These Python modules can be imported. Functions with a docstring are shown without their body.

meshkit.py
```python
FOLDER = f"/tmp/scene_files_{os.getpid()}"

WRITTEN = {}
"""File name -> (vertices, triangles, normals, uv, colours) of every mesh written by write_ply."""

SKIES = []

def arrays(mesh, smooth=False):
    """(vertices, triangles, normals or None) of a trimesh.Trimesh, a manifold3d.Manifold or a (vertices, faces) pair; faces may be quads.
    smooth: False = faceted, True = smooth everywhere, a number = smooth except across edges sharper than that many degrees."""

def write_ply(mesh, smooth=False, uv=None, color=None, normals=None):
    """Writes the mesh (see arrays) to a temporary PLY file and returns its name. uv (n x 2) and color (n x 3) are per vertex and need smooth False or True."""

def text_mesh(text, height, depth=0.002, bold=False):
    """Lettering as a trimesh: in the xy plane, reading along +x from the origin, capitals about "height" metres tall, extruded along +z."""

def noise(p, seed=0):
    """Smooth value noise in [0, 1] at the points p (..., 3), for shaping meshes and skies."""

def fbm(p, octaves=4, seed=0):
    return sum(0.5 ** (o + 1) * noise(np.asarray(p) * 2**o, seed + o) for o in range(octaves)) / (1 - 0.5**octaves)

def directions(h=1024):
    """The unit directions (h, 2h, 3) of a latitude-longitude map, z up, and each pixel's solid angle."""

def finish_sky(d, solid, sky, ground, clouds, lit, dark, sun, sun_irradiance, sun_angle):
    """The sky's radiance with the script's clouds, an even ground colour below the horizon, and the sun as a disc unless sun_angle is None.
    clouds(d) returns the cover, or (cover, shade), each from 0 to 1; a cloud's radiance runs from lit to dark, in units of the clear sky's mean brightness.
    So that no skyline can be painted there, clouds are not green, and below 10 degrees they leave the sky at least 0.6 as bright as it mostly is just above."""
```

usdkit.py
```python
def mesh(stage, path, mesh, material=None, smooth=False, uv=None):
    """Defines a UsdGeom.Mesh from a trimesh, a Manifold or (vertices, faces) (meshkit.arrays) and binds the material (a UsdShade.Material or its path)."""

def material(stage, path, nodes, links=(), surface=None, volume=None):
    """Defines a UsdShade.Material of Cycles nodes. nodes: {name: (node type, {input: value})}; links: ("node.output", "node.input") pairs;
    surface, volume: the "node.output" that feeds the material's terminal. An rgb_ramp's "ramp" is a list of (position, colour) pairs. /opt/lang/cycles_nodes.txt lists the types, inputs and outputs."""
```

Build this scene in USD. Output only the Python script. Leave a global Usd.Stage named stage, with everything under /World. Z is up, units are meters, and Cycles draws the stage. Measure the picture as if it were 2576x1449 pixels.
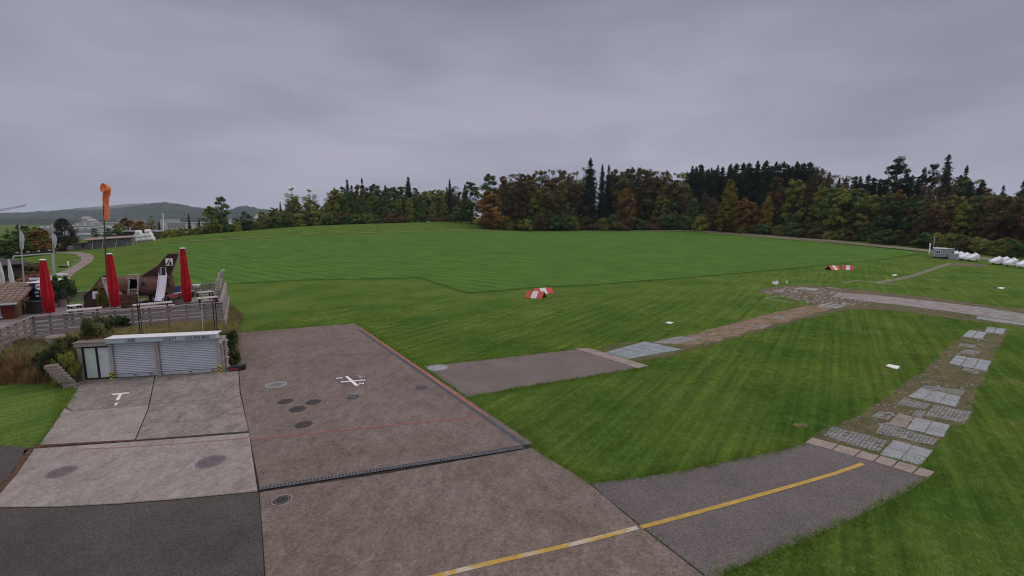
import math, re
import numpy as np, trimesh, shapely, usdkit, meshkit
from shapely.geometry import Polygon, LineString
from scipy.interpolate import RBFInterpolator, LinearNDInterpolator
from pxr import Usd, UsdGeom, UsdLux, UsdShade, Gf, Sdf, Vt

stage = Usd.Stage.CreateInMemory()
UsdGeom.SetStageUpAxis(stage, 'Z'); UsdGeom.SetStageMetersPerUnit(stage, 1.0)
UsdGeom.Xform.Define(stage, '/World')
RNG = np.random.default_rng(7)

# ------------------------------------------------------------------ camera, sky, sun, exposure
CAM_H, FOCAL, HORIZON, PITCH = 7.0, 1200.0, 550.0, math.atan(174.5 / 1200.0)
cam = UsdGeom.Camera.Define(stage, '/World/Camera')
cam.CreateHorizontalApertureAttr(36.0); cam.CreateVerticalApertureAttr(20.25)
cam.CreateFocalLengthAttr(36.0 * FOCAL / 2576.0)
cam.CreateClippingRangeAttr((0.1, 100000.0))
cam.CreateExposureAttr(0.25)
cx = UsdGeom.Xformable(cam); cx.AddTranslateOp().Set((0, 0, CAM_H)); cx.AddRotateXOp().Set(90 - math.degrees(PITCH))

SUN_EL, SUN_AZ = math.radians(38), math.radians(-120)     # azimuth = atan2(x, y)
sun = UsdLux.DistantLight.Define(stage, '/World/Sun')
sun.CreateIntensityAttr(0.25); sun.CreateAngleAttr(30.0); sun.CreateNormalizeAttr(True); sun.CreateColorAttr((1.0, 0.95, 0.9))
sx = UsdGeom.Xformable(sun); sx.AddRotateZOp().Set(180 - math.degrees(SUN_AZ)); sx.AddRotateXOp().Set(-(90 - math.degrees(SUN_EL)))

SKY_STRENGTH = 0.1
# overcast: the sky texture almost wholly covered by a cloud deck that is brightest overhead
sky_mat = usdkit.material(stage, '/World/Looks/sky_overcast', {
    'sky': ('sky_texture', {'sky_type': 'single_scattering', 'sun_disc': False, 'sun_elevation': SUN_EL, 'sun_rotation': SUN_AZ}),
    'tc': ('texture_coordinate', {}),
    'sep': ('separate_xyz', {}),
    'elev': ('rgb_ramp', {'ramp': [(0.0, (3.0, 3.05, 3.75)), (0.04, (3.1, 3.1, 3.85)), (0.12, (3.25, 3.2, 3.95)), (0.25, (2.9, 2.9, 3.58)), (0.40, (2.2, 2.26, 2.82)), (0.6, (4.2, 4.1, 4.6)), (1.0, (7.6, 7.2, 7.6))]}),
    'map': ('mapping', {'scale': (1.0, 1.0, 3.6)}),
    'n1': ('noise_texture', {'scale': 2.3, 'detail': 5.0, 'roughness': 0.45, 'distortion': 0.25}),
    'r1': ('rgb_ramp', {'ramp': [(0.28, (0.74, 0.77, 0.80)), (0.44, (0.89, 0.90, 0.915)), (0.58, (1.04, 1.04, 1.035)), (0.75, (1.10, 1.095, 1.085))]}),
    'mul': ('mix', {'mix_type': 'multiply', 'fac': 1.0}),
    'cover': ('mix', {'mix_type': 'mix', 'fac': 0.985}),
    'bg': ('background_shader', {'strength': SKY_STRENGTH}),
}, [('tc.generated', 'sep.vector'), ('sep.z', 'elev.fac'), ('tc.generated', 'map.vector'), ('map.vector', 'n1.vector'), ('n1.fac', 'r1.fac'),
    ('elev.color', 'mul.color1'), ('r1.color', 'mul.color2'), ('sky.color', 'cover.color1'), ('mul.color', 'cover.color2'), ('cover.color', 'bg.color')], surface='bg.background')
sky = UsdLux.DomeLight.Define(stage, '/World/sky')
sky.CreateIntensityAttr(1.0)
UsdShade.MaterialBindingAPI.Apply(sky.GetPrim()).Bind(sky_mat)
sky.GetPrim().SetCustomDataByKey('kind', 'structure')

# ------------------------------------------------------------------ photograph pixel (2576 wide) -> ray, point
CP, SP = math.cos(PITCH), math.sin(PITCH)
def ray(px, py):
    a, b = (px - 1288) / FOCAL, (724.5 - py) / FOCAL
    return np.array([a, CP + b * SP, -SP + b * CP])
EYE = np.array([0, 0, CAM_H])
def P(px, py, z=0.0):
    d = ray(px, py); return EYE + d * ((z - CAM_H) / d[2])
def PD(px, py, depth):
    d = ray(px, py); return EYE + d * (depth / d[1])

# terrain: flat by the apron, rising to the wood, falling to the village
_far = [(1290, 579, 190), (1400, 579.5, 190), (1500, 579.5, 190), (1620, 580, 187), (1740, 581, 178), (1820, 586, 167), (1900, 592, 155), (2000, 599, 142), (2100, 607, 130), (2220, 619, 114), (2340, 632, 100),
        (2450, 648, 92), (2576, 661, 85), (2760, 690, 72), (1240, 577, 183), (1150, 559, 202), (1000, 561, 200), (900, 564, 195), (800, 568, 190), (700, 574, 184), (600, 584, 174), (500, 593, 164), (400, 601, 152),
        (330, 616, 152), (190, 629, 140), (235, 652, 94), (185, 636, 118), (100, 640, 122), (30, 645, 122), (-150, 665, 100), (-150, 650, 140), (420, 640, 95), (600, 640, 92), (800, 640, 90), (1000, 640, 88), (1200, 640, 87), (1500, 640, 86), (1800, 640, 85), (2100, 645, 82)]
_pts = [PD(*q) for q in _far]
_pts += [np.array([u * y, y, 0.0]) for y in (-25, 0, 25, 48) for u in (-1.6, -0.8, 0, 0.8, 1.4)]
_pts += [np.array([u * 70, 70, 0.0]) for u in (-0.5, 0.1, 0.5)]
_pts += [np.array([u * y, y, z]) for u, y, z in ((-1.2, 240, -5), (-0.8, 240, -4), (-0.5, 250, -2), (-0.2, 270, 3), (0.0, 270, 6), (0.3, 270, 7), (0.6, 240, 7), (0.9, 190, 6), (1.3, 140, 4), (-1.2, 330, -6), (-0.6, 330, -5), (0.1, 330, 8), (0.7, 330, 9), (1.2, 300, 8))]
_pts = np.array(_pts)
_rbf = RBFInterpolator(_pts[:, :2] / 100, _pts[:, 2], kernel='thin_plate_spline', smoothing=0.0005)
def smooth(a, b, x):
    t = np.clip((x - a) / (b - a), 0, 1); return t * t * (3 - 2 * t)
def terrain(x, y):
    x, y = np.asarray(x, float), np.asarray(y, float)
    q = np.stack([x.ravel(), y.ravel()], 1)
    yy = np.clip(q[:, 1], -25, 330); uu = np.clip(q[:, 0] / np.maximum(q[:, 1], 40), -1.6, 1.5)
    qq = np.where((q[:, 1:2] > 330), np.stack([uu * 330, yy], 1), np.stack([np.where(q[:, 1] > 40, uu * np.maximum(q[:, 1], 40), q[:, 0]), yy], 1))
    z = _rbf(qq / 100) * smooth(46, 66, q[:, 1] + 0.12 * np.abs(q[:, 0]))
    far = np.where(q[:, 0] / np.maximum(q[:, 1], 1) < -0.15, -6 - 0.0045 * (q[:, 1] - 350), 8.0)
    z = z + (far - z) * smooth(300, 420, q[:, 1])
    return z.reshape(x.shape)
_S = np.concatenate([np.linspace(6, 60, 28), np.geomspace(61, 420, 160)])
def G(px, py):
    """the point of the terrain seen at a pixel"""
    d = ray(px, py); q = EYE + d[None] * (_S / d[1])[:, None]
    below = np.nonzero(q[:, 2] < terrain(q[:, 0], q[:, 1]))[0]
    if len(below) == 0: return q[-1]
    i = max(below[0], 1); a, b = _S[i - 1], _S[i]
    for _ in range(14):
        m = 0.5 * (a + b); w = EYE + d * (m / d[1])
        if w[2] < terrain(w[0], w[1]): b = m
        else: a = m
    w = EYE + d * (b / d[1]); w[2] = terrain(w[0], w[1]); return w
def ztop(py, depth, px=1288):
    """height of a point at a pixel row and depth"""
    return PD(px, py, depth)[2]

# ------------------------------------------------------------------ objects
_used = {}
def _path(parent, name):
    base = '/World' if parent is None else str(parent.GetPath() if hasattr(parent, 'GetPath') else parent.GetPrim().GetPath())
    k = (base, name); n = _used.get(k, 0); _used[k] = n + 1
    return f'{base}/{name}' + (f'_{n:03d}' if n else '')
def tag(o, label=None, cat=None, group=None, kind=None):
    o = o.GetPrim() if hasattr(o, 'GetPrim') else o
    for k, v in (('label', label), ('category', cat), ('group', group), ('kind', kind)):
        if v: o.SetCustomDataByKey(k, v)
    return o
def thing(name, label, cat, loc=(0, 0, 0), rz=0.0, group=None, kind=None, scale=None):
    x = UsdGeom.Xform.Define(stage, _path(None, name))
    x.AddTranslateOp().Set(tuple(map(float, loc)))
    if rz: x.AddRotateZOp().Set(math.degrees(rz))
    if scale is not None: x.AddScaleOp().Set(tuple(map(float, scale)))
    return tag(x.GetPrim(), label, cat, group, kind)
def obj(name, mesh, m, parent=None, smooth_=False, label=None, cat=None, group=None, kind=None):
    if isinstance(mesh, MB): mesh = mesh.get()
    g = usdkit.mesh(stage, _path(parent, name), mesh, m, smooth_)
    return tag(g.GetPrim(), label, cat, group, kind)
def struct(name, mesh, m, smooth_=False): return obj(name, mesh, m, None, smooth_, kind='structure')
stage.CreateClassPrim('/World/kinds')
def kind_class(name):
    p = stage.CreateClassPrim('/World/kinds/' + name); p.SetTypeName('Xform'); return p
def copy(src, name, label, cat, loc, rz=0.0, scale=None, group=None):
    x = UsdGeom.Xform.Define(stage, _path(None, name))
    x.AddTranslateOp().Set(tuple(map(float, loc))); x.AddRotateZOp().Set(math.degrees(rz))
    if scale is not None: x.AddScaleOp().Set(tuple(map(float, scale)))
    p = x.GetPrim(); p.GetReferences().AddInternalReference(src.GetPath()); p.SetInstanceable(True)
    return tag(p, label, cat, group)

class MB:
    def __init__(s): s.v, s.f, s.n = [], [], 0
    def add(s, v, f):
        v = np.asarray(v, float); f = np.asarray(f, int)
        if f.shape[1] == 4: f = np.vstack([f[:, [0, 1, 2]], f[:, [0, 2, 3]]])
        s.v.append(v); s.f.append(f + s.n); s.n += len(v); return s
    def mesh(s, m): return s.add(m.vertices, m.faces)
    def get(s): return np.vstack(s.v), np.vstack(s.f)
    def box(s, a, b, bev=0.0):
        return s.mesh(box(a, b, bev))
    def tube(s, pts, r, sides=6, cap=True):
        return s.mesh(tube(pts, r, sides, cap))
def box(a, b, bev=0.0):
    a, b = np.minimum(a, b).astype(float), np.maximum(a, b).astype(float)
    if bev <= 0:
        m = trimesh.creation.box(b - a); m.apply_translation((a + b) / 2); return m
    bev = min(bev, *((b - a) * 0.45)); pts = []
    for sx_ in (0, 1):
        for sy_ in (0, 1):
            for sz_ in (0, 1):
                c = np.where([sx_, sy_, sz_], b, a); ins = np.where([sx_, sy_, sz_], -bev, bev)
                for k in range(3):
                    q = c + ins; q[k] = c[k]; pts.append(q)
    return trimesh.convex.convex_hull(np.array(pts))
def tube(pts, r, sides=6, cap=True):
    p = np.asarray(pts, float); r = np.broadcast_to(r, (len(p),))
    t = np.gradient(p, axis=0); t /= np.linalg.norm(t, axis=1, keepdims=True) + 1e-12
    ref = np.array([0, 0, 1.0]) if abs(t[:, 2]).mean() < 0.85 else np.array([1.0, 0, 0])
    a = np.cross(t, ref); a /= np.linalg.norm(a, axis=1, keepdims=True) + 1e-12
    b = np.cross(t, a); ang = np.arange(sides) * 2 * np.pi / sides
    v = (p[:, None] + r[:, None, None] * (np.cos(ang)[None, :, None] * a[:, None] + np.sin(ang)[None, :, None] * b[:, None])).reshape(-1, 3)
    f = []
    for i in range(len(p) - 1):
        for j in range(sides):
            k = (j + 1) % sides
            f += [(i * sides + j, i * sides + k, (i + 1) * sides + k), (i * sides + j, (i + 1) * sides + k, (i + 1) * sides + j)]
    if cap:
        v = np.vstack([v, p[0], p[-1]]); n0, n1 = len(v) - 2, len(v) - 1; o = (len(p) - 1) * sides
        for j in range(sides):
            k = (j + 1) % sides
            f += [(n0, k, j), (n1, o + j, o + k)]
    m = trimesh.Trimesh(v, f, process=False); 
    if m.volume < 0: m.invert()
    return m
def lathe(prof, n=16, loc=(0, 0, 0)):
    m = trimesh.creation.revolve(np.asarray(prof, float), sections=n)
    if m.volume < 0: m.invert()
    m.apply_translation(loc); return m
def prism(poly, h0, h1):
    """polygon in xy extruded from z=h0 to h1"""
    p = Polygon(poly) if not isinstance(poly, Polygon) else poly
    m = trimesh.creation.extrude_polygon(p.buffer(0), h1 - h0, engine='earcut'); m.apply_translation((0, 0, h0)); return m
def slab(poly, z0, z1, bev=0.012):
    """a paving piece with a small chamfer round its top"""
    p = Polygon(poly) if not isinstance(poly, Polygon) else poly
    q = p.buffer(-bev, join_style=2)
    if q.is_empty or len(q.exterior.coords) != len(p.exterior.coords): return prism(p, z0, z1)
    a = np.array(p.exterior.coords)[:-1]; b = np.array(q.exterior.coords)[:-1]
    k = np.argmin(((b - a[0]) ** 2).sum(1)); b = np.roll(b, -k, 0)
    if np.linalg.norm(b - a, axis=1).max() > 6 * bev: return prism(p, z0, z1)
    n = len(a); v = np.vstack([np.c_[a, np.full(n, z0)], np.c_[a, np.full(n, z1 - bev)], np.c_[b, np.full(n, z1)]])
    f = []
    for l in (0, 1):
        for i in range(n):
            j = (i + 1) % n; f += [(l * n + i, l * n + j, (l + 1) * n + j), (l * n + i, (l + 1) * n + j, (l + 1) * n + i)]
    tv, tf = trimesh.creation.triangulate_polygon(Polygon(b), engine='earcut')
    f = np.array(f)
    if not p.exterior.is_ccw: f = f[:, ::-1]
    tn = np.cross(tv[tf[0][1]] - tv[tf[0][0]], tv[tf[0][2]] - tv[tf[0][0]])
    if tn < 0: tf = tf[:, ::-1]
    m = trimesh.util.concatenate([trimesh.Trimesh(v, f, process=False), trimesh.Trimesh(np.c_[tv, np.full(len(tv), z1)], tf, process=False)])
    return m
def resample(pts, n):
    p = np.asarray(pts, float); d = np.r_[0, np.cumsum(np.linalg.norm(np.diff(p, axis=0), axis=1))]
    return np.stack([np.interp(np.linspace(0, d[-1], n), d, p[:, k]) for k in range(p.shape[1])], 1)
def strip(A, B, n, m, zoff):
    """a sheet on the terrain between two pixel polylines"""
    a = np.array([G(*q) for q in resample(A, n)]); b = np.array([G(*q) for q in resample(B, n)])
    t = np.linspace(0, 1, m)[None, :, None]; q = a[:, None] * (1 - t) + b[:, None] * t
    q[..., 2] = terrain(q[..., 0], q[..., 1]) + zoff
    i, j = np.meshgrid(np.arange(n - 1), np.arange(m - 1), indexing='ij'); k = (i * m + j).ravel()
    f = np.stack([k, k + 1, k + m + 1, k + m], 1)
    v = q.reshape(-1, 3)
    nrm = np.cross(v[f[0, 1]] - v[f[0, 0]], v[f[0, 3]] - v[f[0, 0]])
    return v, (f if nrm[2] > 0 else f[:, ::-1])
class Frame:
    """a vertical plane of a building: local x along it, y away from the camera, z up"""
    def __init__(s, o, e):
        s.o = np.array([o[0], o[1], 0.0]); d = np.array([e[0] - o[0], e[1] - o[1]]); s.len = np.linalg.norm(d); d /= s.len
        s.x = np.array([d[0], d[1], 0]); s.y = np.array([-d[1], d[0], 0]); s.rz = math.atan2(d[1], d[0])
    def uv(s, px, py, off=0.0):
        d = ray(px, py); o = EYE - s.o - s.y * off; t = -(o @ s.y) / (d @ s.y); q = EYE + t * d - s.o
        return np.array([q @ s.x, q[2]])
    def loc(s, w):
        q = np.asarray(w) - s.o; return np.array([q @ s.x, q @ s.y, w[2]])
    def world(s, l): return s.o + s.x * l[0] + s.y * l[1] + np.array([0, 0, l[2]])
# ------------------------------------------------------------------ materials
MT = {}
def mat(name, c1, c2=None, scale=2.0, fine=None, rough=0.7, spec=0.3, bump=0.0, bscale=None, bdist=0.01, metallic=0.0, coord='object', detail=4.0, stretch=None, vary=0.0, lo=0.35, hi=0.65, transl=None, coat=0.0, distort=0.0):
    """base colour c1..c2 by noise; fine = (scale, amount) a second finer mottle; vary = change of brightness from copy to copy"""
    n = {'p': ('principled_bsdf', {'roughness': rough, 'specular_ior_level': spec, 'metallic': metallic, 'coat_weight': coat})}
    L = []
    src = 'geo.position' if coord == 'world' else 'tc.object'
    n['geo' if coord == 'world' else 'tc'] = ('geometry' if coord == 'world' else 'texture_coordinate', {})
    vec = src
    if stretch is not None:
        n['map'] = ('mapping', {'scale': stretch}); L.append((src, 'map.vector')); vec = 'map.vector'
    n['n1'] = ('noise_texture', {'scale': scale, 'detail': detail, 'roughness': 0.6, 'distortion': distort}); L.append((vec, 'n1.vector'))
    n['r1'] = ('rgb_ramp', {'ramp': [(lo, c1), (hi, c2 if c2 is not None else c1)]}); L.append(('n1.fac', 'r1.fac'))
    col = 'r1.color'
    if fine:
        n['n2'] = ('noise_texture', {'scale': fine[0], 'detail': 3.0, 'roughness': 0.65}); L.append((vec, 'n2.vector'))
        n['r2'] = ('rgb_ramp', {'ramp': [(0.3, (1 - fine[1],) * 3), (0.7, (1 + fine[1],) * 3)]}); L.append(('n2.fac', 'r2.fac'))
        n['m2'] = ('mix', {'mix_type': 'multiply', 'fac': 1.0}); L += [(col, 'm2.color1'), ('r2.color', 'm2.color2')]; col = 'm2.color'
    if vary:
        n['oi'] = ('object_info', {}); n['wn'] = ('white_noise_texture', {'dimensions': '3D'}); L.append(('oi.location', 'wn.vector'))
        n['rv'] = ('rgb_ramp', {'ramp': [(0.0, (1 - vary, 1 - 0.85 * vary, 1 - vary)), (0.5, (1, 1, 1)), (1.0, (1 + vary * 1.2, 1 + vary, 1 + 0.7 * vary))]}); L.append(('wn.value', 'rv.fac'))
        n['m3'] = ('mix', {'mix_type': 'multiply', 'fac': 1.0}); L += [(col, 'm3.color1'), ('rv.color', 'm3.color2')]; col = 'm3.color'
    L.append((col, 'p.base_color'))
    if bump:
        n['nb'] = ('noise_texture', {'scale': bscale or scale * 4, 'detail': 4.0}); L.append((vec, 'nb.vector'))
        n['b'] = ('bump', {'strength': bump, 'distance': bdist}); L += [('nb.fac', 'b.height'), ('b.normal', 'p.normal')]
    out = 'p.BSDF'
    if transl:
        n['t'] = ('translucent_bsdf', {}); L.append((col, 't.color'))
        n['mc'] = ('mix_closure', {'fac': transl}); L += [('p.BSDF', 'mc.closure1'), ('t.BSDF', 'mc.closure2')]; out = 'mc.closure'
    MT[name] = usdkit.material(stage, '/World/Looks/' + name, n, L, surface=out)
    return MT[name]

def lawn_mat(name, a, b, dry, stripe=0.07, blade=False, angle=0.6, width=1.15):
    """mown grass: large mottles, dry patches, mowing stripes (the lay of the blades), fine grain; by place, so that blades and soil agree"""
    n = {'geo': ('geometry', {}), 'p': ('principled_bsdf', {'roughness': 0.9, 'specular_ior_level': 0.0}),
         'n1': ('noise_texture', {'scale': 0.22, 'detail': 5.0, 'roughness': 0.6}), 'r1': ('rgb_ramp', {'ramp': [(0.36, a), (0.64, b)]}),
         'n2': ('noise_texture', {'scale': 0.33, 'detail': 6.0, 'roughness': 0.68, 'distortion': 0.4}), 'r2': ('rgb_ramp', {'ramp': [(0.60, (0, 0, 0)), (0.74, (0.7, 0.7, 0.7))]}),
         'md': ('mix', {'mix_type': 'mix', 'color2': dry}),
         'rot': ('mapping', {'rotation': (0, 0, angle)}), 'wv': ('wave_texture', {'wave_type': 'bands', 'bands_direction': 'x', 'profile': 'sine', 'scale': 0.314 / width, 'distortion': 0.5, 'detail': 2.0, 'detail_scale': 0.3}),
         'rw': ('rgb_ramp', {'ramp': [(0.2, (1 - stripe,) * 3), (0.8, (1 + stripe, 1 + stripe, 1 + 0.6 * stripe))]}), 'mw': ('mix', {'mix_type': 'multiply', 'fac': 1.0}),
         'sm': ('mapping', {'scale': (4.6, 0.12, 1.0)}), 'n4': ('noise_texture', {'scale': 1.0, 'detail': 4.0, 'roughness': 0.6}), 'r4': ('rgb_ramp', {'ramp': [(0.34, (0.79, 0.82, 0.80)), (0.66, (1.22, 1.18, 1.13))]}), 'm4': ('mix', {'mix_type': 'multiply', 'fac': 1.0}),
         'n3': ('noise_texture', {'scale': 9.0, 'detail': 4.0, 'roughness': 0.7}), 'r3': ('rgb_ramp', {'ramp': [(0.3, (0.62,) * 3), (0.7, (1.38,) * 3)]}), 'm3': ('mix', {'mix_type': 'multiply', 'fac': 1.0})}
    L = [('geo.position', 'n1.vector'), ('n1.fac', 'r1.fac'), ('geo.position', 'n2.vector'), ('n2.fac', 'r2.fac'), ('r2.color', 'md.fac'), ('r1.color', 'md.color1'),
         ('geo.position', 'rot.vector'), ('rot.vector', 'wv.vector'), ('wv.fac', 'rw.fac'), ('md.color', 'mw.color1'), ('rw.color', 'mw.color2'),
         ('rot.vector', 'sm.vector'), ('sm.vector', 'n4.vector'), ('n4.fac', 'r4.fac'), ('mw.color', 'm4.color1'), ('r4.color', 'm4.color2'),
         ('geo.position', 'n3.vector'), ('n3.fac', 'r3.fac'), ('m4.color', 'm3.color1'), ('r3.color', 'm3.color2')]
    if blade:
        n['t'] = ('translucent_bsdf', {}); n['mc'] = ('mix_closure', {'fac': 0.3})
        L += [('m4.color', 'p.base_color'), ('m4.color', 't.color'), ('p.BSDF', 'mc.closure1'), ('t.BSDF', 'mc.closure2')]; out = 'mc.closure'
    else:
        n['b'] = ('bump', {'strength': 0.8, 'distance': 0.05}); L += [('n3.fac', 'b.height'), ('b.normal', 'p.normal'), ('m3.color', 'p.base_color')]; out = 'p.BSDF'
    MT[name] = usdkit.material(stage, '/World/Looks/' + name, n, L, surface=out)

def concrete_mat(name, c1, c2, stain=(0.5, 0.45, 0.42), curls=0.25, fine=0.22):
    """broomed, driven-on concrete: mottle, darker stains, pale scuff curls and fine aggregate"""
    n = {'geo': ('geometry', {}), 'p': ('principled_bsdf', {'roughness': 0.8, 'specular_ior_level': 0.25}),
         'mp': ('mapping', {'rotation': (0, 0, 0.55), 'scale': (1.0, 0.55, 1.0)}), 'n1': ('noise_texture', {'scale': 2.6, 'detail': 8.0, 'roughness': 0.72, 'distortion': 0.5}), 'r1': ('rgb_ramp', {'ramp': [(0.35, c1), (0.65, c2)]}),
         'n2': ('noise_texture', {'scale': 0.28, 'detail': 5.0, 'roughness': 0.6}), 'r2': ('rgb_ramp', {'ramp': [(0.44, (1, 1, 1)), (0.68, (0.80, 0.78, 0.76))]}), 'm2': ('mix', {'mix_type': 'multiply', 'fac': 1.0}),
         'n3': ('noise_texture', {'scale': 1.25, 'detail': 2.5, 'roughness': 0.5, 'distortion': 1.4}), 'r3': ('rgb_ramp', {'ramp': [(0.415, (1, 1, 1)), (0.43, (1 - 0.6 * curls,) * 3), (0.445, (1, 1, 1)), (0.50, (1, 1, 1)), (0.512, (1 + curls,) * 3), (0.524, (1, 1, 1)), (0.58, (1, 1, 1)), (0.588, (1 + 0.8 * curls,) * 3), (0.596, (1, 1, 1))]}), 'm3': ('mix', {'mix_type': 'multiply', 'fac': 1.0}),
         'n4': ('noise_texture', {'scale': 14.0, 'detail': 5.0, 'roughness': 0.75}), 'r4': ('rgb_ramp', {'ramp': [(0.3, (1 - fine,) * 3), (0.7, (1 + fine,) * 3)]}), 'm4': ('mix', {'mix_type': 'multiply', 'fac': 1.0}),
         'b': ('bump', {'strength': 0.35, 'distance': 0.01})}
    L = [('geo.position', 'mp.vector'), ('mp.vector', 'n1.vector')] + [('geo.position', k + '.vector') for k in ('n2', 'n3', 'n4')]
    L += [('n1.fac', 'r1.fac'), ('n2.fac', 'r2.fac'), ('n3.fac', 'r3.fac'), ('n4.fac', 'r4.fac'), ('r1.color', 'm2.color1'), ('r2.color', 'm2.color2'), ('m2.color', 'm3.color1'), ('r3.color', 'm3.color2'),
          ('m3.color', 'm4.color1'), ('r4.color', 'm4.color2'), ('m4.color', 'p.base_color'), ('n4.fac', 'b.height'), ('b.normal', 'p.normal')]
    MT[name] = usdkit.material(stage, '/World/Looks/' + name, n, L, surface='p.BSDF')

lawn_mat('lawn', (0.073, 0.139, 0.029), (0.124, 0.180, 0.040), (0.21, 0.19, 0.075), stripe=0.04, width=0.9)
lawn_mat('lawn_blade', (0.132, 0.236, 0.043), (0.220, 0.314, 0.062), (0.34, 0.31, 0.12), stripe=0.07, width=0.9, blade=True)
lawn_mat('crop', (0.078, 0.158, 0.036), (0.102, 0.186, 0.042), (0.15, 0.20, 0.06), stripe=0.08, angle=-0.85, width=2.2)
concrete_mat('concrete_apron', (0.150, 0.114, 0.098), (0.218, 0.170, 0.149), fine=0.42, curls=0.26)
concrete_mat('concrete_pale', (0.245, 0.21, 0.19), (0.345, 0.30, 0.275), fine=0.32, curls=0.22)
concrete_mat('concrete_stained', (0.165, 0.14, 0.125), (0.31, 0.27, 0.245), fine=0.34, curls=0.24)
concrete_mat('concrete_curb', (0.27, 0.215, 0.185), (0.34, 0.275, 0.24), curls=0.1)
concrete_mat('concrete_wall', (0.27, 0.25, 0.23), (0.36, 0.33, 0.31), curls=0.1)
mat('asphalt_dark', (0.062, 0.052, 0.050), (0.085, 0.072, 0.068), scale=0.6, fine=(26, 0.5), rough=0.85, bump=0.7, bscale=40, bdist=0.01, coord='world')
mat('asphalt_taxi', (0.115, 0.097, 0.095), (0.145, 0.122, 0.118), scale=0.7, fine=(26, 0.45), rough=0.85, bump=0.7, bscale=40, bdist=0.01, coord='world')
mat('asphalt_brown', (0.15, 0.118, 0.110), (0.185, 0.148, 0.138), scale=0.7, fine=(24, 0.35), rough=0.85, bump=0.7, bscale=40, bdist=0.01, coord='world')
mat('joint_dark', (0.02, 0.016, 0.015), (0.05, 0.035, 0.03), scale=3, rough=0.9, coord='world')
mat('joint_leaves', (0.06, 0.028, 0.018), (0.14, 0.075, 0.045), scale=6, fine=(30, 0.5), rough=0.95, bump=1, bscale=25, bdist=0.03, coord='world')
mat('granite', (0.216, 0.227, 0.248), (0.297, 0.307, 0.326), scale=2.5, fine=(22, 0.3), rough=0.7, bump=0.3, bscale=30, coord='world')
mat('granite_pale', (0.211, 0.231, 0.257), (0.288, 0.307, 0.331), scale=2.0, fine=(18, 0.18), rough=0.7, bump=0.2, bscale=30, coord='world')
mat('paver_blue', (0.216, 0.245, 0.270), (0.288, 0.316, 0.339), scale=2.0, fine=(16, 0.22), rough=0.7, bump=0.2, bscale=30, coord='world')
mat('paver_brown', (0.21, 0.17, 0.15), (0.27, 0.22, 0.19), scale=2.0, fine=(16, 0.2), rough=0.75, coord='world')
mat('lattice_concrete', (0.23, 0.225, 0.235), (0.33, 0.32, 0.33), scale=2.0, fine=(20, 0.2), rough=0.8, coord='world')
mat('dirt', (0.075, 0.080, 0.030), (0.175, 0.118, 0.075), scale=1.8, fine=(12, 0.5), rough=0.95, bump=1.0, bscale=9, bdist=0.06, coord='world', distort=0.5)
mat('dirt_red', (0.15, 0.125, 0.055), (0.31, 0.185, 0.14), scale=1.2, fine=(9, 0.5), rough=0.95, bump=1.0, bscale=8, bdist=0.06, coord='world', distort=0.5)
mat('gravel', (0.22, 0.195, 0.185), (0.34, 0.30, 0.29), scale=1.4, fine=(10, 0.35), rough=0.9, bump=1.0, bscale=14, bdist=0.05, coord='world')
mat('track', (0.21, 0.165, 0.14), (0.30, 0.245, 0.21), scale=0.35, fine=(4, 0.15), rough=0.95, coord='world')
mat('track_dry', (0.13, 0.15, 0.05), (0.22, 0.19, 0.09), scale=0.2, fine=(2, 0.2), rough=0.95, coord='world')
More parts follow.
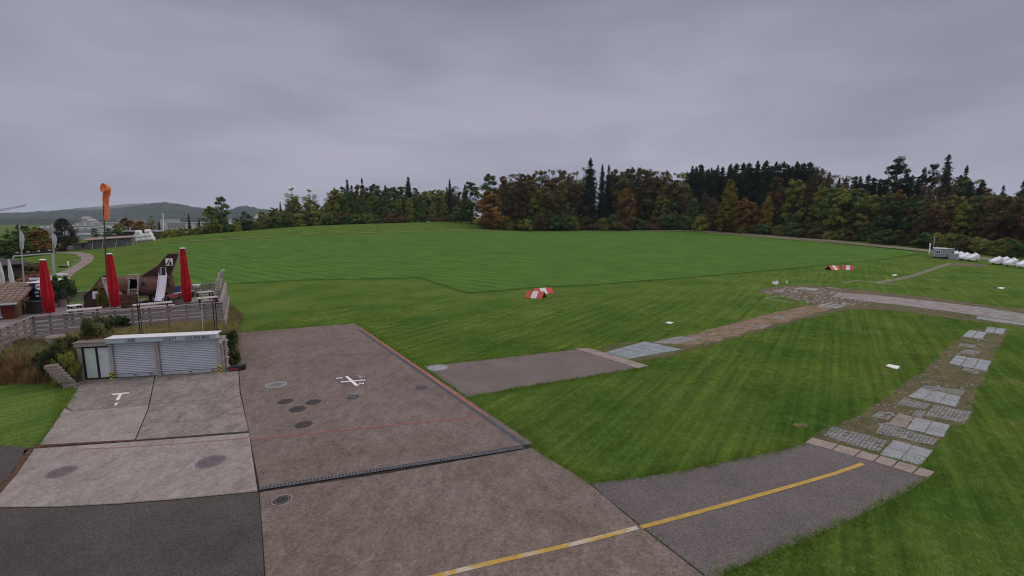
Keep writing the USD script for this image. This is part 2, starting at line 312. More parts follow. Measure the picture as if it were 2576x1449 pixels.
mat('stone', (0.20, 0.165, 0.145), (0.42, 0.36, 0.34), scale=3.0, rough=0.9, vary=0.4)
mat('paint_white', (0.78, 0.77, 0.76), (0.84, 0.83, 0.82), scale=4, fine=(20, 0.06), rough=0.6)
mat('paint_black', (0.02, 0.02, 0.02), (0.035, 0.03, 0.03), scale=4, rough=0.8)
mat('paint_red', (0.34, 0.085, 0.075), (0.26, 0.13, 0.12), scale=4, fine=(18, 0.25), rough=0.8, coord='world')
mat('paint_red_faint', (0.30, 0.14, 0.13), (0.24, 0.18, 0.17), scale=2, fine=(14, 0.25), rough=0.85, coord='world')
mat('paint_orange', (0.50, 0.13, 0.085), (0.36, 0.15, 0.11), scale=3, fine=(14, 0.3), rough=0.8, coord='world')
mat('paint_yellow', (0.52, 0.33, 0.06), (0.42, 0.26, 0.05), scale=4, fine=(22, 0.2), rough=0.7, coord='world')
mat('paint_yellow_worn', (0.48, 0.30, 0.06), (0.50, 0.44, 0.36), scale=1.6, fine=(16, 0.2), rough=0.8, coord='world', lo=0.45, hi=0.58)
mat('iron_dark', (0.035, 0.03, 0.032), (0.07, 0.062, 0.062), scale=8, rough=0.7, bump=0.5, bscale=30)
mat('iron_grey', (0.15, 0.135, 0.14), (0.20, 0.185, 0.19), scale=5, fine=(25, 0.2), rough=0.7)
mat('iron_light', (0.26, 0.27, 0.29), (0.34, 0.35, 0.37), scale=5, fine=(25, 0.2), rough=0.6)
mat('iron_violet', (0.115, 0.092, 0.10), (0.15, 0.122, 0.13), scale=5, fine=(25, 0.2), rough=0.7)
mat('black_disc', (0.018, 0.024, 0.024), (0.03, 0.036, 0.036), scale=8, rough=0.6)
mat('drain_steel', (0.12, 0.12, 0.14), (0.17, 0.17, 0.19), scale=5, rough=0.6, spec=0.4, coord='world')
mat('flag_cloth', (0.48, 0.48, 0.50), (0.58, 0.58, 0.60), scale=4, rough=0.8)
mat('shutter', (0.66, 0.69, 0.73), (0.73, 0.76, 0.80), scale=1.5, fine=(12, 0.05), rough=0.45, spec=0.5)
mat('shutter_rail', (0.40, 0.42, 0.45), (0.47, 0.49, 0.52), scale=3, rough=0.5)
mat('fascia_metal', (0.33, 0.39, 0.44), (0.38, 0.44, 0.49), scale=2, rough=0.45, spec=0.5)
mat('door_green_grey', (0.52, 0.60, 0.56), (0.56, 0.64, 0.60), scale=2, rough=0.5)
mat('door_grey', (0.55, 0.59, 0.61), (0.60, 0.64, 0.66), scale=2, rough=0.5)
mat('path_worn', (0.12, 0.135, 0.065), (0.21, 0.19, 0.14), scale=1.5, fine=(8, 0.3), rough=0.95, coord='world')
mat('door_frame_dark', (0.018, 0.02, 0.028), rough=0.5)
mat('post_concrete', (0.30, 0.28, 0.27), (0.40, 0.37, 0.36), scale=4, fine=(25, 0.15), rough=0.85)
mat('lettering_dark', (0.03, 0.05, 0.06), rough=0.6)
mat('hazard_yellow', (0.62, 0.44, 0.04), (0.55, 0.38, 0.04), scale=5, rough=0.5)
mat('plastic_black', (0.02, 0.02, 0.022), (0.03, 0.03, 0.032), scale=5, rough=0.5)
mat('plastic_red', (0.45, 0.05, 0.04), rough=0.5)
mat('wood_grey', (0.20, 0.165, 0.155), (0.33, 0.28, 0.265), scale=3.0, fine=(14, 0.2), rough=0.85, stretch=(1.0, 6.0, 6.0), vary=0.12)
mat('wood_pale', (0.38, 0.34, 0.31), (0.52, 0.47, 0.44), scale=3.0, fine=(14, 0.15), rough=0.8, stretch=(1, 5, 5))
mat('wood_log', (0.36, 0.31, 0.28), (0.48, 0.42, 0.39), scale=4.0, fine=(12, 0.2), rough=0.85)
mat('wood_dark', (0.035, 0.018, 0.014), (0.055, 0.03, 0.024), scale=3.0, rough=0.7)
mat('wood_brown', (0.12, 0.058, 0.044), (0.175, 0.09, 0.068), scale=3.0, fine=(16, 0.2), rough=0.7, stretch=(0.8, 5, 5))
mat('wood_shed', (0.10, 0.052, 0.034), (0.15, 0.08, 0.052), scale=3.0, fine=(16, 0.2), rough=0.8)
mat('paint_shed_red', (0.16, 0.028, 0.018), (0.20, 0.04, 0.025), scale=3.0, rough=0.7)
mat('roof_tiles', (0.17, 0.115, 0.09), (0.26, 0.18, 0.145), scale=5.0, fine=(20, 0.2), rough=0.85)
mat('umbrella_red', (0.36, 0.008, 0.018), (0.46, 0.014, 0.024), scale=4, rough=0.8, spec=0.2)
mat('cloth_white', (0.66, 0.66, 0.68), (0.76, 0.76, 0.78), scale=4, rough=0.8)
mat('steel', (0.5, 0.51, 0.54), (0.58, 0.59, 0.62), scale=4, rough=0.35, metallic=0.6)
mat('galvanised', (0.40, 0.42, 0.43), (0.48, 0.50, 0.51), scale=4, rough=0.5, metallic=0.4)
mat('slide_steel', (0.66, 0.64, 0.72), (0.74, 0.72, 0.80), scale=2, rough=0.35, metallic=0.3)
mat('pole_black', (0.015, 0.014, 0.014), rough=0.5)
mat('windsock_cloth', (0.84, 0.24, 0.10), (0.90, 0.32, 0.15), scale=3, rough=0.8, transl=0.3)
mat('windsock_pole', (0.05, 0.07, 0.06), rough=0.5)
mat('deck_floor', (0.16, 0.14, 0.135), (0.25, 0.22, 0.215), scale=1.2, fine=(10, 0.2), rough=0.85)
mat('rubber_mat', (0.045, 0.036, 0.038), (0.07, 0.055, 0.058), scale=1.5, fine=(12, 0.2), rough=0.9)
mat('green_metal', (0.01, 0.045, 0.035), (0.015, 0.06, 0.045), scale=3, rough=0.5)
mat('blue_plastic', (0.03, 0.09, 0.2), rough=0.5)
mat('navy_sign', (0.03, 0.035, 0.10), rough=0.5)
mat('yellow_sign', (0.5, 0.28, 0.03), rough=0.6)
mat('pink_plastic', (0.45, 0.10, 0.11), rough=0.5)
mat('glass_dark', (0.02, 0.025, 0.03), rough=0.1, spec=0.6)
mat('office_grey', (0.24, 0.265, 0.29), (0.27, 0.295, 0.32), scale=2, rough=0.6)
mat('trailer_white', (0.74, 0.74, 0.77), (0.82, 0.82, 0.85), scale=1.5, rough=0.4)
mat('tyre', (0.02, 0.02, 0.02), rough=0.8)
mat('marker_red', (0.62, 0.10, 0.075), (0.54, 0.095, 0.07), scale=3, fine=(12, 0.1), rough=0.7)
mat('marker_white', (0.70, 0.69, 0.68), (0.78, 0.77, 0.76), scale=3, rough=0.7)
mat('barn_wood', (0.125, 0.115, 0.125), (0.18, 0.17, 0.18), scale=1.5, fine=(4, 0.2), rough=0.9, vary=0.1)
mat('barn_roof', (0.30, 0.21, 0.18), (0.36, 0.26, 0.23), scale=0.5, rough=0.9)
mat('bale_wrap', (0.74, 0.74, 0.72), (0.82, 0.82, 0.80), scale=2, rough=0.4, vary=0.08)
mat('factory_wall', (0.29, 0.29, 0.32), (0.34, 0.34, 0.37), scale=0.2, rough=0.8)
mat('factory_roof', (0.36, 0.36, 0.39), (0.42, 0.42, 0.45), scale=0.2, rough=0.7)
mat('factory_glass', (0.16, 0.17, 0.19), rough=0.3)
mat('house_wall', (0.33, 0.31, 0.29), (0.39, 0.37, 0.35), scale=0.3, rough=0.9)
mat('house_roof', (0.33, 0.32, 0.34), (0.40, 0.38, 0.40), scale=0.5, rough=0.9)
mat('crane_steel', (0.50, 0.45, 0.44), rough=0.6)
mat('hill_forest', (0.016, 0.03, 0.018), (0.045, 0.06, 0.03), scale=0.012, fine=(0.09, 0.5), rough=1.0, coord='world', detail=8.0)
mat('hill_field', (0.08, 0.10, 0.045), (0.12, 0.14, 0.07), scale=0.004, fine=(0.02, 0.2), rough=1.0, coord='world')
mat('soil_bank', (0.07, 0.075, 0.025), (0.14, 0.12, 0.05), scale=0.8, fine=(8, 0.4), rough=0.95, bump=1.0, bscale=8, bdist=0.08, coord='world')
mat('dry_blade', (0.17, 0.165, 0.055), (0.34, 0.26, 0.12), scale=0.9, rough=0.9, coord='world', transl=0.3, fine=(5, 0.3))
mat('rust_blade', (0.17, 0.115, 0.048), (0.32, 0.19, 0.09), scale=1.5, rough=0.9, coord='world', transl=0.25, fine=(6, 0.3))
mat('bark', (0.06, 0.05, 0.045), (0.11, 0.095, 0.085), scale=3, rough=0.95, vary=0.2)
mat('bark_pine', (0.16, 0.085, 0.06), (0.22, 0.13, 0.1), scale=3, rough=0.95)
mat('twig', (0.085, 0.068, 0.062), (0.12, 0.098, 0.09), scale=1, rough=0.95, vary=0.15)
def leaf(name, c1, c2, vary=0.22, tr=0.25, sc=0.45): mat(name, c1, c2, scale=sc, rough=0.75, spec=0.2, vary=vary, transl=tr, detail=3.0, fine=(2.2, 0.25))
leaf('leaf_spruce', (0.018, 0.033, 0.021), (0.036, 0.060, 0.033), tr=0.1)
leaf('leaf_pine', (0.024, 0.041, 0.026), (0.045, 0.066, 0.039), tr=0.1)
leaf('leaf_green', (0.063, 0.115, 0.034), (0.132, 0.197, 0.054))
leaf('leaf_olive', (0.145, 0.174, 0.037), (0.288, 0.305, 0.064))
leaf('leaf_brown', (0.092, 0.079, 0.035), (0.171, 0.120, 0.053))
leaf('leaf_rust', (0.089, 0.055, 0.029), (0.184, 0.102, 0.046))
leaf('leaf_orange', (0.153, 0.114, 0.031), (0.401, 0.192, 0.050))
leaf('leaf_yellow', (0.17, 0.15, 0.028), (0.34, 0.26, 0.045))
leaf('leaf_bush', (0.080, 0.094, 0.029), (0.174, 0.181, 0.052))
leaf('leaf_shrub_dark', (0.032, 0.058, 0.026), (0.067, 0.099, 0.038))
leaf('leaf_cypress', (0.032, 0.038, 0.023), (0.072, 0.065, 0.038))
leaf('leaf_lime', (0.160, 0.160, 0.029), (0.290, 0.275, 0.058))
leaf('flower_pink', (0.32, 0.11, 0.09), (0.42, 0.2, 0.17))
mat('paint_shadowed', (0.115, 0.092, 0.082), (0.15, 0.122, 0.11), scale=2, fine=(14, 0.25), rough=0.85, coord='world')
MT['haze'] = usdkit.material(stage, '/World/Looks/haze', {'v': ('principled_volume', {'color': (0.74, 0.86, 1.0), 'density': 0.00007, 'anisotropy': 0.2})}, [], volume='v.volume')
lawn_mat('crop_leaf', (0.115, 0.235, 0.05), (0.15, 0.275, 0.06), (0.2, 0.27, 0.08), stripe=0.08, angle=-0.85, width=2.2, blade=True)
# ------------------------------------------------------------------ the ground sheet
def pp(pts, z=0.0): return [tuple(P(x, y, z)[:2]) for x, y in pts]
def zz(s):
    """pixel list from a compact string"""
    return [tuple(map(float, q.split(','))) for q in s.split()]
def build_ground():
    ys = np.concatenate([np.linspace(-25, 45, 36), np.linspace(47, 240, 110), np.geomspace(244, 6000, 46)])
    us = np.linspace(-2.0, 2.0, 181)
    Y, U = np.meshgrid(ys, us, indexing='ij'); X = U * (Y + 34) * np.where(Y > 40, (Y) / (Y + 34) * 0.25 + 0.75, 0.865)
    Z = terrain(X, Y); n, m = Y.shape
    i, j = np.meshgrid(np.arange(n - 1), np.arange(m - 1), indexing='ij'); k = (i * m + j).ravel()
    f = np.stack([k, k + 1, k + m + 1, k + m], 1)
    struct('ground', (np.stack([X, Y, Z], -1).reshape(-1, 3), f), MT['lawn'], True)
build_ground()
TOP = 0.03
# ---- concrete apron
apron = thing('apron', None, None, kind='structure')
AP = {}
def wob(pts, amp=0.05, step=0.5, seed=0, skip=()):
    """a polygon side list with a slightly ragged edge where grass eats into it"""
    out = []; n = len(pts)
    for i in range(n):
        a, b = np.array(pts[i]), np.array(pts[(i + 1) % n]); L = np.linalg.norm(b - a); k = max(1, int(L / step))
        nrm = np.array([-(b - a)[1], (b - a)[0]]) / max(L, 1e-6)
        for t in range(k):
            q = a + (b - a) * t / k
            d = 0 if (t == 0 or i in skip) else (meshkit.noise(np.array([q[0] * 1.7, q[1] * 1.7, seed])) - 0.5) * 2 * amp
            out.append(tuple(q + nrm * d))
    return out
def slab_piece(name, px, m, joint=0.018, parent=None, z1=TOP):
    p = Polygon(pp(zz(px))).buffer(-joint, join_style=2)
    obj(name, slab(p, -0.06, z1), m, parent or apron)
    AP.setdefault(str((parent or apron).GetPath()), []).append(p.buffer(joint + 0.02))
# seen from the far end to the near end
slab_piece('slab', '596,838 893,814 1010,893 800,895 599,914', MT['concrete_apron'], 0.008)
slab_piece('slab', '599,914 800,895 1010,893 1345,1117 652,1231 628,1105 604,985 601,940', MT['concrete_apron'])
slab_piece('slab', '651,1240 985,1190 1338,1128 1480,1215 1610,1325 1770,1449 1830,1500 668,1500 662,1400 655,1300', MT['concrete_apron'])
slab_piece('slab', '200,958 300,952 390,947 375,1020 184,1036 162,1025 190,985', MT['concrete_stained'])
slab_piece('slab', '390,947 470,940 560,936 601,930 604,988 500,1008 375,1020', MT['concrete_stained'])
slab_piece('slab', '162,1026 184,1036 375,1020 372,1032 340,1108 95,1122 130,1075', MT['concrete_pale'])
slab_piece('slab', '375,1020 500,1008 604,988 627,1086 480,1098 340,1108 372,1032', MT['concrete_stained'])
slab_piece('slab', '85,1130 340,1112 480,1102 628,1090 636,1145 650,1238 450,1257 300,1269 150,1277 -40,1279 -40,1258 0,1242 40,1195', MT['concrete_pale'])
obj('slab', slab(Polygon(pp(zz('560,936 601,914 601,930'))), -0.06, TOP), MT['concrete_stained'], apron)
apron_outline = '596,838 893,814 1345,1117 1338,1128 1480,1215 1610,1325 1770,1449 1830,1500 668,1500 662,1400 651,1238 450,1257 300,1269 150,1277 -40,1279 -40,1258 0,1242 40,1195 85,1130 95,1122 162,1026 190,985 200,958 560,936 601,914'
struct('apron_bed', prism(pp(zz(apron_outline)), -0.05, 0.008), MT['joint_dark'])
# leaves blown into the open joint of the left slabs
struct('joint_debris', prism(pp(zz('60,1136 80,1126 95,1119 200,1113 340,1105 345,1109 330,1112 200,1118 112,1124 85,1133 64,1160 44,1190 26,1215 0,1243 -30,1262 -30,1250 10,1212 35,1180 58,1150')), 0.0, 0.024), MT['joint_leaves'])
# ---- asphalt
struct('asphalt_strip', slab(Polygon(pp(zz('-60,1281 150,1279 300,1271 450,1259 650,1241 656,1300 662,1400 667,1500 -60,1500'))), -0.05, TOP - 0.006), MT['asphalt_dark'])
struct('asphalt_corner', slab(Polygon(pp(zz('-60,1118 0,1120 76,1128 58,1148 38,1180 12,1210 -60,1250'))), -0.05, TOP - 0.006), MT['asphalt_dark'])
TW = '1481,1216 1560,1209 1700,1188 1850,1157 1960,1134 2024,1117 2110,1140 2220,1172 2336,1207 2290,1237 2200,1282 2100,1327 2000,1371 1900,1413 1820,1449 1740,1490 1774,1449 1612,1325'
taxi_near = struct('taxiway', slab(Polygon(wob(pp(zz(TW)), 0.035, 0.4, 1, skip=(5, 6, 7, 15, 16))), -0.05, TOP - 0.004), MT['asphalt_taxi'])
TW2 = '1063,921 1090,919 1200,908 1330,893 1444,880 1520,902 1602,929 1480,949 1330,973 1178,1001'
struct('taxiway', slab(Polygon(wob(pp(zz(TW2)), 0.04, 0.5, 2, skip=(4, 5, 9))), -0.05, TOP - 0.004), MT['asphalt_brown'])
# ---- painted lines
def line_on(name, px, w, z, m, n=24, label=None, cat=None, kind='structure'):
    q = resample(np.array(pp(zz(px), z)), n); t = np.gradient(q, axis=0); t /= np.linalg.norm(t, axis=1, keepdims=True); nn = np.stack([-t[:, 1], t[:, 0]], 1) * w / 2
    v = np.vstack([np.c_[q - nn, np.full(n, z)], np.c_[q + nn, np.full(n, z)]]); k = np.arange(n - 1)
    return obj(name, (v, np.stack([k, k + 1, k + n + 1, k + n], 1)), m, None, label=label, cat=cat, kind=kind)
line_on('yellow_line', '1612,1326 1700,1303 1800,1276 1900,1248 2000,1220 2100,1191 2171,1166', 0.125, TOP + 0.004, MT['paint_yellow'])
line_on('yellow_line', '1070,1456 1170,1431 1280,1405 1400,1378 1500,1354 1604,1327', 0.125, TOP + 0.006, MT['paint_yellow_worn'])
line_on('red_line', '632,1106 800,1088 1000,1068 1222,1047', 0.075, TOP + 0.005, MT['paint_red'])
line_on('red_line', '210,1129 300,1126 450,1116 622,1102', 0.05, TOP + 0.005, MT['paint_red_faint'])
line_on('red_edge_line', '905,823 1000,889 1063,932 1120,973 1178,1013 1226,1048', 0.13, TOP + 0.006, MT['paint_orange'])
# ---- drains: a channel of steel bars let into the slab
def drain(px, label):
    q = np.array(pp(zz(px), TOP)); L = np.linalg.norm(q[1] - q[0]); d = (q[1] - q[0]) / L
    t = thing('drain', label, 'drain', (*q[0], TOP), math.atan2(d[1], d[0]), 'slot drains in the concrete apron')
    obj('channel', box((0, -0.075, 0.002), (L, 0.075, 0.006)), MT['iron_dark'], t)
    for s in (-0.08, -0.005, 0.07): obj('rail', box((0, s, 0.002), (L, s + 0.012, 0.014)), MT['drain_steel'], t)
    b = MB()
    for k in range(int(L / 0.09)):
        b.box((k * 0.09, -0.07, 0.006), (k * 0.09 + 0.03, -0.006, 0.012)).box((k * 0.09, 0.008, 0.006), (k * 0.09 + 0.03, 0.07, 0.012))
    obj('grate', b, MT['drain_steel'], t, kind='stuff')
drain('654,1229 1318,1125', 'long steel slot drain crossing the apron in front of the lowest slab')
drain('903,829 1322,1121', 'long steel slot drain beside the orange edge line of the apron')
# ---- manhole covers
def manhole(px, py, r_px, m, rim, label, style=0):
    c = P(px, py, TOP); r = r_px / FOCAL * c[1] * 1.0
    t = thing('manhole_cover', label, 'manhole cover', (c[0], c[1], TOP))
    ring = lathe([(r * 0.9, 0.002), (r * 1.08, 0.002), (r * 1.08, 0.007), (r * 0.9, 0.007), (r * 0.9, 0.002)], 28)
    obj('frame', ring, rim, t)
    obj('lid', lathe([(0, 0.002), (r * 0.9, 0.002), (r * 0.9, 0.009), (0, 0.009)], 28), m, t)
    if style == 1:
        obj('inner_ring', lathe([(r * 0.68, 0.009), (r * 0.74, 0.009), (r * 0.74, 0.013), (r * 0.68, 0.013), (r * 0.68, 0.009)], 24), rim, t)
        for a in (0.7, 2.2, 3.9, 5.4):
            obj('lift_hole', lathe([(0, 0.0095), (0.022, 0.0095), (0, 0.0125)], 8, (r * 0.5 * math.cos(a), r * 0.5 * math.sin(a), 0)), MT['iron_dark'], t)
    if style == 2:
        for k in range(6):
            a = k * math.pi / 3 + 0.3
            g = box((r * 0.98, -0.045, 0.001), (r * 1.16, 0.045, 0.006)); g.apply_transform(trimesh.transformations.rotation_matrix(a, (0, 0, 1))); obj('lug', g, m, t)
        for k in (-1, 0, 1): obj('rib', box((-r * 0.6, k * r * 0.3 - 0.015, 0.009), (r * 0.6, k * r * 0.3 + 0.015, 0.013)), rim, t)
manhole(695, 968, 24, MT['iron_grey'], MT['iron_light'], 'grey ringed manhole cover on the apron in line with the shutters', 1)
manhole(718, 1010, 17, MT['iron_dark'], MT['iron_dark'], 'dark lugged manhole cover, leftmost of the three clustered before the white cross', 2)
manhole(788, 1011.5, 17, MT['iron_dark'], MT['iron_dark'], 'dark lugged manhole cover, rightmost of the three clustered before the white cross', 2)
manhole(748, 1029, 19, MT['iron_dark'], MT['iron_dark'], 'dark lugged manhole cover, lower middle one of the three clustered together', 2)
manhole(764, 1068, 20, MT['iron_dark'], MT['iron_dark'], 'dark lugged manhole cover just above the red line on the apron', 2)
manhole(888, 999, 18, MT['iron_dark'], MT['iron_grey'], 'dark manhole cover directly below the white cross', 2)
manhole(1061, 975, 18, MT['iron_dark'], MT['iron_grey'], 'dark manhole cover close to the drain and orange edge line', 2)
manhole(1100, 925, 25, MT['iron_light'], MT['iron_light'], 'pale round cover at the grass corner of the brown taxiway', 1)
manhole(531, 1161, 34, MT['iron_violet'], MT['iron_grey'], 'large violet-grey manhole cover near the right edge of the pale slab', 1)
manhole(155, 1187, 31, MT['iron_violet'], MT['iron_grey'], 'large violet-grey manhole cover at the left end of the pale slab', 1)
manhole(709, 1258, 25, MT['black_disc'], MT['concrete_pale'], 'black disc cover with a pale rim on the lowest concrete slab', 1)
# ---- painted compass cross and wind T
def flat(parent, name, poly, m, z): return obj(name, prism(poly, z, z + 0.003), m, parent)
c = P(880, 958.5, TOP); t = thing('compass_cross', 'white painted cross on black ground with letters N and S', 'ground marking', (c[0], c[1], TOP))
def lp(s): return [(x - c[0], y - c[1]) for x, y in pp(zz(s), TOP)]
flat(t, 'backing', lp('852,948 915,944 921,970 872,972 846,958'), MT['paint_shadowed'], 0.003)
flat(t, 'long_bar', lp('868,947.5 875.5,946.8 903,970 894,971.2'), MT['paint_white'], 0.007)
flat(t, 'cross_bar', lp('856.5,960.6 918,955.2 919.4,957.3 858,962.8'), MT['paint_white'], 0.0105)
ghost = flat(t, 'faded_mark', lp('898,942 906,946 918,945 918,948 908,950 912,953 906,953 902,949'), MT['concrete_pale'], 0.0066)
def letter(parent, txt, px, py, h, ang, m):
    g = meshkit.text_mesh(txt, h, 0.003, bold=True); g.apply_translation((-g.bounds[:, 0].mean(), -g.bounds[:, 1].mean(), 0.007))
    g.apply_transform(trimesh.transformations.rotation_matrix(ang, (0, 0, 1))); q = P(px, py, TOP); g.apply_translation((q[0] - c[0], q[1] - c[1], 0))
    obj('letter', g, m, parent)
letter(t, 'S', 853.5, 951.5, 0.24, math.radians(105), MT['paint_white'])
letter(t, 'N', 909.5, 965, 0.22, math.radians(195), MT['paint_white'])
c = P(302, 998, TOP); t = thing('wind_tee', 'white painted letter T with a small arrow on the concrete before the doors', 'ground marking', (c[0], c[1], TOP))
flat(t, 'bar', lp('282,991 325,987 325.5,989.5 282.5,994'), MT['paint_white'], 0.003)
flat(t, 'stem', lp('300,992.3 307,991.6 299,1007 291,1007.5'), MT['paint_white'], 0.0065)
flat(t, 'arrow', lp('287,1015 298,1013 296,1016 290,1021 287.5,1020 291,1017'), MT['paint_white'], 0.003)
hz_box = box((-13500, -120, -45), (13500, 6600, 190)); obj('haze', hz_box, MT['haze'], kind='stuff', label='pale even haze over the far hills', cat='haze')
# ------------------------------------------------------------------ crop, tracks, hills
crop_near = zz('450,722 640,711 750,705 900,702 1060,699 1110,716 1175,737 1260,731 1340,724 1500,716 1700,701 1900,684 2100,665 2230,651 2334,636')
crop_far = zz('398,612 560,604 760,593 900,588 1050,584 1190,581 1350,581.5 1500,582 1650,582.5 1740,584 1830,590 1920,597 2050,608 2200,623 2334,635.5')
struct('crop_field', strip(crop_near, crop_far, 160, 90, 0.045), MT['crop'], True)
struct('forest_track', strip(zz('1500,580.4 1640,580.5 1745,581.5 1900,592.5 2000,600.2 2100,608.5 2220,620.5 2345,634 2460,651 2600,670'), zz('1500,578.6 1640,577.5 1750,577 1900,588.5 2000,596.5 2100,604.5 2220,616.5 2345,629.5 2460,645 2600,664'), 90, 4, 0.04), MT['track'])
struct('dry_verge', strip(zz('1780,587.5 1900,597 2000,605 2100,612.5 2220,623.5 2334,635'), zz('1780,584.5 1900,592.5 2000,600.5 2100,608.8 2220,620.8 2334,633.6'), 60, 3, 0.13), MT['track_dry'])
struct('field_path', strip(zz('398,612.2 560,604.4 760,592.9 900,588 1050,584 1190,581.2 1280,580.6'), zz('398,610.9 560,602.8 760,591.8 900,587 1050,583 1185,580 1280,579.4'), 80, 3, 0.12), MT['track_dry'])
struct('gravel_lane', strip(zz('172,703 190,686 210,672 228,661 236,652 236,645 225,638 200,634.5 170,634 120,635.5 60,640'), zz('140,690 165,680 185,669 200,660 205,652 203,646 195,641 180,638.2 160,637 120,638.5 60,643.5'), 90, 6, 0.04), MT['track'])
struct('mown_path', strip(zz('2210,715 2260,706 2300,697 2340,683 2385,668 2395,664'), zz('2200,709 2250,701 2292,692 2330,679 2375,664.5 2388,661'), 50, 3, 0.02), MT['path_worn'])
struct('bare_patch', strip(zz('2385,668 2440,670 2490,671'), zz('2400,661.5 2440,663 2480,666'), 16, 3, 0.02), MT['dirt'])
# stony taxi track on the right, and its bare fringe
struct('track_fringe', strip(zz('1905,737 1960,742 2020,757 2060,771 2150,778 2250,782 2400,803 2600,829'), zz('1915,728 1990,716 2060,720 2130,725 2250,739 2400,756 2500,770 2600,780'), 80, 10, 0.012), MT['dirt'])
struct('stone_track', strip(zz('2090,747 2160,756 2250,767 2400,786 2600,815'), zz('2110,737 2200,743 2350,759 2480,775 2600,794'), 60, 8, 0.03), MT['gravel'])
struct('stone_track', strip(zz('2455,802 2520,812 2600,822'), zz('2460,796 2520,804 2600,815.5'), 20, 4, 0.022), MT['granite'])

def ridge(name, depth0, depth1, tops, base, m, seed, amp, grid=(420, 40), noise_s=14.0):
    """a far wooded ridge: its crest follows the skyline heights given as (pixel x, pixel y)"""
    tx = np.array([(t[0] - 1288) / FOCAL * CP for t in tops]); 
    us = np.linspace(tx[0], tx[-1], grid[0]); vs = np.linspace(0, 1, grid[1])
    hz = np.interp(us, tx, [PD(t[0], t[1], depth1)[2] for t in tops])
    U, V = np.meshgrid(us, vs, indexing='ij'); D = depth0 + (depth1 - depth0) * V; X = U * D
    Z = base + (hz[:, None] - base) * (np.sin(V * math.pi / 2) ** 1.2)
    q = np.stack([X / noise_s, D / noise_s, np.zeros_like(X)], -1)
    Z = Z + (meshkit.fbm(q, 3, seed) - 0.5) * amp * 2 * np.minimum(1, V * 6)
    back = np.stack([U[:, -1] * depth1 * 1.12, np.full(grid[0], depth1 * 1.12), np.full(grid[0], base)], -1)
    v = np.concatenate([np.stack([X, D, Z], -1), back[:, None]], 1); n, mm = v.shape[:2]
    i, j = np.meshgrid(np.arange(n - 1), np.arange(mm - 1), indexing='ij'); k = (i * mm + j).ravel()
    return struct(name, (v.reshape(-1, 3), np.stack([k, k + mm, k + mm + 1, k + 1], 1)), m, True)
ridge('hills', 3300, 4600, zz('-320,541 -100,540 0,536 100,534 170,528 200,524 260,520 330,514 370,512 420,515 500,522 560,528 640,526 700,529 800,540 900,548'), -20, MT['hill_field'], 3, 7, (300, 30), 60)
ridge('hills', 2300, 3000, zz('-320,545 -100,542 0,538 60,536 120,533 170,529 210,530 250,529 300,525 350,519 390,512 418,510 450,514 490,522 520,528 570,533 600,522 620,519 650,526 700,534 780,542 900,552'), -18, MT['hill_forest'], 4, 11, (520, 50), 16)
ridge('hills', 1300, 1700, zz('-320,556 -100,554 0,553 100,551 200,553 300,552 420,549 520,550 640,552 760,556 900,560'), -12, MT['hill_forest'], 9, 7, (420, 34), 13)

# ------------------------------------------------------------------ paved paths on the lawn
def Q(s): return [(2012.5 + x * 0.27772, 791.6 + y * 0.27772) for x, y in zz(s)]      # from a close-up of the right-hand path
def lerp2(q, a, b):
    q = np.array(q); return (q[0] * (1 - a) + q[1] * a) * (1 - b) + (q[3] * (1 - a) + q[2] * a) * b
def tiles(parent, px, nx, ny, m, gap=0.012, z=TOP, name='tile', rag=0.0):
    c = pp(px)
    for i in range(nx):
        for j in range(ny):
            q = [lerp2(c, (i + a) / nx, (j + b) / ny) for a, b in ((0, 0), (1, 0), (1, 1), (0, 1))]
            p = Polygon(q).buffer(-gap, join_style=2)
            o = obj(name, slab(p, -0.03, z + RNG.uniform(-0.006, 0.006)), m, parent)
def lattice(parent, px, label=None):
    """grass pavers: a lattice of small concrete studs over soil"""
    c = pp(px); L = np.linalg.norm(np.subtract(c[1], c[0])); W = np.linalg.norm(np.subtract(c[3], c[0])); nx, ny = max(2, int(L / 0.10)), max(4, int(W / 0.085))
    b = MB()
    for i in range(nx):
        for j in range(ny):
            if RNG.random() < 0.05: continue
            e = RNG.uniform(-0.05, 0.05, 2)
            q = [lerp2(c, (i + a + e[0]) / nx, (j + d + e[1]) / ny) for a, d in ((0.06, 0.08), (0.84, 0.08), (0.84, 0.76), (0.06, 0.76))]
            b.mesh(prism(q, 0.0, TOP + RNG.uniform(-0.014, 0.004)))
    obj('grass_paver', b, MT['lattice_concrete'], parent, kind='stuff')
struct('path_soil', prism(wob(pp(Q('60,1130 190,1050 360,1005 520,920 680,810 840,720 960,620 1080,540 1180,455 1290,340 1450,215 1540,150 1690,118 1880,130 1870,190 1800,310 1715,500 1600,700 1560,900 1480,1000 1360,1020 1290,1130 1215,1230 1100,1372 1240,1450 700,1280 400,1210')), 0.12, 0.35, 5), -0.05, 0.012), MT['dirt'])
path = thing('tile_path', None, None, kind='structure')
tiles(path, Q('845,1140 1205,1240 1095,1370 715,1275'), 2, 2, MT['granite'], 0.005)
lattice(path, Q('295,1018 795,1150 715,1255 205,1100'))
lattice(path, Q('745,985 1255,1135 1210,1190 680,1075'))
tiles(path, Q('890,895 1030,935 960,1035 785,1000'), 1, 2, MT['paver_brown'])
tiles(path, Q('1040,935 1360,1005 1300,1115 960,1040'), 2, 2, MT['granite'], 0.006)
lattice(path, Q('1215,820 1560,885 1500,990 1130,920'))
lattice(path, Q('1050,870 1150,880 1100,935 1010,915'))
lattice(path, Q('940,755 1190,815 1130,860 875,820'))
tiles(path, Q('1090,670 1460,745 1410,840 975,745'), 3, 2, MT['granite'], 0.006)
lattice(path, Q('1130,645 1500,690 1465,735 1090,665'))
lattice(path, Q('720,880 860,890 800,960 640,930'))
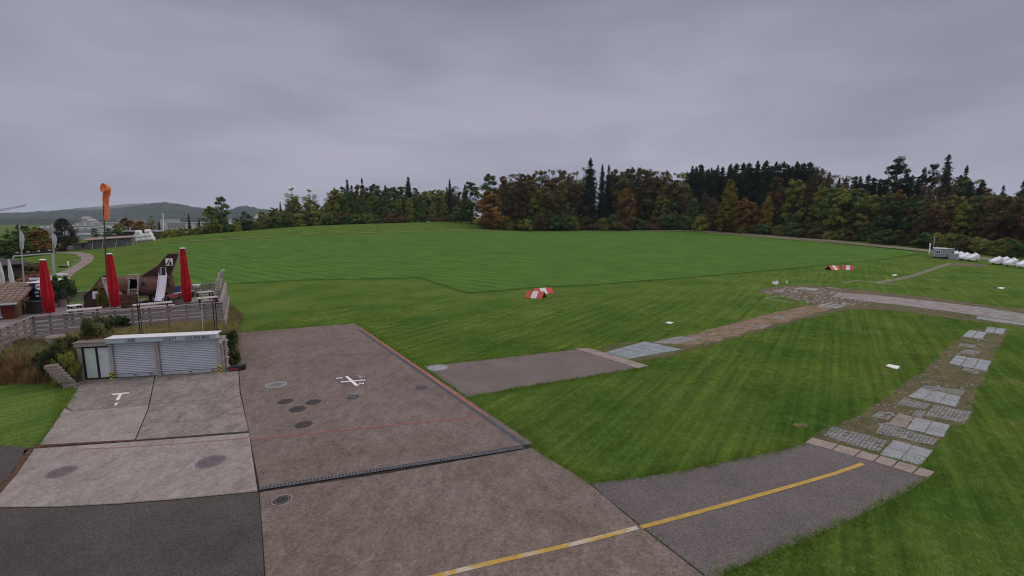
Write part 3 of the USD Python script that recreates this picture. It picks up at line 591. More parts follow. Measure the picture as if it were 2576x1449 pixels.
tiles(path, Q('1410,370 1735,425 1690,515 1345,445'), 3, 3, MT['granite_pale'], 0.012)
lattice(path, Q('1490,480 1640,515 1600,545 1470,505'))
tiles(path, Q('1530,140 1695,165 1650,225 1465,200'), 2, 3, MT['granite_pale'], 0.016)
tiles(path, Q('1690,112 1870,130 1840,182 1670,160'), 2, 3, MT['granite_pale'], 0.016)
lattice(path, Q('1450,262 1600,280 1580,305 1435,285'))
lattice(path, Q('1490,320 1640,335 1600,365 1440,350'))
curb = thing('concrete_kerb', None, None, kind='structure')
def kerb(a, b, cuts, nx):
    a, b = resample(zz(a), 61), resample(zz(b), 61)
    for u, v in zip(cuts[:-1], cuts[1:]):
        i, j = int(u * 60), int(v * 60); p = Polygon(pp([*a[i:j + 1:max(1, (j - i))], *b[i:j + 1:max(1, (j - i))][::-1]])).buffer(-0.015, join_style=2)
        obj('kerb_slab', slab(p, -0.05, TOP + 0.02 + RNG.uniform(-0.006, 0.006)), MT['concrete_curb'], curb)
kerb('2023,1116 2108,1140 2220,1172 2337,1207', '2042,1103 2140,1129 2250,1160 2353,1190', [0, 0.22, 0.40, 0.56, 0.70, 0.88, 1], 6)
kerb('1444,879.5 1520,902 1603,929', '1480,877 1560,900 1632,922', [0, 0.2, 0.4, 0.6, 0.8, 1], 5)
# middle path: blue-grey tiles, then trodden reddish earth
struct('path_soil', prism(wob(pp(zz('1490,882 1560,862 1640,858 1700,848 1780,830 1880,802 1980,778 2060,762 2140,768 2150,776 2060,794 1960,822 1860,850 1780,872 1720,884 1660,902 1610,912')), 0.22, 0.6, 8), -0.05, 0.010), MT['dirt'])
struct('path_red_earth', prism(wob(pp(zz('1640,862 1720,846 1800,826 1900,799 1990,778 2060,766 2110,772 2040,792 1940,820 1840,848 1760,866 1690,868')), 0.3, 0.7, 9), -0.05, 0.018), MT['dirt_red'])
midpath = thing('tile_path', None, None, kind='structure')
tiles(midpath, zz('1520,888 1622,859.5 1717,880 1580,904'), 5, 4, MT['paver_blue'], 0.01)
tiles(midpath, zz('1640,864 1710,847 1765,852 1700,866'), 5, 3, MT['granite'], 0.03)
tiles(midpath, zz('2052,770 2080,762 2134,768 2106,777'), 3, 3, MT['granite_pale'], 0.07)
lattice(midpath, zz('1895,822 1915,814 1938,818 1920,826'))
lattice(midpath, zz('1945,800 1958,794 1980,797 1968,804'))
tiles(midpath, zz('2001,727 2010,723 2062,727 2050,732'), 2, 1, MT['granite_pale'])
tiles(midpath, zz('1944,732 1955,729 1975,731 1962,735'), 2, 1, MT['paver_brown'])
tiles(midpath, zz('2080,724.5 2085,722.5 2114,725.5 2108,727.5'), 3, 1, MT['paver_brown'])
tiles(midpath, zz('2142,753 2150,749 2170,752 2163,757'), 2, 1, MT['granite_pale'])
# sunken pale edging stones of two old bays in the turf
for s in ('1925,751 1940,747 1960,746.5', '1930,752 1960,756 1996,762', '2120,712 2160,705 2178,708', '2178,708 2220,713 2250,716'):
    q = resample(pp(zz(s)), 5)
    t = thing('edging_stone', None, None, kind='structure')
    for a, b in zip(q[:-1], q[1:]):
        obj('stone', slab(LineString([a + (b - a) * 0.08, b - (b - a) * 0.08]).buffer(0.09, cap_style=2), -0.03, 0.02), MT['concrete_curb'], t)
# loose stones trodden into the bare earth
def stones(name, polys, n, size, m, label):
    proto = []
    for k in range(4):
        s = trimesh.creation.icosphere(1); s.vertices *= RNG.uniform(0.6, 1.0, 3) * (1, 1, 0.5); s.vertices += RNG.normal(0, 0.09, s.vertices.shape); proto.append(s)
    b = MB()
    for poly in polys:
        P_ = Polygon(poly).buffer(0); x0, y0, x1, y1 = P_.bounds; q = RNG.uniform((x0, y0), (x1, y1), (n * 3, 2)); q = q[shapely.contains_xy(P_, q[:, 0], q[:, 1])][:n]
        for x, y in q:
            s = proto[RNG.integers(4)]; r = size * RNG.uniform(0.5, 1.6); a = RNG.uniform(0, 6.3); R = np.array([[math.cos(a), -math.sin(a), 0], [math.sin(a), math.cos(a), 0], [0, 0, 1]])
            b.add(s.vertices @ R.T * r + (x, y, terrain(x, y) + 0.02), s.faces)
    obj(name, b, m, None, label=label, cat='stones', kind='stuff')
stones('path_stones', [pp(Q('420,1000 700,820 950,640 1180,470 1450,260 1700,200 1780,310 1690,520 1600,680 1000,1000')), pp(zz('1690,860 1800,830 1900,805 1900,830 1780,868'))], 300, 0.045, MT['stone'], 'small stones trodden into the bare soil of the tile paths')
stones('track_stones', [pp(zz('1915,737 1985,722 2060,726 2180,745 2190,772 2060,768'))], 420, 0.11, MT['stone'], 'rough stones set in the ground where the tracks meet')
# white marker slabs lying in the turf
def marker_slab(px, label, h=0.05):
    p = Polygon(pp(px)).buffer(0); c = p.centroid; z = float(terrain(c.x, c.y))
    t = shapely.affinity.translate(p, -c.x, -c.y)
    obj_ = thing('marker_slab', label, 'marker slab', (c.x, c.y, z)); obj('slab', slab(t, -0.02, h), MT['paint_white'], obj_)
    obj('bare_rim', prism(t.buffer(0.10), -0.03, 0.014), MT['dirt'], obj_)
import shapely.affinity
marker_slab(Q('800,455 905,475 880,500 775,470'), 'large white slab in the lawn between the two tile paths')
marker_slab(zz('1673,813 1683,810.5 1695,812.5 1686,815.5'), 'white slab in the turf left of the reddish earth path')
marker_slab(zz('2242,694 2252,692 2258,693.5 2250,695.5'), 'white slab in the turf beyond the stony track, near the far red and white marker')
marker_slab(zz('2508,726 2516,724 2528,726 2520,728.5'), 'white slab in the turf at the right, above the stony track')
# two white boards and a stub post beside the old crossing
for (x0, y0, w, h, tilt, lab) in ((1949, 717, 12, 9, 0.45, 'white board leaning left in the weeds beside the track crossing'), (1957, 715, 7, 9, -0.3, 'narrow white board standing right of the leaning board at the track crossing'), (1980, 714, 4, 8, 0.05, 'short white post standing at the edge of the track crossing')):
    g = G(x0, y0); s = g[1] / FOCAL
    t = thing('marker_board', lab, 'marker board', g, 0.1); m = box((-w * s / 2, -0.02, 0.06), (w * s / 2, 0.02, h * s), 0.008)
    m.apply_transform(trimesh.transformations.rotation_matrix(tilt * 0.6, (0, 1, 0))); m.apply_transform(trimesh.transformations.rotation_matrix(-0.4, (1, 0, 0))); obj('board', m, MT['paint_white'], t)
    obj('stake', tube([(0, 0.02, -0.05), (0, 0.05, h * s * 0.8)], 0.015), MT['galvanised'], t)
# clay dip in the lawn
struct('bare_spot', prism(wob(pp(zz('1992,1068 2010,1064 2034,1068 2030,1074 2004,1074')), 0.05, 0.15, 3), -0.02, 0.012), MT['dirt_red'])
# ------------------------------------------------------------------ the bank, the terrace
DZ = 1.6
A_ = PD(80, 797.5, 21.8); B_ = PD(557.5, 761.6, 25.5)          # top of the front fence, left corner and right corner
deckF = Frame(A_, B_)
def bank_pts():
    q = []
    for s, z in (('-160,990 -60,972 0,968 60,966 110,964 160,962 192,960', 0.0), ('-160,960 -60,945 0,935 60,930 100,925 130,930', 0.45), ('-160,905 0,900 60,890 110,880 150,885', 0.95), ('-160,868 0,872 40,858 80,842 150,842 190,840', 1.45),
                 ('598,838 600,870 601,912 588,918', 0.0)):
        q += [P(x, y, z) for x, y in zz(s)]
    q += [deckF.world((x, 0.0, 1.5)) for x in np.linspace(-0.3, deckF.len - 0.15, 12)]
    q += [deckF.world((x, -1.0, 1.55)) for x in np.linspace(0.3, deckF.len - 0.4, 10)]
    q += [deckF.world((deckF.len - 0.1, y, 1.4)) for y in (1.5, 4, 8)]
    q += [garF.world((x, 0.35, 1.75)) for x in np.linspace(0.3, garF.len - 0.3, 8)] + [garF.world((x, 0.15, 1.75)) for x in np.linspace(0.3, garF.len - 0.3, 6)]
    q += [garF.world((-0.25, y, z)) for y, z in ((-0.1, 0.05), (0.1, 0.8), (0.3, 1.4))]
    q += [garF.world((garF.len + 0.25, y, z)) for y, z in ((-0.05, 0.0), (0.5, 0.4), (1.2, 1.0), (2.2, 1.35))]
    q += [deckF.world((deckF.len + 0.9, y, 0.0)) for y in (0.0, 3, 6, 9)]
    return np.array(q)
garF = Frame(P(214, 957), P(562, 936))
bq = bank_pts(); bank_z = LinearNDInterpolator(bq[:, :2], bq[:, 2])
def build_bank():
    hull = Polygon(pp(zz('-160,992 -60,974 0,969 60,967 110,965 160,963 199,961'))+ [tuple(garF.world((0.02, 0.03, 0))[:2]), tuple(garF.world((0.02, 0.5, 0))[:2]), tuple(garF.world((garF.len - 0.02, 0.5, 0))[:2]), tuple(garF.world((garF.len - 0.02, 0.0, 0))[:2])]
        + pp(zz('590,918 602,912 600,870 597,838')) + [tuple(deckF.world((deckF.len + 0.9, 9, 0))[:2]), tuple(deckF.world((deckF.len - 0.1, 8, 0))[:2]), tuple(deckF.world((deckF.len, 0.05, 0))[:2]), tuple(deckF.world((-0.4, 0.05, 0))[:2]), *[tuple(q[:2]) for q in [P(40, 858, 1.45), P(0, 872, 1.45), P(-160, 868, 1.45)]]])
    hull = hull.buffer(0)
    if hull.geom_type != 'Polygon': hull = max(hull.geoms, key=lambda g: g.area)
    x0, y0, x1, y1 = hull.bounds; s = 0.16
    gx, gy = np.meshgrid(np.arange(x0, x1, s), np.arange(y0, y1, s)); q = np.c_[gx.ravel(), gy.ravel()]; q = q[shapely.contains_xy(hull.buffer(-0.05), q[:, 0], q[:, 1])]
    e = hull.exterior; ed = np.array([e.interpolate(d).coords[0] for d in np.arange(0, e.length, s)])
    q = np.vstack([q, ed]); from scipy.spatial import Delaunay
    tri = Delaunay(q).simplices; ctr = q[tri].mean(1); tri = tri[shapely.contains_xy(hull, ctr[:, 0], ctr[:, 1])]
    z = bank_z(q); bad = np.isnan(z)
    if bad.any():
        from scipy.interpolate import NearestNDInterpolator
        z[bad] = NearestNDInterpolator(bq[:, :2], bq[:, 2])(q[bad])
    z += (meshkit.fbm(np.c_[q * 1.3, np.zeros(len(q))], 3, 5) - 0.5) * 0.22 * np.clip(z * 2, 0, 1)
    v = np.c_[q, z]; n = np.cross(v[tri[:, 1]] - v[tri[:, 0]], v[tri[:, 2]] - v[tri[:, 0]]); tri[n[:, 2] < 0] = tri[n[:, 2] < 0][:, ::-1]
    struct('embankment', (v, tri), MT['soil_bank'], True)
    return hull
bank_hull = build_bank()
from scipy.interpolate import NearestNDInterpolator
_bn = NearestNDInterpolator(bq[:, :2], bq[:, 2])
def bankz(x, y):
    z = np.asarray(bank_z(x, y), float); return np.where(np.isnan(z), _bn(x, y), z)
# terrace: retained platform behind the fence
dl = deckF.len
terr = [tuple(deckF.world((x, y, 0))[:2]) for x, y in ((-0.35, 0.06), (dl + 0.02, 0.06), (dl + 0.02, 9.0), (-4, 10.5), (-16, 12), (-16, 4.0))]
struct('terrace', prism(terr, -0.3, DZ), MT['deck_floor'])
struct('retaining_wall', prism([tuple(deckF.world((x, y, 0))[:2]) for x, y in ((-0.35, -0.10), (dl + 0.12, -0.10), (dl + 0.12, 9.0), (dl + 0.03, 9.0), (dl + 0.03, 0.05), (-0.35, 0.05))], 0.2, DZ - 0.02), MT['concrete_wall'])
low = [tuple(q[:2]) for q in (P(-160, 868, 1.40), P(0, 872, 1.40), P(40, 858, 1.42), deckF.world((-0.36, 0.06, 0)), deckF.world((-0.36, 4.0, 0)), deckF.world((-16, 4.0, 0)))]
struct('lower_terrace', prism(low, -0.3, 1.0), MT['deck_floor'])
# fences: posts and single boards
def fence(label, a, b, stations, base_a, base_b, top_a, top_b, boards=4, group=None, cap=True):
    """a, b: world points; stations: post positions 0..1"""
    fr = Frame(a, b); t = thing('fence', label, 'fence', (*fr.o[:2], 0), fr.rz); L = fr.len
    zb = lambda s: base_a + (base_b - base_a) * s; zt = lambda s: top_a + (top_b - top_a) * s
    for s in stations:
        obj('post', box((s * L - 0.045, 0.03, zb(s) - 0.25), (s * L + 0.045, 0.12, zt(s) - 0.01), 0.008), MT['wood_grey'], t)
    for s0, s1 in zip(stations[:-1], stations[1:]):
        for k in range(boards):
            h0 = 0.06 + k * (0.94 / boards); hh = 0.94 / boards * 0.72; d = RNG.uniform(-0.012, 0.012, 2); x0, x1 = s0 * L + 0.004, s1 * L - 0.004
            za0, za1 = zb(s0) + (zt(s0) - zb(s0)) * h0 + d[0], zb(s0) + (zt(s0) - zb(s0)) * (h0 + hh) + d[0]
            zb0, zb1 = zb(s1) + (zt(s1) - zb(s1)) * h0 + d[1], zb(s1) + (zt(s1) - zb(s1)) * (h0 + hh) + d[1]
            v = [(x0, 0.0, za0), (x1, 0.0, zb0), (x1, 0.028, zb0), (x0, 0.028, za0), (x0, 0.0, za1), (x1, 0.0, zb1), (x1, 0.028, zb1), (x0, 0.028, za1)]
            obj('board', (v, [(0, 1, 5, 4), (1, 2, 6, 5), (2, 3, 7, 6), (3, 0, 4, 7), (4, 5, 6, 7), (3, 2, 1, 0)]), MT['wood_grey'], t)
    if cap:
        m = box((-0.05, -0.04, 0), (L + 0.05, 0.14, 0.035), 0.006); m.vertices[:, 2] += top_a + (top_b - top_a) * m.vertices[:, 0] / L; obj('cap_rail', m, MT['wood_grey'], t)
    return fr, t
st = [deckF.uv(x, 790)[0] / dl for x in (82, 122.5, 160, 203.5, 245, 289, 332.5, 376, 422.5, 470, 516, 557.5)]
st[0], st[-1] = 0.0, 1.0
frontF, ff = fence('long weathered board fence along the front of the terrace above the shutters', A_, B_, st, DZ, DZ, A_[2], B_[2])
C_ = PD(-40, 852, 20.2); C2 = PD(80, 799, 21.75)
fence('short sloping weathered fence running down to the left from the terrace corner', C_, C2, [0, 0.17, 0.33, 0.50, 0.67, 0.84, 0.985], 1.25, DZ, 1.95, A_[2], 3)
R0 = deckF.world((dl, 0.15, 0)); R1 = deckF.world((dl, 8.9, 0))
fence('weathered board fence along the right side of the terrace, seen end-on', R0, R1, [0.02, 0.2, 0.4, 0.6, 0.8, 1.0], DZ, DZ, 2.5, 2.5)
K1 = PD(168, 736.5, 30.6); K2 = PD(563.5, 711, 33.9)
fence('weathered board fence closing the back of the terrace behind the wooden plane', K1, K2, list(np.linspace(0, 1, 11)), DZ, DZ, K1[2], K2[2])
# ------------------------------------------------------------------ the garage let into the bank
Z5 = lambda s: [(167.7 + x * 0.16927, 791.6 + y * 0.16927) for x, y in zz(s)]     # from a close-up of the shutters
def build_garage():
    g = thing('garage', 'low concrete garage with two silver roller shutters and grey double door set into the bank', 'garage', (*garF.o[:2], 0), garF.rz)
    W = garF.len; gx = lambda px, py: garF.uv(px, py)[0]; gz = lambda px, py: garF.uv(px, py)[1]
    xd0, xd1, xd2 = gx(214.5, 957), gx(249.5, 953), gx(285, 950)
    xs0, xs1, xp1, xs2 = gx(292.5, 955), gx(395, 946), gx(407, 947), gx(551, 934)
    zlint = gz(236, 871); zf0, zf1 = gz(420, 855.5), gz(420, 844.5)
    zs = zf0 + 0.0
    obj('wall', MB().box((0.02, 0.22, -0.1), (W - 0.02, 0.45, zf0)).box((-0.16, 0.0, -0.1), (0.0, 0.5, zlint + 0.02)).box((W - 0.05, 0.02, -0.1), (W + 0.06, 0.5, zf0)), MT['concrete_wall'], g)
    # left door bay
    obj('lintel', box((-0.24, -0.06, zlint), (xs0 - 0.16, 0.30, zlint + 0.16), 0.01), MT['concrete_wall'], g)
    obj('roof_slab', box((-0.26, -0.09, zlint + 0.162), (xs0 - 0.10, 0.95, zlint + 0.20), 0.01), MT['paver_brown'], g)
    dfr = MB().box((0.0, 0.02, 0), (0.055, 0.16, zlint - 0.01)).box((xd2 - 0.02, 0.02, 0), (xd2 + 0.03, 0.16, zlint - 0.01)).box((0.055, 0.02, zlint - 0.07), (xd2 - 0.02, 0.16, zlint - 0.01)).box((0.055, 0.02, 0.0), (xd2 - 0.02, 0.16, 0.06)).box((xd1 - 0.03, 0.02, 0.06), (xd1 + 0.03, 0.15, zlint - 0.07))
    obj('door_frame', dfr, MT['door_frame_dark'], g)
    d1 = obj('door_leaf', box((0.065, 0.06, 0.07), (xd1 - 0.04, 0.11, zlint - 0.085), 0.006), MT['door_green_grey'], g)
    d2 = obj('door_leaf', box((xd1 + 0.04, 0.06, 0.07), (xd2 - 0.03, 0.11, zlint - 0.085), 0.006), MT['door_grey'], g)
    obj('handle', MB().box((xd1 + 0.07, 0.02, 1.0), (xd1 + 0.10, 0.06, 1.06)).tube([(xd1 + 0.085, 0.015, 1.03), (xd1 + 0.20, 0.015, 1.03)], 0.011), MT['steel'], d2)
    # posts
    obj('post', box((xs0 - 0.16, -0.02, 0.0), (xs0 - 0.015, 0.2, zf0 - 0.002), 0.008), MT['post_concrete'], g)
    xm = (xs1 + xp1) / 2
    obj('post', box((xs1 + 0.012, -0.03, 0.0), (xm - 0.004, 0.2, zf0 - 0.002), 0.008), MT['post_concrete'], g)
    obj('post', box((xm + 0.004, -0.03, 0.0), (xp1 - 0.012, 0.2, zf0 - 0.002), 0.008), MT['post_concrete'], g)
    obj('post', box((xs2 + 0.012, -0.03, 0.0), (xs2 + 0.13, 0.2, zf0 - 0.002), 0.008), MT['post_concrete'], g)
    # shutters: slat by slat, each a shallow curve
    def shutter(x0, x1, n, handle_at):
        s = obj('roller_shutter', box((x0, 0.13, 0.02), (x1, 0.15, zs - 0.01)), MT['door_frame_dark'], g)
        z0, z1 = 0.17, zs - 0.02; p = (z1 - z0) / n
        for k in range(n):
            a = z0 + k * p; prof = [(0.118, a + 0.001), (0.058, a + p * 0.30), (0.040, a + p * 0.48), (0.044, a + p * 0.66), (0.118, a + p * 0.97), (0.128, a + p * 0.97), (0.128, a + 0.001)]
            v = [(x, y, z) for x in (x0, x1) for y, z in prof]; m = len(prof); f = [(i, (i + 1) % m, m + (i + 1) % m, m + i) for i in range(m)]
            me = MB().add(v, f).get(); me = trimesh.Trimesh(*me, process=False)
            me.fix_normals(); obj('slat', me, MT['shutter'], s)
        br = obj('bottom_rail', box((x0, 0.035, 0.025), (x1, 0.11, 0.165), 0.008), MT['shutter_rail'], s)
        for hx, hw in handle_at: obj('handle', box((x0 + hx * (x1 - x0), 0.012, 0.10), (x0 + hx * (x1 - x0) + hw, 0.035, 0.135), 0.004), MT['iron_dark'], s)
    shutter(xs0, xs1, 18, [(0.44, 0.10), (0.82, 0.13)]); shutter(xp1, xs2, 18, [(0.48, 0.10), (0.86, 0.14), (0.01, 0.06)])
    # fascia with its white cap
    xa, xb = gx(271, 860) , gx(547, 838)
    obj('fascia', box((xa, -0.20, zf0), (xb, 0.18, zf1), 0.008), MT['fascia_metal'], g)
    xmid = gx(386, 852)
    obj('roof_cap', box((xa - 0.01, -0.215, zf1 + 0.001), (xmid, 0.46, zf1 + 0.03), 0.006), MT['cloth_white'], g)
    obj('roof_cap', box((xmid + 0.006, -0.215, zf1 + 0.001), (xb + 0.01, 0.46, zf1 + 0.03), 0.006), MT['cloth_white'], g)
    for txt, pa, pb, py in (('LSZK', 316.3, 339.6, 855.2), ('1758 FT', 409.0, 443.0, 847.6), ('120.355 MHZ', 465.0, 526.0, 842.6)):
        a, b = garF.uv(pa, py, -0.20), garF.uv(pb, py, -0.20); m = meshkit.text_mesh(txt, 0.125, 0.004, bold=True)
        m.apply_scale([(b[0] - a[0]) / (m.bounds[1, 0] - m.bounds[0, 0]), 1, 1]); m.apply_translation((-m.bounds[0, 0], -m.bounds[:, 1].mean(), 0))
        m.apply_transform(trimesh.transformations.rotation_matrix(math.pi / 2, (1, 0, 0))); m.apply_translation((a[0], -0.2015, (zf0 + zf1) / 2 - 0.005))
        obj('lettering', m, MT['lettering_dark'], g)
    # hazard bollards, white boxes and log stack at the right end, black crate
    for px, lab in (((288, 957), 'yellow and black striped guard post between the double door and the left shutter'), ((556, 937), 'yellow and black striped guard post at the right end of the shutters')):
        x = gx(*px); h = 0.32; w = garF.world((x, -0.12, 0.0))
        t = thing('guard_post', lab, 'guard post', (w[0], w[1], TOP), garF.rz)
        obj('plate', box((-0.062, -0.045, 0.0), (0.062, 0.045, h), 0.008), MT['hazard_yellow'], t)
        for z in (0.02, 0.16):
            v = [(-0.0632, -0.0475, z + 0.10), (0.0632, -0.0475, z), (0.0632, -0.0475, z + 0.065), (-0.0632, -0.0475, z + 0.165)]; v += [(a, 0.0475, c_) for a, b_, c_ in v]
            obj('stripe', (v, [(0, 1, 2, 3), (7, 6, 5, 4), (0, 4, 5, 1), (1, 5, 6, 2), (2, 6, 7, 3), (3, 7, 4, 0)]), MT['plastic_black'], t)
        obj('foot', box((-0.09, -0.07, -0.002), (0.09, 0.07, 0.012), 0.004), MT['hazard_yellow'], t)
    for k in range(2):
        u = Z5('2287,375')[0] if k == 0 else Z5('2287,402')[0]; q = garF.uv(*u, 0.1)
        t = thing('white_canister', 'upper white canister hung on the side of the garage' if k == 0 else 'lower white canister hung on the side of the garage', 'canister', garF.world((q[0] + 0.02, 0.08, q[1] - 0.05)), garF.rz)
        obj('body', lathe([(0, 0), (0.07, 0), (0.078, 0.01), (0.078, 0.085), (0.07, 0.095), (0, 0.095)], 14), MT['cloth_white'], t); obj('cap', lathe([(0.0, 0.095), (0.035, 0.095), (0.035, 0.112), (0, 0.112)], 12), MT['plastic_black'], t)
    t = thing('log_stack', 'upright stack of pale split logs against the right wall of the garage', 'firewood', garF.world((W + 0.16, 0.10, 0.0)), garF.rz)
    for k in range(11):
        z = 0.07 + k * 0.135; x = 0.03 * math.sin(k * 2.1)
        m = tube([(x - 0.04, 0.0, z), (x - 0.03, 0.2, z + 0.01)], 0.058 + 0.01 * math.sin(k * 3.3), 7); obj('log', m, MT['wood_grey'], t)
    w = garF.world((W + 0.52, 0.12, 0.0))
    t = thing('black_crate', 'low black crate with a red stripe on the concrete right of the garage', 'crate', (w[0], w[1], TOP), garF.rz + 0.1)
    obj('tub', box((-0.26, -0.16, 0), (0.26, 0.18, 0.17), 0.02), MT['plastic_black'], t); obj('lid', box((-0.28, -0.18, 0.172), (0.26, 0.20, 0.20), 0.012), MT['plastic_black'], t); obj('stripe', box((-0.24, -0.168, 0.06), (0.10, -0.162, 0.12)), MT['plastic_red'], t); obj('end_block', box((0.265, -0.13, 0.02), (0.40, 0.15, 0.24), 0.02), MT['plastic_black'], t)
    # poles behind the roof
    for (pt, pb, r, m, lab, ball) in (((344.5, 759), (352, 836), 0.022, 'pole_black', 'black pole with a ball top behind the left shutter, left one of its pair', 1), ((350.5, 762), (357.5, 836), 0.016, 'pole_black', 'thin black pole behind the left shutter, right one of its pair', 0),
                                      ((535, 761), (539.5, 826), 0.022, 'pole_black', 'black pole behind the right end of the roof, left one of its pair', 0), ((541.5, 759), (546, 826), 0.022, 'pole_black', 'black pole behind the right end of the roof, right one of its pair', 0), ((505, 723), (509.5, 828), 0.016, 'galvanised', 'thin grey mast with a small cross arm rising behind the shutter roof', 2)):
        l = garF.uv(*pb, 0.75); lt = garF.uv(*pt, 0.75); w = garF.world((l[0], 0.75, 1.5)); h = lt[1] - 1.5
        t = thing('signal_pole', lab, 'pole', w, garF.rz); obj('shaft', tube([(0, 0, 0), (lt[0] - l[0], 0, h)], r, 8), MT[m], t)
        e = np.array([lt[0] - l[0], 0, h])
        if ball == 1: s = trimesh.creation.icosphere(2, 0.05); s.apply_translation(e + (0, 0, 0.04)); obj('ball', s, MT['pole_black'], t)
        elif ball == 2: obj('cross_arm', tube([e + (-0.09, 0, -0.02), e + (0.09, 0, -0.02)], 0.014, 6), MT['iron_dark'], t)
        else: obj('cap', lathe([(0, 0), (r * 1.3, 0), (r * 1.3, 0.02), (0, 0.03)], 8, e), MT['iron_dark'], t)
    # round concrete lid on the bank, stone steps
    q = deckF.world((1.1, -1.9, 0)); c = P(141, 859, 1.35)
    t = thing('well_lid', 'round grey concrete lid lying in the dry grass on the bank', 'well lid', (c[0], c[1], float(bankz(c[0], c[1])) + 0.15)); obj('disc', lathe([(0, -0.3), (0.36, -0.3), (0.37, 0.03), (0.35, 0.05), (0, 0.055)], 26), MT['paver_brown'], t); obj('centre_plate', lathe([(0, 0.055), (0.1, 0.055), (0.1, 0.065), (0, 0.066)], 14), MT['concrete_wall'], t)
    t = thing('stone_steps', 'flight of pale stone steps climbing the bank left of the garage door', 'steps')
    for k, (x, y) in enumerate(((183, 968), (176, 963), (170, 955), (163, 949), (156.5, 942.5), (149, 936), (142.5, 929), (136, 922), (129, 915))):
        z = 0.07 + k * 0.125; a = P(x, y, z); z = max(z - 0.05, float(bankz(a[0], a[1])) - 0.02); b = box((-0.22, -0.11, -0.16), (0.22, 0.12, 0.0), 0.02); b.apply_transform(trimesh.transformations.rotation_matrix(0.5 + 0.03 * math.sin(k * 2.3), (0, 0, 1))); b.apply_translation((a[0], a[1], z))
        obj('step', b, MT['paver_brown'], t)
    p = Polygon(pp(zz('178,975 188,964 208,960 200,968 190,977'))); obj('landing', slab(p, -0.03, 0.035), MT['concrete_curb'], t)
build_garage()
# ------------------------------------------------------------------ things on the terrace
def umbrella(px_top, px_base, label):
    w = P(*px_base, DZ); h = PD(*px_top, w[1])[2] - DZ
    t = thing('parasol', label, 'parasol', (w[0], w[1], DZ), group='closed red parasols on the terrace')
    def fold(prof, n_pleat, amp, seed, sides=60, lean=0.0):
        v = []; rng = np.random.default_rng(seed); ph = rng.uniform(0, 6.3, 3)
        for z, r in prof:
            a = np.arange(sides) * 2 * np.pi / sides; rr = r * 0.84 * (1 + amp * np.cos(n_pleat * a + 1.2 * np.sin(z * 2 + ph[0])) + 0.35 * amp * np.cos(2.6 * n_pleat * a + ph[1] + z))
            v.append(np.stack([rr * np.cos(a), rr * np.sin(a), np.full(sides, z) + 0.02 * np.cos(n_pleat * a) * (r > 0.1)], 1))
        n = len(prof); v = np.concatenate(v); f = [(i * sides + j, i * sides + (j + 1) % sides, (i + 1) * sides + (j + 1) % sides, (i + 1) * sides + j) for i in range(n - 1) for j in range(sides)]
        return v, np.array(f)[:, ::-1] if prof[0][0] > prof[-1][0] else np.array(f)
    s = h / 3.35
    obj('canopy', fold([(h - 0.10, 0.13), (h * 0.9, 0.165), (h * 0.75, 0.20), (h * 0.6, 0.235), (h * 0.48, 0.265), (h * 0.36, 0.285), (h * 0.29, 0.265), (h * 0.275, 0.22)], 8, 0.16, 3), MT['umbrella_red'], t, True)
    obj('tie', lathe([(0.18, h * 0.262), (0.205, h * 0.268), (0.205, h * 0.280), (0.18, h * 0.286)], 20), MT['umbrella_red'], t)
    obj('valance', fold([(h * 0.272, 0.215), (h * 0.22, 0.25), (h * 0.15, 0.235), (h * 0.09, 0.215), (h * 0.055, 0.20)], 11, 0.28, 5), MT['umbrella_red'], t, True)
    obj('pole', tube([(0, 0, 0.02), (0, 0, h - 0.02)], 0.03, 8), MT['wood_pale'], t)
    obj('cap', lathe([(0, h - 0.10), (0.14, h - 0.085), (0.15, h - 0.055), (0.12, h - 0.02), (0, h)], 20), MT['cloth_white'], t)
    obj('foot', lathe([(0, 0), (0.3, 0), (0.3, 0.05), (0.06, 0.09), (0, 0.09)], 16), MT['iron_grey'], t)
umbrella((116, 651), (127, 794), 'closed red parasol beside the brown shed, leftmost of the three')
umbrella((282.5, 636), (292, 779), 'closed red parasol in front of the wooden plane nose, middle of the three')
umbrella((464, 622.5), (473, 766), 'closed red parasol right of the tail fin and slide, rightmost of the three')

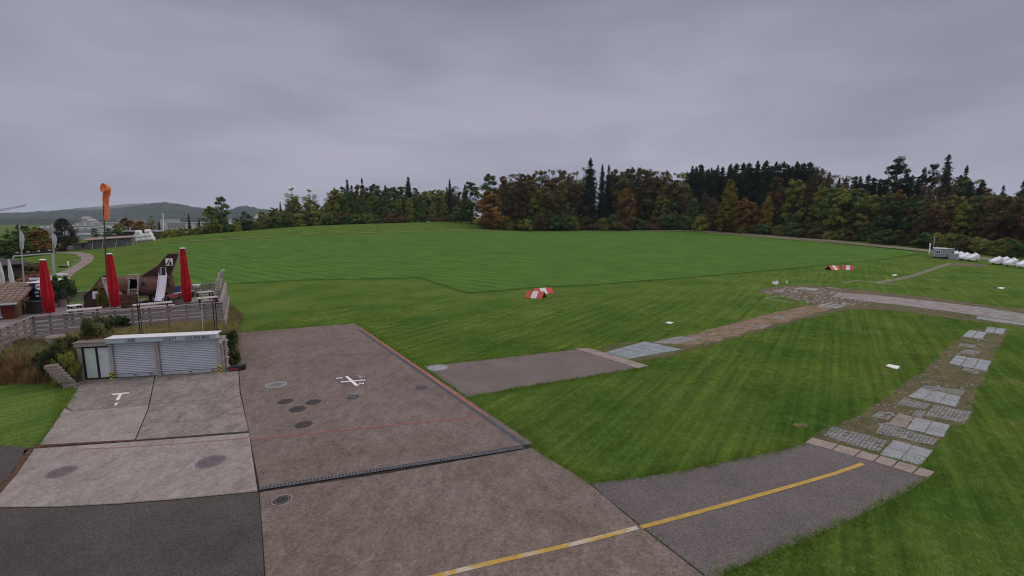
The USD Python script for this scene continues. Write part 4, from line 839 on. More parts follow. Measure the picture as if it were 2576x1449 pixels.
# wooden play plane
def plane():
    fr = Frame(PD(240, 760, 30.1), PD(430, 760, 31.1))
    t = thing('play_plane', 'dark wooden play aeroplane with tall tail fin and a metal slide', 'playground plane', (*fr.o[:2], 0), fr.rz)
    L = lambda s, off=0.0: [fr.uv(x, y, off) for x, y in zz(s)]
    Z3 = lambda s: ' '.join(f'{201.2 + x * .14583},{603.7 + y * .14583}' for x, y in zz(s))
    # hull: a plank barrel, lying along x
    a, b = L(Z3('450,810 1350,790')); zc, R = 2.66, 0.64
    x0, x1 = fr.uv(262, 730)[0], fr.uv(430, 730)[0]; dx0, dx1 = L(Z3('845,760 998,760'), -R + 0.1)[0][0], L(Z3('845,760 998,760'), -R + 0.1)[1][0]
    n = 26
    for k in range(n):                                                     # single planks round the barrel
        a0, a1 = 2 * math.pi * (k + 0.04) / n, 2 * math.pi * (k + 0.96) / n
        mid = (a0 + a1) / 2; front = math.cos(mid) < -0.05 and -0.75 < math.sin(mid) < 0.86
        for s0, s1 in (((x0, dx0 - 0.05), (dx1 + 0.05, x1)) if front else ((x0, x1),)):
            v = []
            for x in (s0, s1):
                for r in (R, R - 0.05):
                    for an in (a0, a1): v.append((x, r * math.cos(an), zc + r * math.sin(an)))
            me = trimesh.Trimesh(v, [(0, 1, 5), (0, 5, 4), (2, 6, 7), (2, 7, 3), (0, 4, 6), (0, 6, 2), (1, 3, 7), (1, 7, 5), (0, 2, 3), (0, 3, 1), (4, 5, 7), (4, 7, 6)], process=False); me.fix_normals()
            obj('plank', me, MT['wood_brown'], t)
    obj('inner_floor', box((x0, -0.5, zc - 0.55), (x1, 0.5, zc - 0.5)), MT['wood_dark'], t)
    obj('back_wall', box((x0 + 0.02, 0.3, zc - 0.6), (x1 - 0.02, 0.33, zc + 0.6)), MT['wood_dark'], t)
    obj('end_cap', lathe([(0, 0), (R - 0.06, 0), (R - 0.06, 0.04), (0, 0.04)], 26).apply_transform(trimesh.transformations.rotation_matrix(math.pi / 2, (0, 1, 0))).apply_translation((x1 - 0.06, 0, zc)), MT['wood_dark'], t)
    # tail fin with its edge trim, planked
    fin = L(Z3('1030,645 1120,592 1235,520 1350,448 1440,340 1520,246 1702,241 1640,420 1568,610 1566,790 1370,800 1200,760 1060,700'), -0.1)
    m = prism([tuple(q) for q in fin], -0.06, 0.06); m.apply_transform(trimesh.transformations.rotation_matrix(math.pi / 2, (1, 0, 0))); m.apply_translation((0, -0.1, 0)); obj('tail_fin', m, MT['wood_dark'], t)
    for ed in ('1030,640 1120,587 1235,515 1350,443 1440,335 1520,241', '1520,241 1706,236', '1706,236 1644,420 1570,612', '1570,612 1568,795'):
        obj('fin_trim', tube([(q[0], -0.1, q[1]) for q in L(Z3(ed), -0.1)], 0.045, 6), MT['wood_grey'] if ed.startswith('1706') else MT['wood_brown'], t)
    bx = L(Z3('1480,610 1566,790'), -0.2); obj('tail_box', box((bx[0][0], -0.3, bx[1][1]), (bx[1][0], 0.3, bx[0][1]), 0.02), MT['wood_shed'], t)
    # cowl between hull and fin, ribs of pale planks on the fin root
    # emblem on the fin
    e = L(Z3('1472,320 1610,442'), -0.17); w, h = e[1][0] - e[0][0], e[0][1] - e[1][1]
    board = obj('emblem_board', box((e[0][0], -0.19, e[1][1]), (e[1][0], -0.165, e[0][1]), 0.006), MT['paint_white'], t)
    def mark(px, m):
        q = L(Z3(px), -0.195); g = prism([tuple(p_) for p_ in q], 0, 0.006); g.apply_transform(trimesh.transformations.rotation_matrix(math.pi / 2, (1, 0, 0))); g.apply_translation((0, -0.191, 0)); obj('mark', g, m, board)
    mark('1535,335 1557,335 1508,430 1486,430', MT['paint_black']); mark('1556,362 1578,392 1556,438 1532,436 1546,404 1532,404 1538,390 1550,388', MT['paint_black']); mark('1584,396 1602,428 1566,433', MT['pink_plastic'])
    
    # doorway: pale log frame, rope rail, balusters
    for px in ('822,640 850,700 838,965', '1002,600 1006,740 998,975'): obj('frame_log', tube([(q[0], -R - 0.02, q[1]) for q in L(Z3(px), -R)], [0.075, 0.06, 0.05], 8), MT['wood_log'], t)
    for px in ('835,605 920,595 1030,592', '850,660 920,668 1000,665', '840,860 920,850 1000,852'): obj('rail', tube([(q[0], -R - 0.03, q[1]) for q in L(Z3(px), -R)], 0.04, 7), MT['wood_log'], t)
    for k in range(6): obj('baluster', tube([(q[0], -R - 0.01, q[1]) for q in L(Z3(f'{858 + k * 27},868 {856 + k * 27},966'), -R)], 0.022, 6), MT['wood_log'], t)
    pc = L(Z3('1087,760'), -R)[0]; obj('porthole', prism([(pc[0] + 0.10 * math.cos(a), pc[1] + 0.17 * math.sin(a)) for a in np.linspace(0, 6.28, 9)[:-1]], 0, 0.02).apply_transform(trimesh.transformations.rotation_matrix(math.pi / 2, (1, 0, 0))).apply_translation((0, -R - 0.0, 0)), MT['glass_dark'], t)
    for x in (x0 + 0.5, dx0 - 0.1, dx1 + 0.5, x1 - 0.3):
        for y in (-0.3, 0.3): obj('trestle', box((x - 0.06, y - 0.06, DZ), (x + 0.06, y + 0.06, zc - R * 0.8), 0.01), MT['wood_dark'], t)
    # nose box and wing panel
    nb = L(Z3('392,612 520,830'), -0.3); obj('cockpit', box((nb[0][0], -0.35, nb[1][1]), (nb[1][0], 0.5, nb[0][1]), 0.02), MT['wood_dark'], t)
    ns = L(Z3('300,760 392,640 392,830 250,830'), -0.2); obj('nose', prism([tuple(q) for q in ns], -0.3, 0.3).apply_transform(trimesh.transformations.rotation_matrix(math.pi / 2, (1, 0, 0))).apply_translation((0, -0.2, 0)), MT['wood_shed'], t)
    # slide
    sl = obj('slide', *slide_mesh(fr, L, Z3), t); 
    top = L(Z3('1396,604 1396,475 1478,475 1478,604'), -0.78); obj('slide_hoop', tube([(q[0], -0.78, q[1]) for q in top], 0.03, 8), MT['steel'], t)
    for px in ('1368,480 1360,960',): obj('slide_post', tube([(q[0], -0.72, q[1]) for q in L(Z3(px), -0.72)], 0.04, 7), MT['wood_brown'], t)
    return fr
def slide_mesh(fr, L, Z3):
    a = fr.uv(201.2 + 1433 * .14583, 603.7 + 610 * .14583, -0.80); w = 0.20; b = P(201.2 + 1372 * .14583, 603.7 + 1062 * .14583, DZ + 0.15); lb = fr.loc(b)
    e = fr.uv(201.2 + 1374 * .14583, 603.7 + 1045 * .14583, -1.6); p0 = np.array([a[0], -0.80, a[1]]); p1 = np.array([e[0], -1.6, max(e[1], DZ + 0.12)]); N = 14; pts = []
    for k in range(N):
        t = k / (N - 1); q = p0 * (1 - t) + p1 * t; q[2] -= 0.10 * math.sin(math.pi * min(1, t * 1.0)) * 0.6; pts.append(q)
    pts.append(p1 + (p1 - p0) * (0.35 / np.linalg.norm(p1 - p0)) * (1, 1, 0)); pts = np.array(pts)
    d = (p1 - p0) * (1, 1, 0); d /= np.linalg.norm(d); sd = np.array([-d[1], d[0], 0]); prof = [(-w, 0.17), (-w, 0.0), (w, 0.0), (w, 0.17), (w + 0.03, 0.17), (w + 0.03, -0.03), (-w - 0.03, -0.03), (-w - 0.03, 0.17)]
    v = np.array([p + sd * a_ + np.array([0, 0, z]) for p in pts for a_, z in prof]); m = len(prof)
    f = [(i * m + j, i * m + (j + 1) % m, (i + 1) * m + (j + 1) % m, (i + 1) * m + j) for i in range(len(pts) - 1) for j in range(m)]
    me = trimesh.Trimesh(*MB().add(v, f).get(), process=False); me.fix_normals(); return me, MT['slide_steel']
planeF = plane()
ZT = lambda s: ' '.join(f'{201.2 + x * .14583},{603.7 + y * .14583}' for x, y in zz(s))
def on_deck(px, py, z=DZ): return P(px, py, z)
def standing(px_list, w, thick=0.06):
    """a flat upright panel that stands on the terrace: its lowest pixel fixes its distance"""
def panel(name, label, cat, px, depth, m, th=0.08, rz=0.13, part='panel'):
    q = [PD(x, y, depth) for x, y in zz(px)]; fr = Frame(q[0] * 0 + PD(zz(px)[0][0], zz(px)[0][1], depth), PD(zz(px)[0][0] + 100, zz(px)[0][1], depth + 100 / FOCAL * depth * math.tan(rz)))
    t = thing(name, label, cat, (*fr.o[:2], 0), fr.rz); pl = [tuple(fr.uv(x, y)) for x, y in zz(px)]
    g = prism(pl, -th, 0.0); g.apply_transform(trimesh.transformations.rotation_matrix(math.pi / 2, (1, 0, 0))); obj(part, g, m, t); return t, fr
# dark wing board with a white notice
t, fr = panel('wing_hut', 'dark brown boarded wing of the play plane with a white notice', 'play hut', ZT('60,972 165,890 245,832 425,826 420,1165 72,1165'), 28.7, MT['wood_dark'], 0.5)
obj('roof_edge', tube([(*(fr.uv(x, y, -0.02)[:1]), -0.02, fr.uv(x, y, -0.02)[1]) for x, y in zz(ZT('52,972 160,886 242,828 428,822'))], 0.035, 6), MT['wood_shed'], t)
q = [fr.uv(x, y, -0.03) for x, y in zz(ZT('210,888 352,880 352,1012 220,1020'))]
nb = obj('notice', prism([tuple(a) for a in q], 0, 0.02).apply_transform(trimesh.transformations.rotation_matrix(math.pi / 2, (1, 0, 0))).apply_translation((0, -0.012, 0)), MT['cloth_white'], t)
for k in range(4):
    a = fr.uv(*zz(ZT(f'235,{915 + k * 24}'))[0], -0.04); b = fr.uv(*zz(ZT(f'335,{908 + k * 24}'))[0], -0.04); obj('text_line', box((a[0], -0.036, a[1] - 0.006), (b[0], -0.0325, a[1] + 0.006)), MT['shutter_rail'], nb)
# crossed climbing logs
t = thing('climbing_logs', 'pale crossed climbing logs leaning beside the middle parasol', 'climbing frame', on_deck(278, 766))
oL = np.array(on_deck(278, 766))
for px, dp, r in (('395,650 455,830 548,1115', 28.7, 0.085), ('505,640 470,730 430,830', 28.75, 0.07), ('395,655 460,665 510,632', 28.8, 0.055), ('545,880 520,960 555,975', 28.7, 0.06), ('670,890 690,930 712,990', 28.75, 0.05)):
    obj('log', tube([PD(x, y, dp) - oL for x, y in zz(ZT(px))], r, 8), MT['wood_log'], t)
# low wall of stacked logs
fr = Frame(PD(303, 770, 28.6), PD(349, 768, 28.9)); t = thing('log_wall', 'low wall of stacked brown planks in front of the play plane door', 'low wall', (*fr.o[:2], DZ), fr.rz)
for k in range(6): obj('plank', box((0, 0.0 + 0.01 * (k % 2), 0.01 + k * 0.14), (fr.len, 0.09, 0.135 + k * 0.14), 0.015), MT['wood_shed'], t)
for x in (0.02, fr.len - 0.1): obj('post', box((x, 0.095, 0), (x + 0.08, 0.17, 0.92), 0.01), MT['wood_log'], t)
# rubber mat under the slide
struct('fall_mat', prism(pp(zz('352,764 372,752 470,746 480,760 458,770'), DZ), DZ + 0.004, DZ + 0.02), MT['rubber_mat'])
# picnic tables and benches
def bench(px_a, px_b, z_top, w, label, name='bench', cat='bench', n=3, m='wood_pale', dz=DZ):
    a, b = P(*px_a, z_top), P(*px_b, z_top); fr = Frame(a, b); L = fr.len; t = thing(name, label, cat, (a[0], a[1], dz), fr.rz); h = z_top - dz; pw = w / n
    for k in range(n): obj('plank', box((0, k * pw + 0.006, h - 0.04), (L, (k + 1) * pw - 0.006, h), 0.006), MT[m], t)
    for x in (0.14 * L, 0.86 * L):
        for y in (0.05, w - 0.05): obj('leg', box((x - 0.03, y - 0.03, 0), (x + 0.03, y + 0.03, h - 0.042), 0.004), MT['wood_dark'], t)
        obj('brace', box((x - 0.025, 0.085, h - 0.13), (x + 0.025, w - 0.085, h - 0.06)), MT['wood_dark'], t)
bench((334, 769), (434, 760), DZ + 0.74, 0.6, 'long pale beer table in front of the slide', 'table', 'table')
bench((345, 775), (440, 766), DZ + 0.45, 0.26, 'pale bench in front of the long table by the slide', n=1)
bench((165, 783), (256, 775), DZ + 0.74, 0.6, 'long pale beer table behind the fence, left of the middle parasol', 'table', 'table')
bench((150, 791), (245, 784), DZ + 0.45, 0.26, 'pale bench behind the fence, left of the middle parasol', n=1)
bench((497, 752), (552, 747), DZ + 0.74, 0.7, 'picnic table nearest the carved post in the right corner of the terrace', 'table', 'table')
bench((499, 759), (556, 754), DZ + 0.45, 0.28, 'bench in front of the corner picnic table', n=1)
bench((500, 737), (540, 733), DZ + 0.74, 0.7, 'picnic table by the back fence, farthest right', 'table', 'table')
bench((502, 743), (543, 739), DZ + 0.45, 0.28, 'bench of the back picnic table', n=1)
bench((440, 738), (495, 731), DZ + 0.45, 0.28, 'bench along the back fence behind the right parasol', n=1)
bench((176, 770), (208, 766), DZ + 0.6, 0.5, 'low black and white table left of the wing board', 'table', 'table', m='cloth_white')
# small white box table by the post, toys
w = on_deck(497, 747); t = thing('white_basin', 'white basin on a stand at the back of the right picnic area', 'basin', w)
obj('bowl', lathe([(0, 0.62), (0.10, 0.62), (0.24, 0.80), (0.26, 0.86), (0.22, 0.86), (0.1, 0.70), (0, 0.70)], 16), MT['cloth_white'], t); obj('stand', tube([(0, 0, 0), (0, 0, 0.64)], 0.05, 8), MT['iron_grey'], t)
def chair(px, py, m, label, rz):
    w = on_deck(px, py); t = thing('garden_chair', label, 'chair', w, rz)
    obj('seat', box((-0.2, -0.2, 0.38), (0.2, 0.2, 0.43), 0.02), m, t); bk = box((-0.2, 0.18, 0.43), (0.2, 0.22, 0.82), 0.02); bk.apply_transform(trimesh.transformations.rotation_matrix(-0.12, (1, 0, 0), (0, 0.2, 0.43))); obj('backrest', bk, m, t)
    for x in (-0.17, 0.17):
        for y in (-0.17, 0.17): obj('leg', tube([(x, y, 0), (x * 0.95, y * 0.95, 0.385)], 0.022, 6), m, t)
chair(445, 751, MT['blue_plastic'], 'blue plastic chair left of the right parasol', 0.5)
w = on_deck(436, 766); t = thing('spring_rider', 'pinkish red toy spring rider near the foot of the slide', 'spring rider', w, 0.6)
obj('body', trimesh.convex.convex_hull(np.array([(x, y, z) for x, z in ((-0.30, 0.62), (-0.12, 0.42), (0.22, 0.42), (0.34, 0.56), (0.30, 0.70), (-0.05, 0.56)) for y in (-0.09, 0.09)])), MT['pink_plastic'], t)
hs = [(0.09 * math.cos(a), 0.09 * math.sin(a), 0.02 + 0.40 * a / 31) for a in np.linspace(0, 31, 90)]; obj('spring', tube(hs, 0.013, 5), MT['iron_dark'], t); obj('handlebar', tube([(-0.2, -0.2, 0.62), (-0.2, 0.2, 0.62)], 0.018, 6), MT['iron_dark'], t); obj('seat', box((0.0, -0.12, 0.57), (0.26, 0.12, 0.64), 0.02), MT['pink_plastic'], t)
w = on_deck(460, 748)
# small stool under plane
w = on_deck(382, 757); t = thing('stool', 'pale wooden stump stool beneath the play plane', 'stool', w); obj('seat', lathe([(0, 0.42), (0.2, 0.42), (0.21, 0.47), (0.19, 0.5), (0, 0.5)], 12), MT['wood_log'], t); obj('stem', lathe([(0, 0), (0.1, 0), (0.12, 0.42), (0, 0.42)], 10), MT['wood_log'], t)
# carved pale totem at the right back corner
dp = 31.2; o = PD(546, 752, dp); o[2] = DZ; t = thing('carved_post', 'tall pale twisted driftwood carving rising above the back right fence corner', 'sculpture', o)
Zp = lambda s, d=0: [PD(x, y, dp + d) - o for x, y in zz(ZT(s))]
obj('trunk', tube(Zp('2372,1010 2362,900 2372,780 2366,690 2380,660'), [0.14, 0.125, 0.10, 0.085, 0.05], 9), MT['wood_log'], t, True)
obj('twin_trunk', tube(Zp('2418,1000 2405,900 2398,790 2410,690 2420,610 2395,565', 0.1), [0.13, 0.125, 0.13, 0.15, 0.135, 0.07], 9), MT['wood_pale'], t, True)
obj('wing', tube(Zp('2420,640 2440,580 2465,540 2478,515', 0.05), [0.11, 0.13, 0.11, 0.075], 8), MT['wood_log'], t, True)
for k in range(5):
    a = Zp(f'{2372 + 6 * math.sin(k * 2)},{930 - k * 55}')[0]; obj('carved_ring', lathe([(0.10, -0.02), (0.145, 0), (0.10, 0.02)], 9, a), MT['wood_log'], t)
# potted plants
def pot(px, py, r, h, label, z=DZ):
    w = P(px, py, z); t = thing('potted_plant', label, 'potted plant', w); obj('pot', lathe([(0, 0), (r * 0.75, 0), (r, h), (r * 1.06, h), (r * 1.06, h + 0.03), (r * 0.9, h + 0.03), (r * 0.85, h - 0.03), (0, h - 0.03)], 16), MT['barn_roof'], t); return t, h
ORD_ = ['first', 'second', 'third', 'fourth', 'fifth', 'sixth', 'seventh', 'eighth', 'ninth', 'tenth', 'eleventh']
# ------------------------------------------------------------------ windsock
ZB = lambda s: [(x * .25, 402.5 + y * .25) for x, y in zz(s)]       # from a close-up of the left edge
Z2 = lambda s: [(x * .125, 576.9 + y * .125) for x, y in zz(s)]
def windsock():
    dp = 36.0; b = PD(261.5, 700, dp); base = np.array([b[0], b[1], float(terrain(b[0], b[1]))]); top = PD(259, 492, dp)
    t = thing('windsock', 'orange windsock hanging limp from a tall thin dark pole', 'windsock', base)
    obj('pole', tube([(0, 0, -0.1), top - base - (0, 0, 0.05)], [0.06, 0.04], 10), MT['windsock_pole'], t)
    m = PD(262.0, 474.0, dp - 0.15) - base
    obj('arm', tube([top - base - (0, 0, 0.3), PD(259.5, 476, dp) - base], 0.025, 8), MT['windsock_pole'], t)
    # the sock: mouth turned to the camera, cloth folding over and hanging down
    px = [(259.5, 472.5), (262.5, 473.0), (266, 475), (268.3, 481), (267.8, 490), (267.0, 500), (266.8, 510), (267.6, 518), (268.6, 530), (269, 542), (268.6, 549), (268.2, 554.5)]
    rr = [11.0, 11.2, 10.2, 8.4, 7.4, 6.8, 6.2, 5.4, 6.0, 6.4, 6.0, 5.2]
    dd = [-0.42, -0.26, -0.10, 0.0, 0.04, 0.05, 0.06, 0.05, 0.05, 0.04, 0.03, 0.03]
    pts = np.array([PD(x, y, dp + d - 0.1) - base for (x, y), d in zip(px, dd)]); r = np.array(rr) * dp / FOCAL
    N = 40; q = resample(np.c_[pts, r], N); p, r = q[:, :3], q[:, 3]; tg = np.gradient(p, axis=0); tg /= np.linalg.norm(tg, axis=1, keepdims=True)
    tg[:4] = np.array([0.35, 0.9, -0.1]) / np.linalg.norm([0.35, 0.9, -0.1])
    S = 28; a = np.arange(S) * 2 * np.pi / S; v = []; ref = np.array([1.0, 0.1, 0.05])
    for i in range(N):
        u = ref - tg[i] * (ref @ tg[i]); u /= np.linalg.norm(u); w = np.cross(tg[i], u); k = smooth(0.12, 0.5, i / N)
        wr = 1 + k * (0.13 * np.cos(3 * a + i * 0.25) + 0.09 * np.cos(5 * a - i * 0.4))
        v.append(p[i] + r[i] * (np.cos(a) * wr)[:, None] * u + r[i] * (np.sin(a) * wr * (1 - 0.35 * k))[:, None] * w)
    v = np.concatenate(v); f = [(i * S + j, i * S + (j + 1) % S, (i + 1) * S + (j + 1) % S, (i + 1) * S + j) for i in range(N - 1) for j in range(S)]
    obj('sock', (v, np.array(f)), MT['windsock_cloth'], t, True)
    c = v[:S]; obj('hoop', tube(np.vstack([c, c[:2]]), 0.018, 6, False), MT['windsock_cloth'], t)
    cc = c.mean(0); ds = trimesh.Trimesh(np.vstack([cc + (0.03, 0.14, 0), c * 0.96 + cc * 0.04]), [(0, 1 + (j + 1) % S, 1 + j) for j in range(S)], process=False); obj('inner_cloth', (ds.vertices, ds.faces), MT['windsock_cloth'], t)
windsock()
# ------------------------------------------------------------------ brown shed with tiled roof
def shed():
    zb = 1.0; A = PD(41, 800, 25.6); B = PD(92, 775, 29.0); fr = Frame(A, B)     # gable end: front corner to back corner
    t = thing('shed', 'small brown wooden shed with tiled roof and red front at the left edge', 'shed', (*fr.o[:2], 0), fr.rz)
    ze = fr.uv(42, 755)[1]; apex = fr.uv(81, 710); zr = apex[1]; L = fr.len; xr = apex[0]; Wd = 5.0
    g = prism([(0, zb), (L, zb), (L, ze + 0.25), (xr, zr - 0.06), (0, ze - 0.03)], 0, 0.06); g.apply_transform(trimesh.transformations.rotation_matrix(math.pi / 2, (1, 0, 0))); g.apply_translation((0, 0.06, 0)); obj('gable_wall', g, MT['wood_shed'], t)
    obj('front_wall', box((0.0, 0.07, zb), (0.06, Wd, ze - 0.03)), MT['paint_shed_red'], t)
    obj('back_wall', box((L - 0.06, 0.07, zb), (L, Wd, ze + 0.2)), MT['wood_shed'], t)
    # roof slopes, tile by tile on the side that shows
    e0, e1 = np.array([-0.42, ze - 0.10]), np.array([xr, zr]); d = (e1 - e0); S = np.linalg.norm(d); d /= S; nn = np.array([-d[1], d[0]])
    rows, cols = 9, 20
    rf = obj('roof', trimesh.Trimesh(*MB().add([(p[0] + nn[0] * h, y, p[1] + nn[1] * h) for y in (-0.22, Wd + 0.2) for p in (e0, e1) for h in (-0.05, 0.0)], [(0, 1, 3, 2), (4, 6, 7, 5), (0, 4, 5, 1), (2, 3, 7, 6), (1, 5, 7, 3), (0, 2, 6, 4)]).get(), process=False), MT['wood_shed'], t)
    for r in range(rows):
        for k in range(cols):
            y0 = -0.2 + k * (Wd + 0.36) / cols; y1 = y0 + (Wd + 0.36) / cols * 0.97; s0, s1 = r * S / rows - 0.02, (r + 1) * S / rows + 0.03; v = []
            for y, hh in ((y0, 0.012), ((y0 * 0.7 + y1 * 0.3), 0.045), ((y0 * 0.3 + y1 * 0.7), 0.045), (y1, 0.012)):
                for s, ex in ((s0, 0.03), (s1, 0.006)): p = e0 + d * s + nn * (hh + ex); v.append((p[0], y, p[1]))
            f = [(i * 2, i * 2 + 2, i * 2 + 3, i * 2 + 1) for i in range(3)] + [(0, 1, 7, 6)]
            f = [(0, 1, 3, 2), (2, 3, 5, 4), (4, 5, 7, 6), (0, 2, 4, 6), (1, 7, 5, 3)]
            me = trimesh.Trimesh(*MB().add(v, f).get(), process=False); obj('tile', me, MT['roof_tiles'], rf)
    b1 = np.array([L + 0.3, ze + 0.02]); db = b1 - e1
    obj('back_roof', trimesh.Trimesh(*MB().add([(p[0], y, p[1] + h) for y in (-0.22, Wd + 0.2) for p in (e1, b1) for h in (-0.04, 0.02)], [(0, 1, 3, 2), (4, 6, 7, 5), (0, 4, 5, 1), (2, 3, 7, 6), (1, 5, 7, 3), (0, 2, 6, 4)]).get(), process=False), MT['roof_tiles'], t)
    obj('bargeboard', tube([(e0[0], -0.23, e0[1]), (e1[0], -0.23, e1[1] + 0.02)], 0.05, 4), MT['wood_shed'], t)
    obj('bargeboard', tube([(e1[0], -0.23, e1[1]), (b1[0], -0.23, b1[1])], 0.05, 4), MT['wood_shed'], t)
    obj('gutter', tube([(e0[0] - 0.03, -0.22, e0[1] + 0.02), (e0[0] - 0.03, Wd + 0.2, e0[1] + 0.02)], 0.055, 8), MT['galvanised'], t)
    w = obj('window', box((-0.02, 0.55, zb + 0.75), (0.0, 1.65, zb + 1.42)), MT['shutter_rail'], t)
    obj('pane', box((-0.026, 0.62, zb + 0.82), (-0.021, 1.58, zb + 1.36)), MT['glass_dark'], w)
    obj('sill', box((-0.10, 0.50, zb + 0.69), (0.0, 1.70, zb + 0.745)), MT['cloth_white'], w)
    q = fr.uv(63, 740, 0.0); s = obj('round_plaque', lathe([(0, 0), (0.2, 0), (0.2, 0.025), (0, 0.03)], 20).apply_transform(trimesh.transformations.rotation_matrix(math.pi / 2, (1, 0, 0))).apply_translation((q[0], -0.005, q[1])), MT['green_metal'], t)
    for k in (-0.06, 0.05): obj('band', box((q[0] - 0.13, -0.04, q[1] + k - 0.02), (q[0] + 0.13, -0.034, q[1] + k + 0.025)), MT['cloth_white'], s)
    a, b = fr.uv(54, 757), fr.uv(70, 752); obj('hatch_shelf', box((a[0], -0.12, a[1] - 0.03), (b[0], 0.0, a[1] + 0.03)), MT['wood_brown'], t)
    dq = fr.uv(79, 765); obj('door', box((dq[0] - 0.05, -0.03, zb), (dq[0] + 0.62, -0.001, zb + 1.75), 0.01), MT['wood_brown'], t)
    return fr
shedF = shed()
def board_sign(name, label, cat, px, dp, parts):
    o = PD(*px, dp); t = thing(name, label, cat, (o[0], o[1], DZ), 0.12); return t, o - (0, 0, 0) - np.array([0, 0, DZ])
# dark booth with the round beer sign between shed and parasol
w = P(100, 779, DZ); t = thing('dark_booth', 'dark narrow booth with posters between the shed and the left parasol', 'booth', w, 0.13)
zt = PD(100, 712, w[1])[2] - DZ
obj('body', box((-0.38, 0.0, 0), (0.42, 0.5, zt), 0.02), MT['navy_sign'], t)
obj('awning', box((-0.45, -0.12, zt + 0.002), (0.30, 0.5, zt + 0.05), 0.01), MT['trailer_white'], t)
for k, z in enumerate((1.05, 0.83)): obj('poster', box((-0.14 + 0.03 * k, -0.012, z - 0.06), (0.08, -0.002, z + 0.06)), MT['cloth_white'], t)
for x in (-0.1, 0.02, 0.12): obj('bottle', lathe([(0, 0), (0.035, 0), (0.035, 0.18), (0.014, 0.24), (0.014, 0.3), (0, 0.3)], 8, (x, -0.10, 0.25)), MT['iron_grey'], t)
obj('counter', box((-0.3, -0.25, 0.20), (0.4, 0.0, 0.248), 0.01), MT['wood_dark'], t)
o = PD(98, 721.5, w[1] - 0.25); t = thing('round_sign', 'round white and blue drinks sign hanging beside the shed gable', 'sign', (o[0], o[1], o[2]), 0.13)
def disc(r, y0, y1): return lathe([(0, y0), (r, y0), (r, y1), (0, y1)], 28).apply_transform(trimesh.transformations.rotation_matrix(math.pi / 2, (1, 0, 0)))
obj('rim', disc(0.185, -0.02, 0.03), MT['shutter_rail'], t); obj('face', disc(0.168, 0.03, 0.036), MT['cloth_white'], t)
obj('band', box((-0.13, -0.042, 0.02), (0.13, -0.037, 0.065)), MT['navy_sign'], t); obj('band', box((-0.14, -0.042, -0.035), (0.14, -0.037, -0.005)), MT['navy_sign'], t)
obj('bracket', tube([(0.0, 0.02, 0.16), (0.0, 0.25, 0.2)], 0.012, 6), MT['iron_dark'], t)
o = PD(105.7, 740, w[1] - 0.2); t = thing('yellow_sign', 'upright yellow board beside the left parasol', 'sign', o, 0.13)
obj('board', box((-0.085, -0.015, -0.22), (0.085, 0.015, 0.26), 0.005), MT['yellow_sign'], t); obj('line', box((-0.06, -0.019, 0.12), (0.06, -0.0155, 0.16)), MT['plastic_black'], t); obj('stake', box((-0.015, 0.016, -0.55), (0.015, 0.04, 0.2)), MT['wood_dark'], t)
# dark counter in front of it
w = P(93, 789, DZ); t = thing('counter', 'low dark counter behind the left fence corner', 'counter', w, 0.15)
obj('front', box((-0.5, 0, 0), (0.32, 0.4, 0.66), 0.01), MT['iron_dark'], t); obj('top', box((-0.55, -0.05, 0.662), (0.36, 0.45, 0.70), 0.01), MT['green_metal'], t)
w = P(50, 803, 1.0); t = thing('planter_box', 'wooden planter box with a shrub by the shed window', 'planter', w, 0.2); obj('box', MB().box((-0.3, 0, 0), (0.3, 0.4, 0.42), 0.02), MT['wood_shed'], t); obj('rim', box((-0.34, -0.04, 0.422), (0.34, 0.44, 0.46), 0.01), MT['wood_grey'], t)
# green kiosk container with white roof boards
w = P(136, 764, DZ); t = thing('green_kiosk', 'dark green kiosk container with white roof behind the left parasol', 'kiosk', w, 0.12); s = w[1] / FOCAL
hk = PD(136, 707, w[1])[2] - DZ
obj('body', box((-27 * s, 0, 0), (19 * s, 0.9, hk), 0.02), MT['green_metal'], t); obj('roof', box((-30 * s, -0.1, hk + 0.003), (18 * s, 0.9, hk + 0.07), 0.015), MT['trailer_white'], t)
for k in range(4): obj('panel_rib', box((-25 * s + k * 11.5 * s, -0.02, 0.05), (-24 * s + k * 11.5 * s, -0.001, hk - 0.03)), MT['iron_dark'], t)
for x0, x1, y, z in ((-53, -29, 0.1, 0.10), (-8, 5, -0.1, 0.24), (-8, 19, 0.7, 0.30), (-30, -25, 0.7, 0.30)): obj('sign_board', box((x0 * s, y, hk + z - 0.02), (x1 * s, y + 0.06, hk + z + 0.11), 0.008), MT['cloth_white'], t)
# flag poles with limp flags
def flagpole(px_b, px_t, zb, dp, f0, f1, label):
    b = PD(*px_b, dp); base = np.array([b[0], b[1], zb]); e = PD(*px_t, dp) - base; t = thing('flagpole', label, 'flagpole', base)
    obj('pole', tube([(0, 0, 0), e], [0.05, 0.03], 10), MT['galvanised'], t); obj('finial', trimesh.creation.icosphere(2, 0.05).apply_translation(e + (0, 0, 0.04)), MT['galvanised'], t)
    q = []; n = 16
    for k in range(n):
        tt = k / (n - 1); c = PD(f0[0] + (f1[0] - f0[0]) * tt, f0[1] + (f1[1] - f0[1]) * tt, dp - 0.05) - base; hw = 0.03 + 0.13 * math.sin(math.pi * (0.15 + 0.8 * tt)) ** 1.4
        for j in range(7): u = j / 6 - 0.5; q.append(c + np.array([u * 2 * hw + 0.09, 0.06 * math.sin(j * 2.1 + tt * 5) * (0.4 + tt), 0.05 * math.cos(j * 1.7)]))
    f = [(i * 7 + j, i * 7 + j + 1, (i + 1) * 7 + j + 1, (i + 1) * 7 + j) for i in range(n - 1) for j in range(6)]; obj('flag', (np.array(q), np.array(f)), MT['flag_cloth'], t, True)
flagpole((56.5, 709), (49, 571), 1.0, 33.0, (50, 581), (52.5, 628), 'leftmost flagpole with a limp white flag, rising behind the shed')
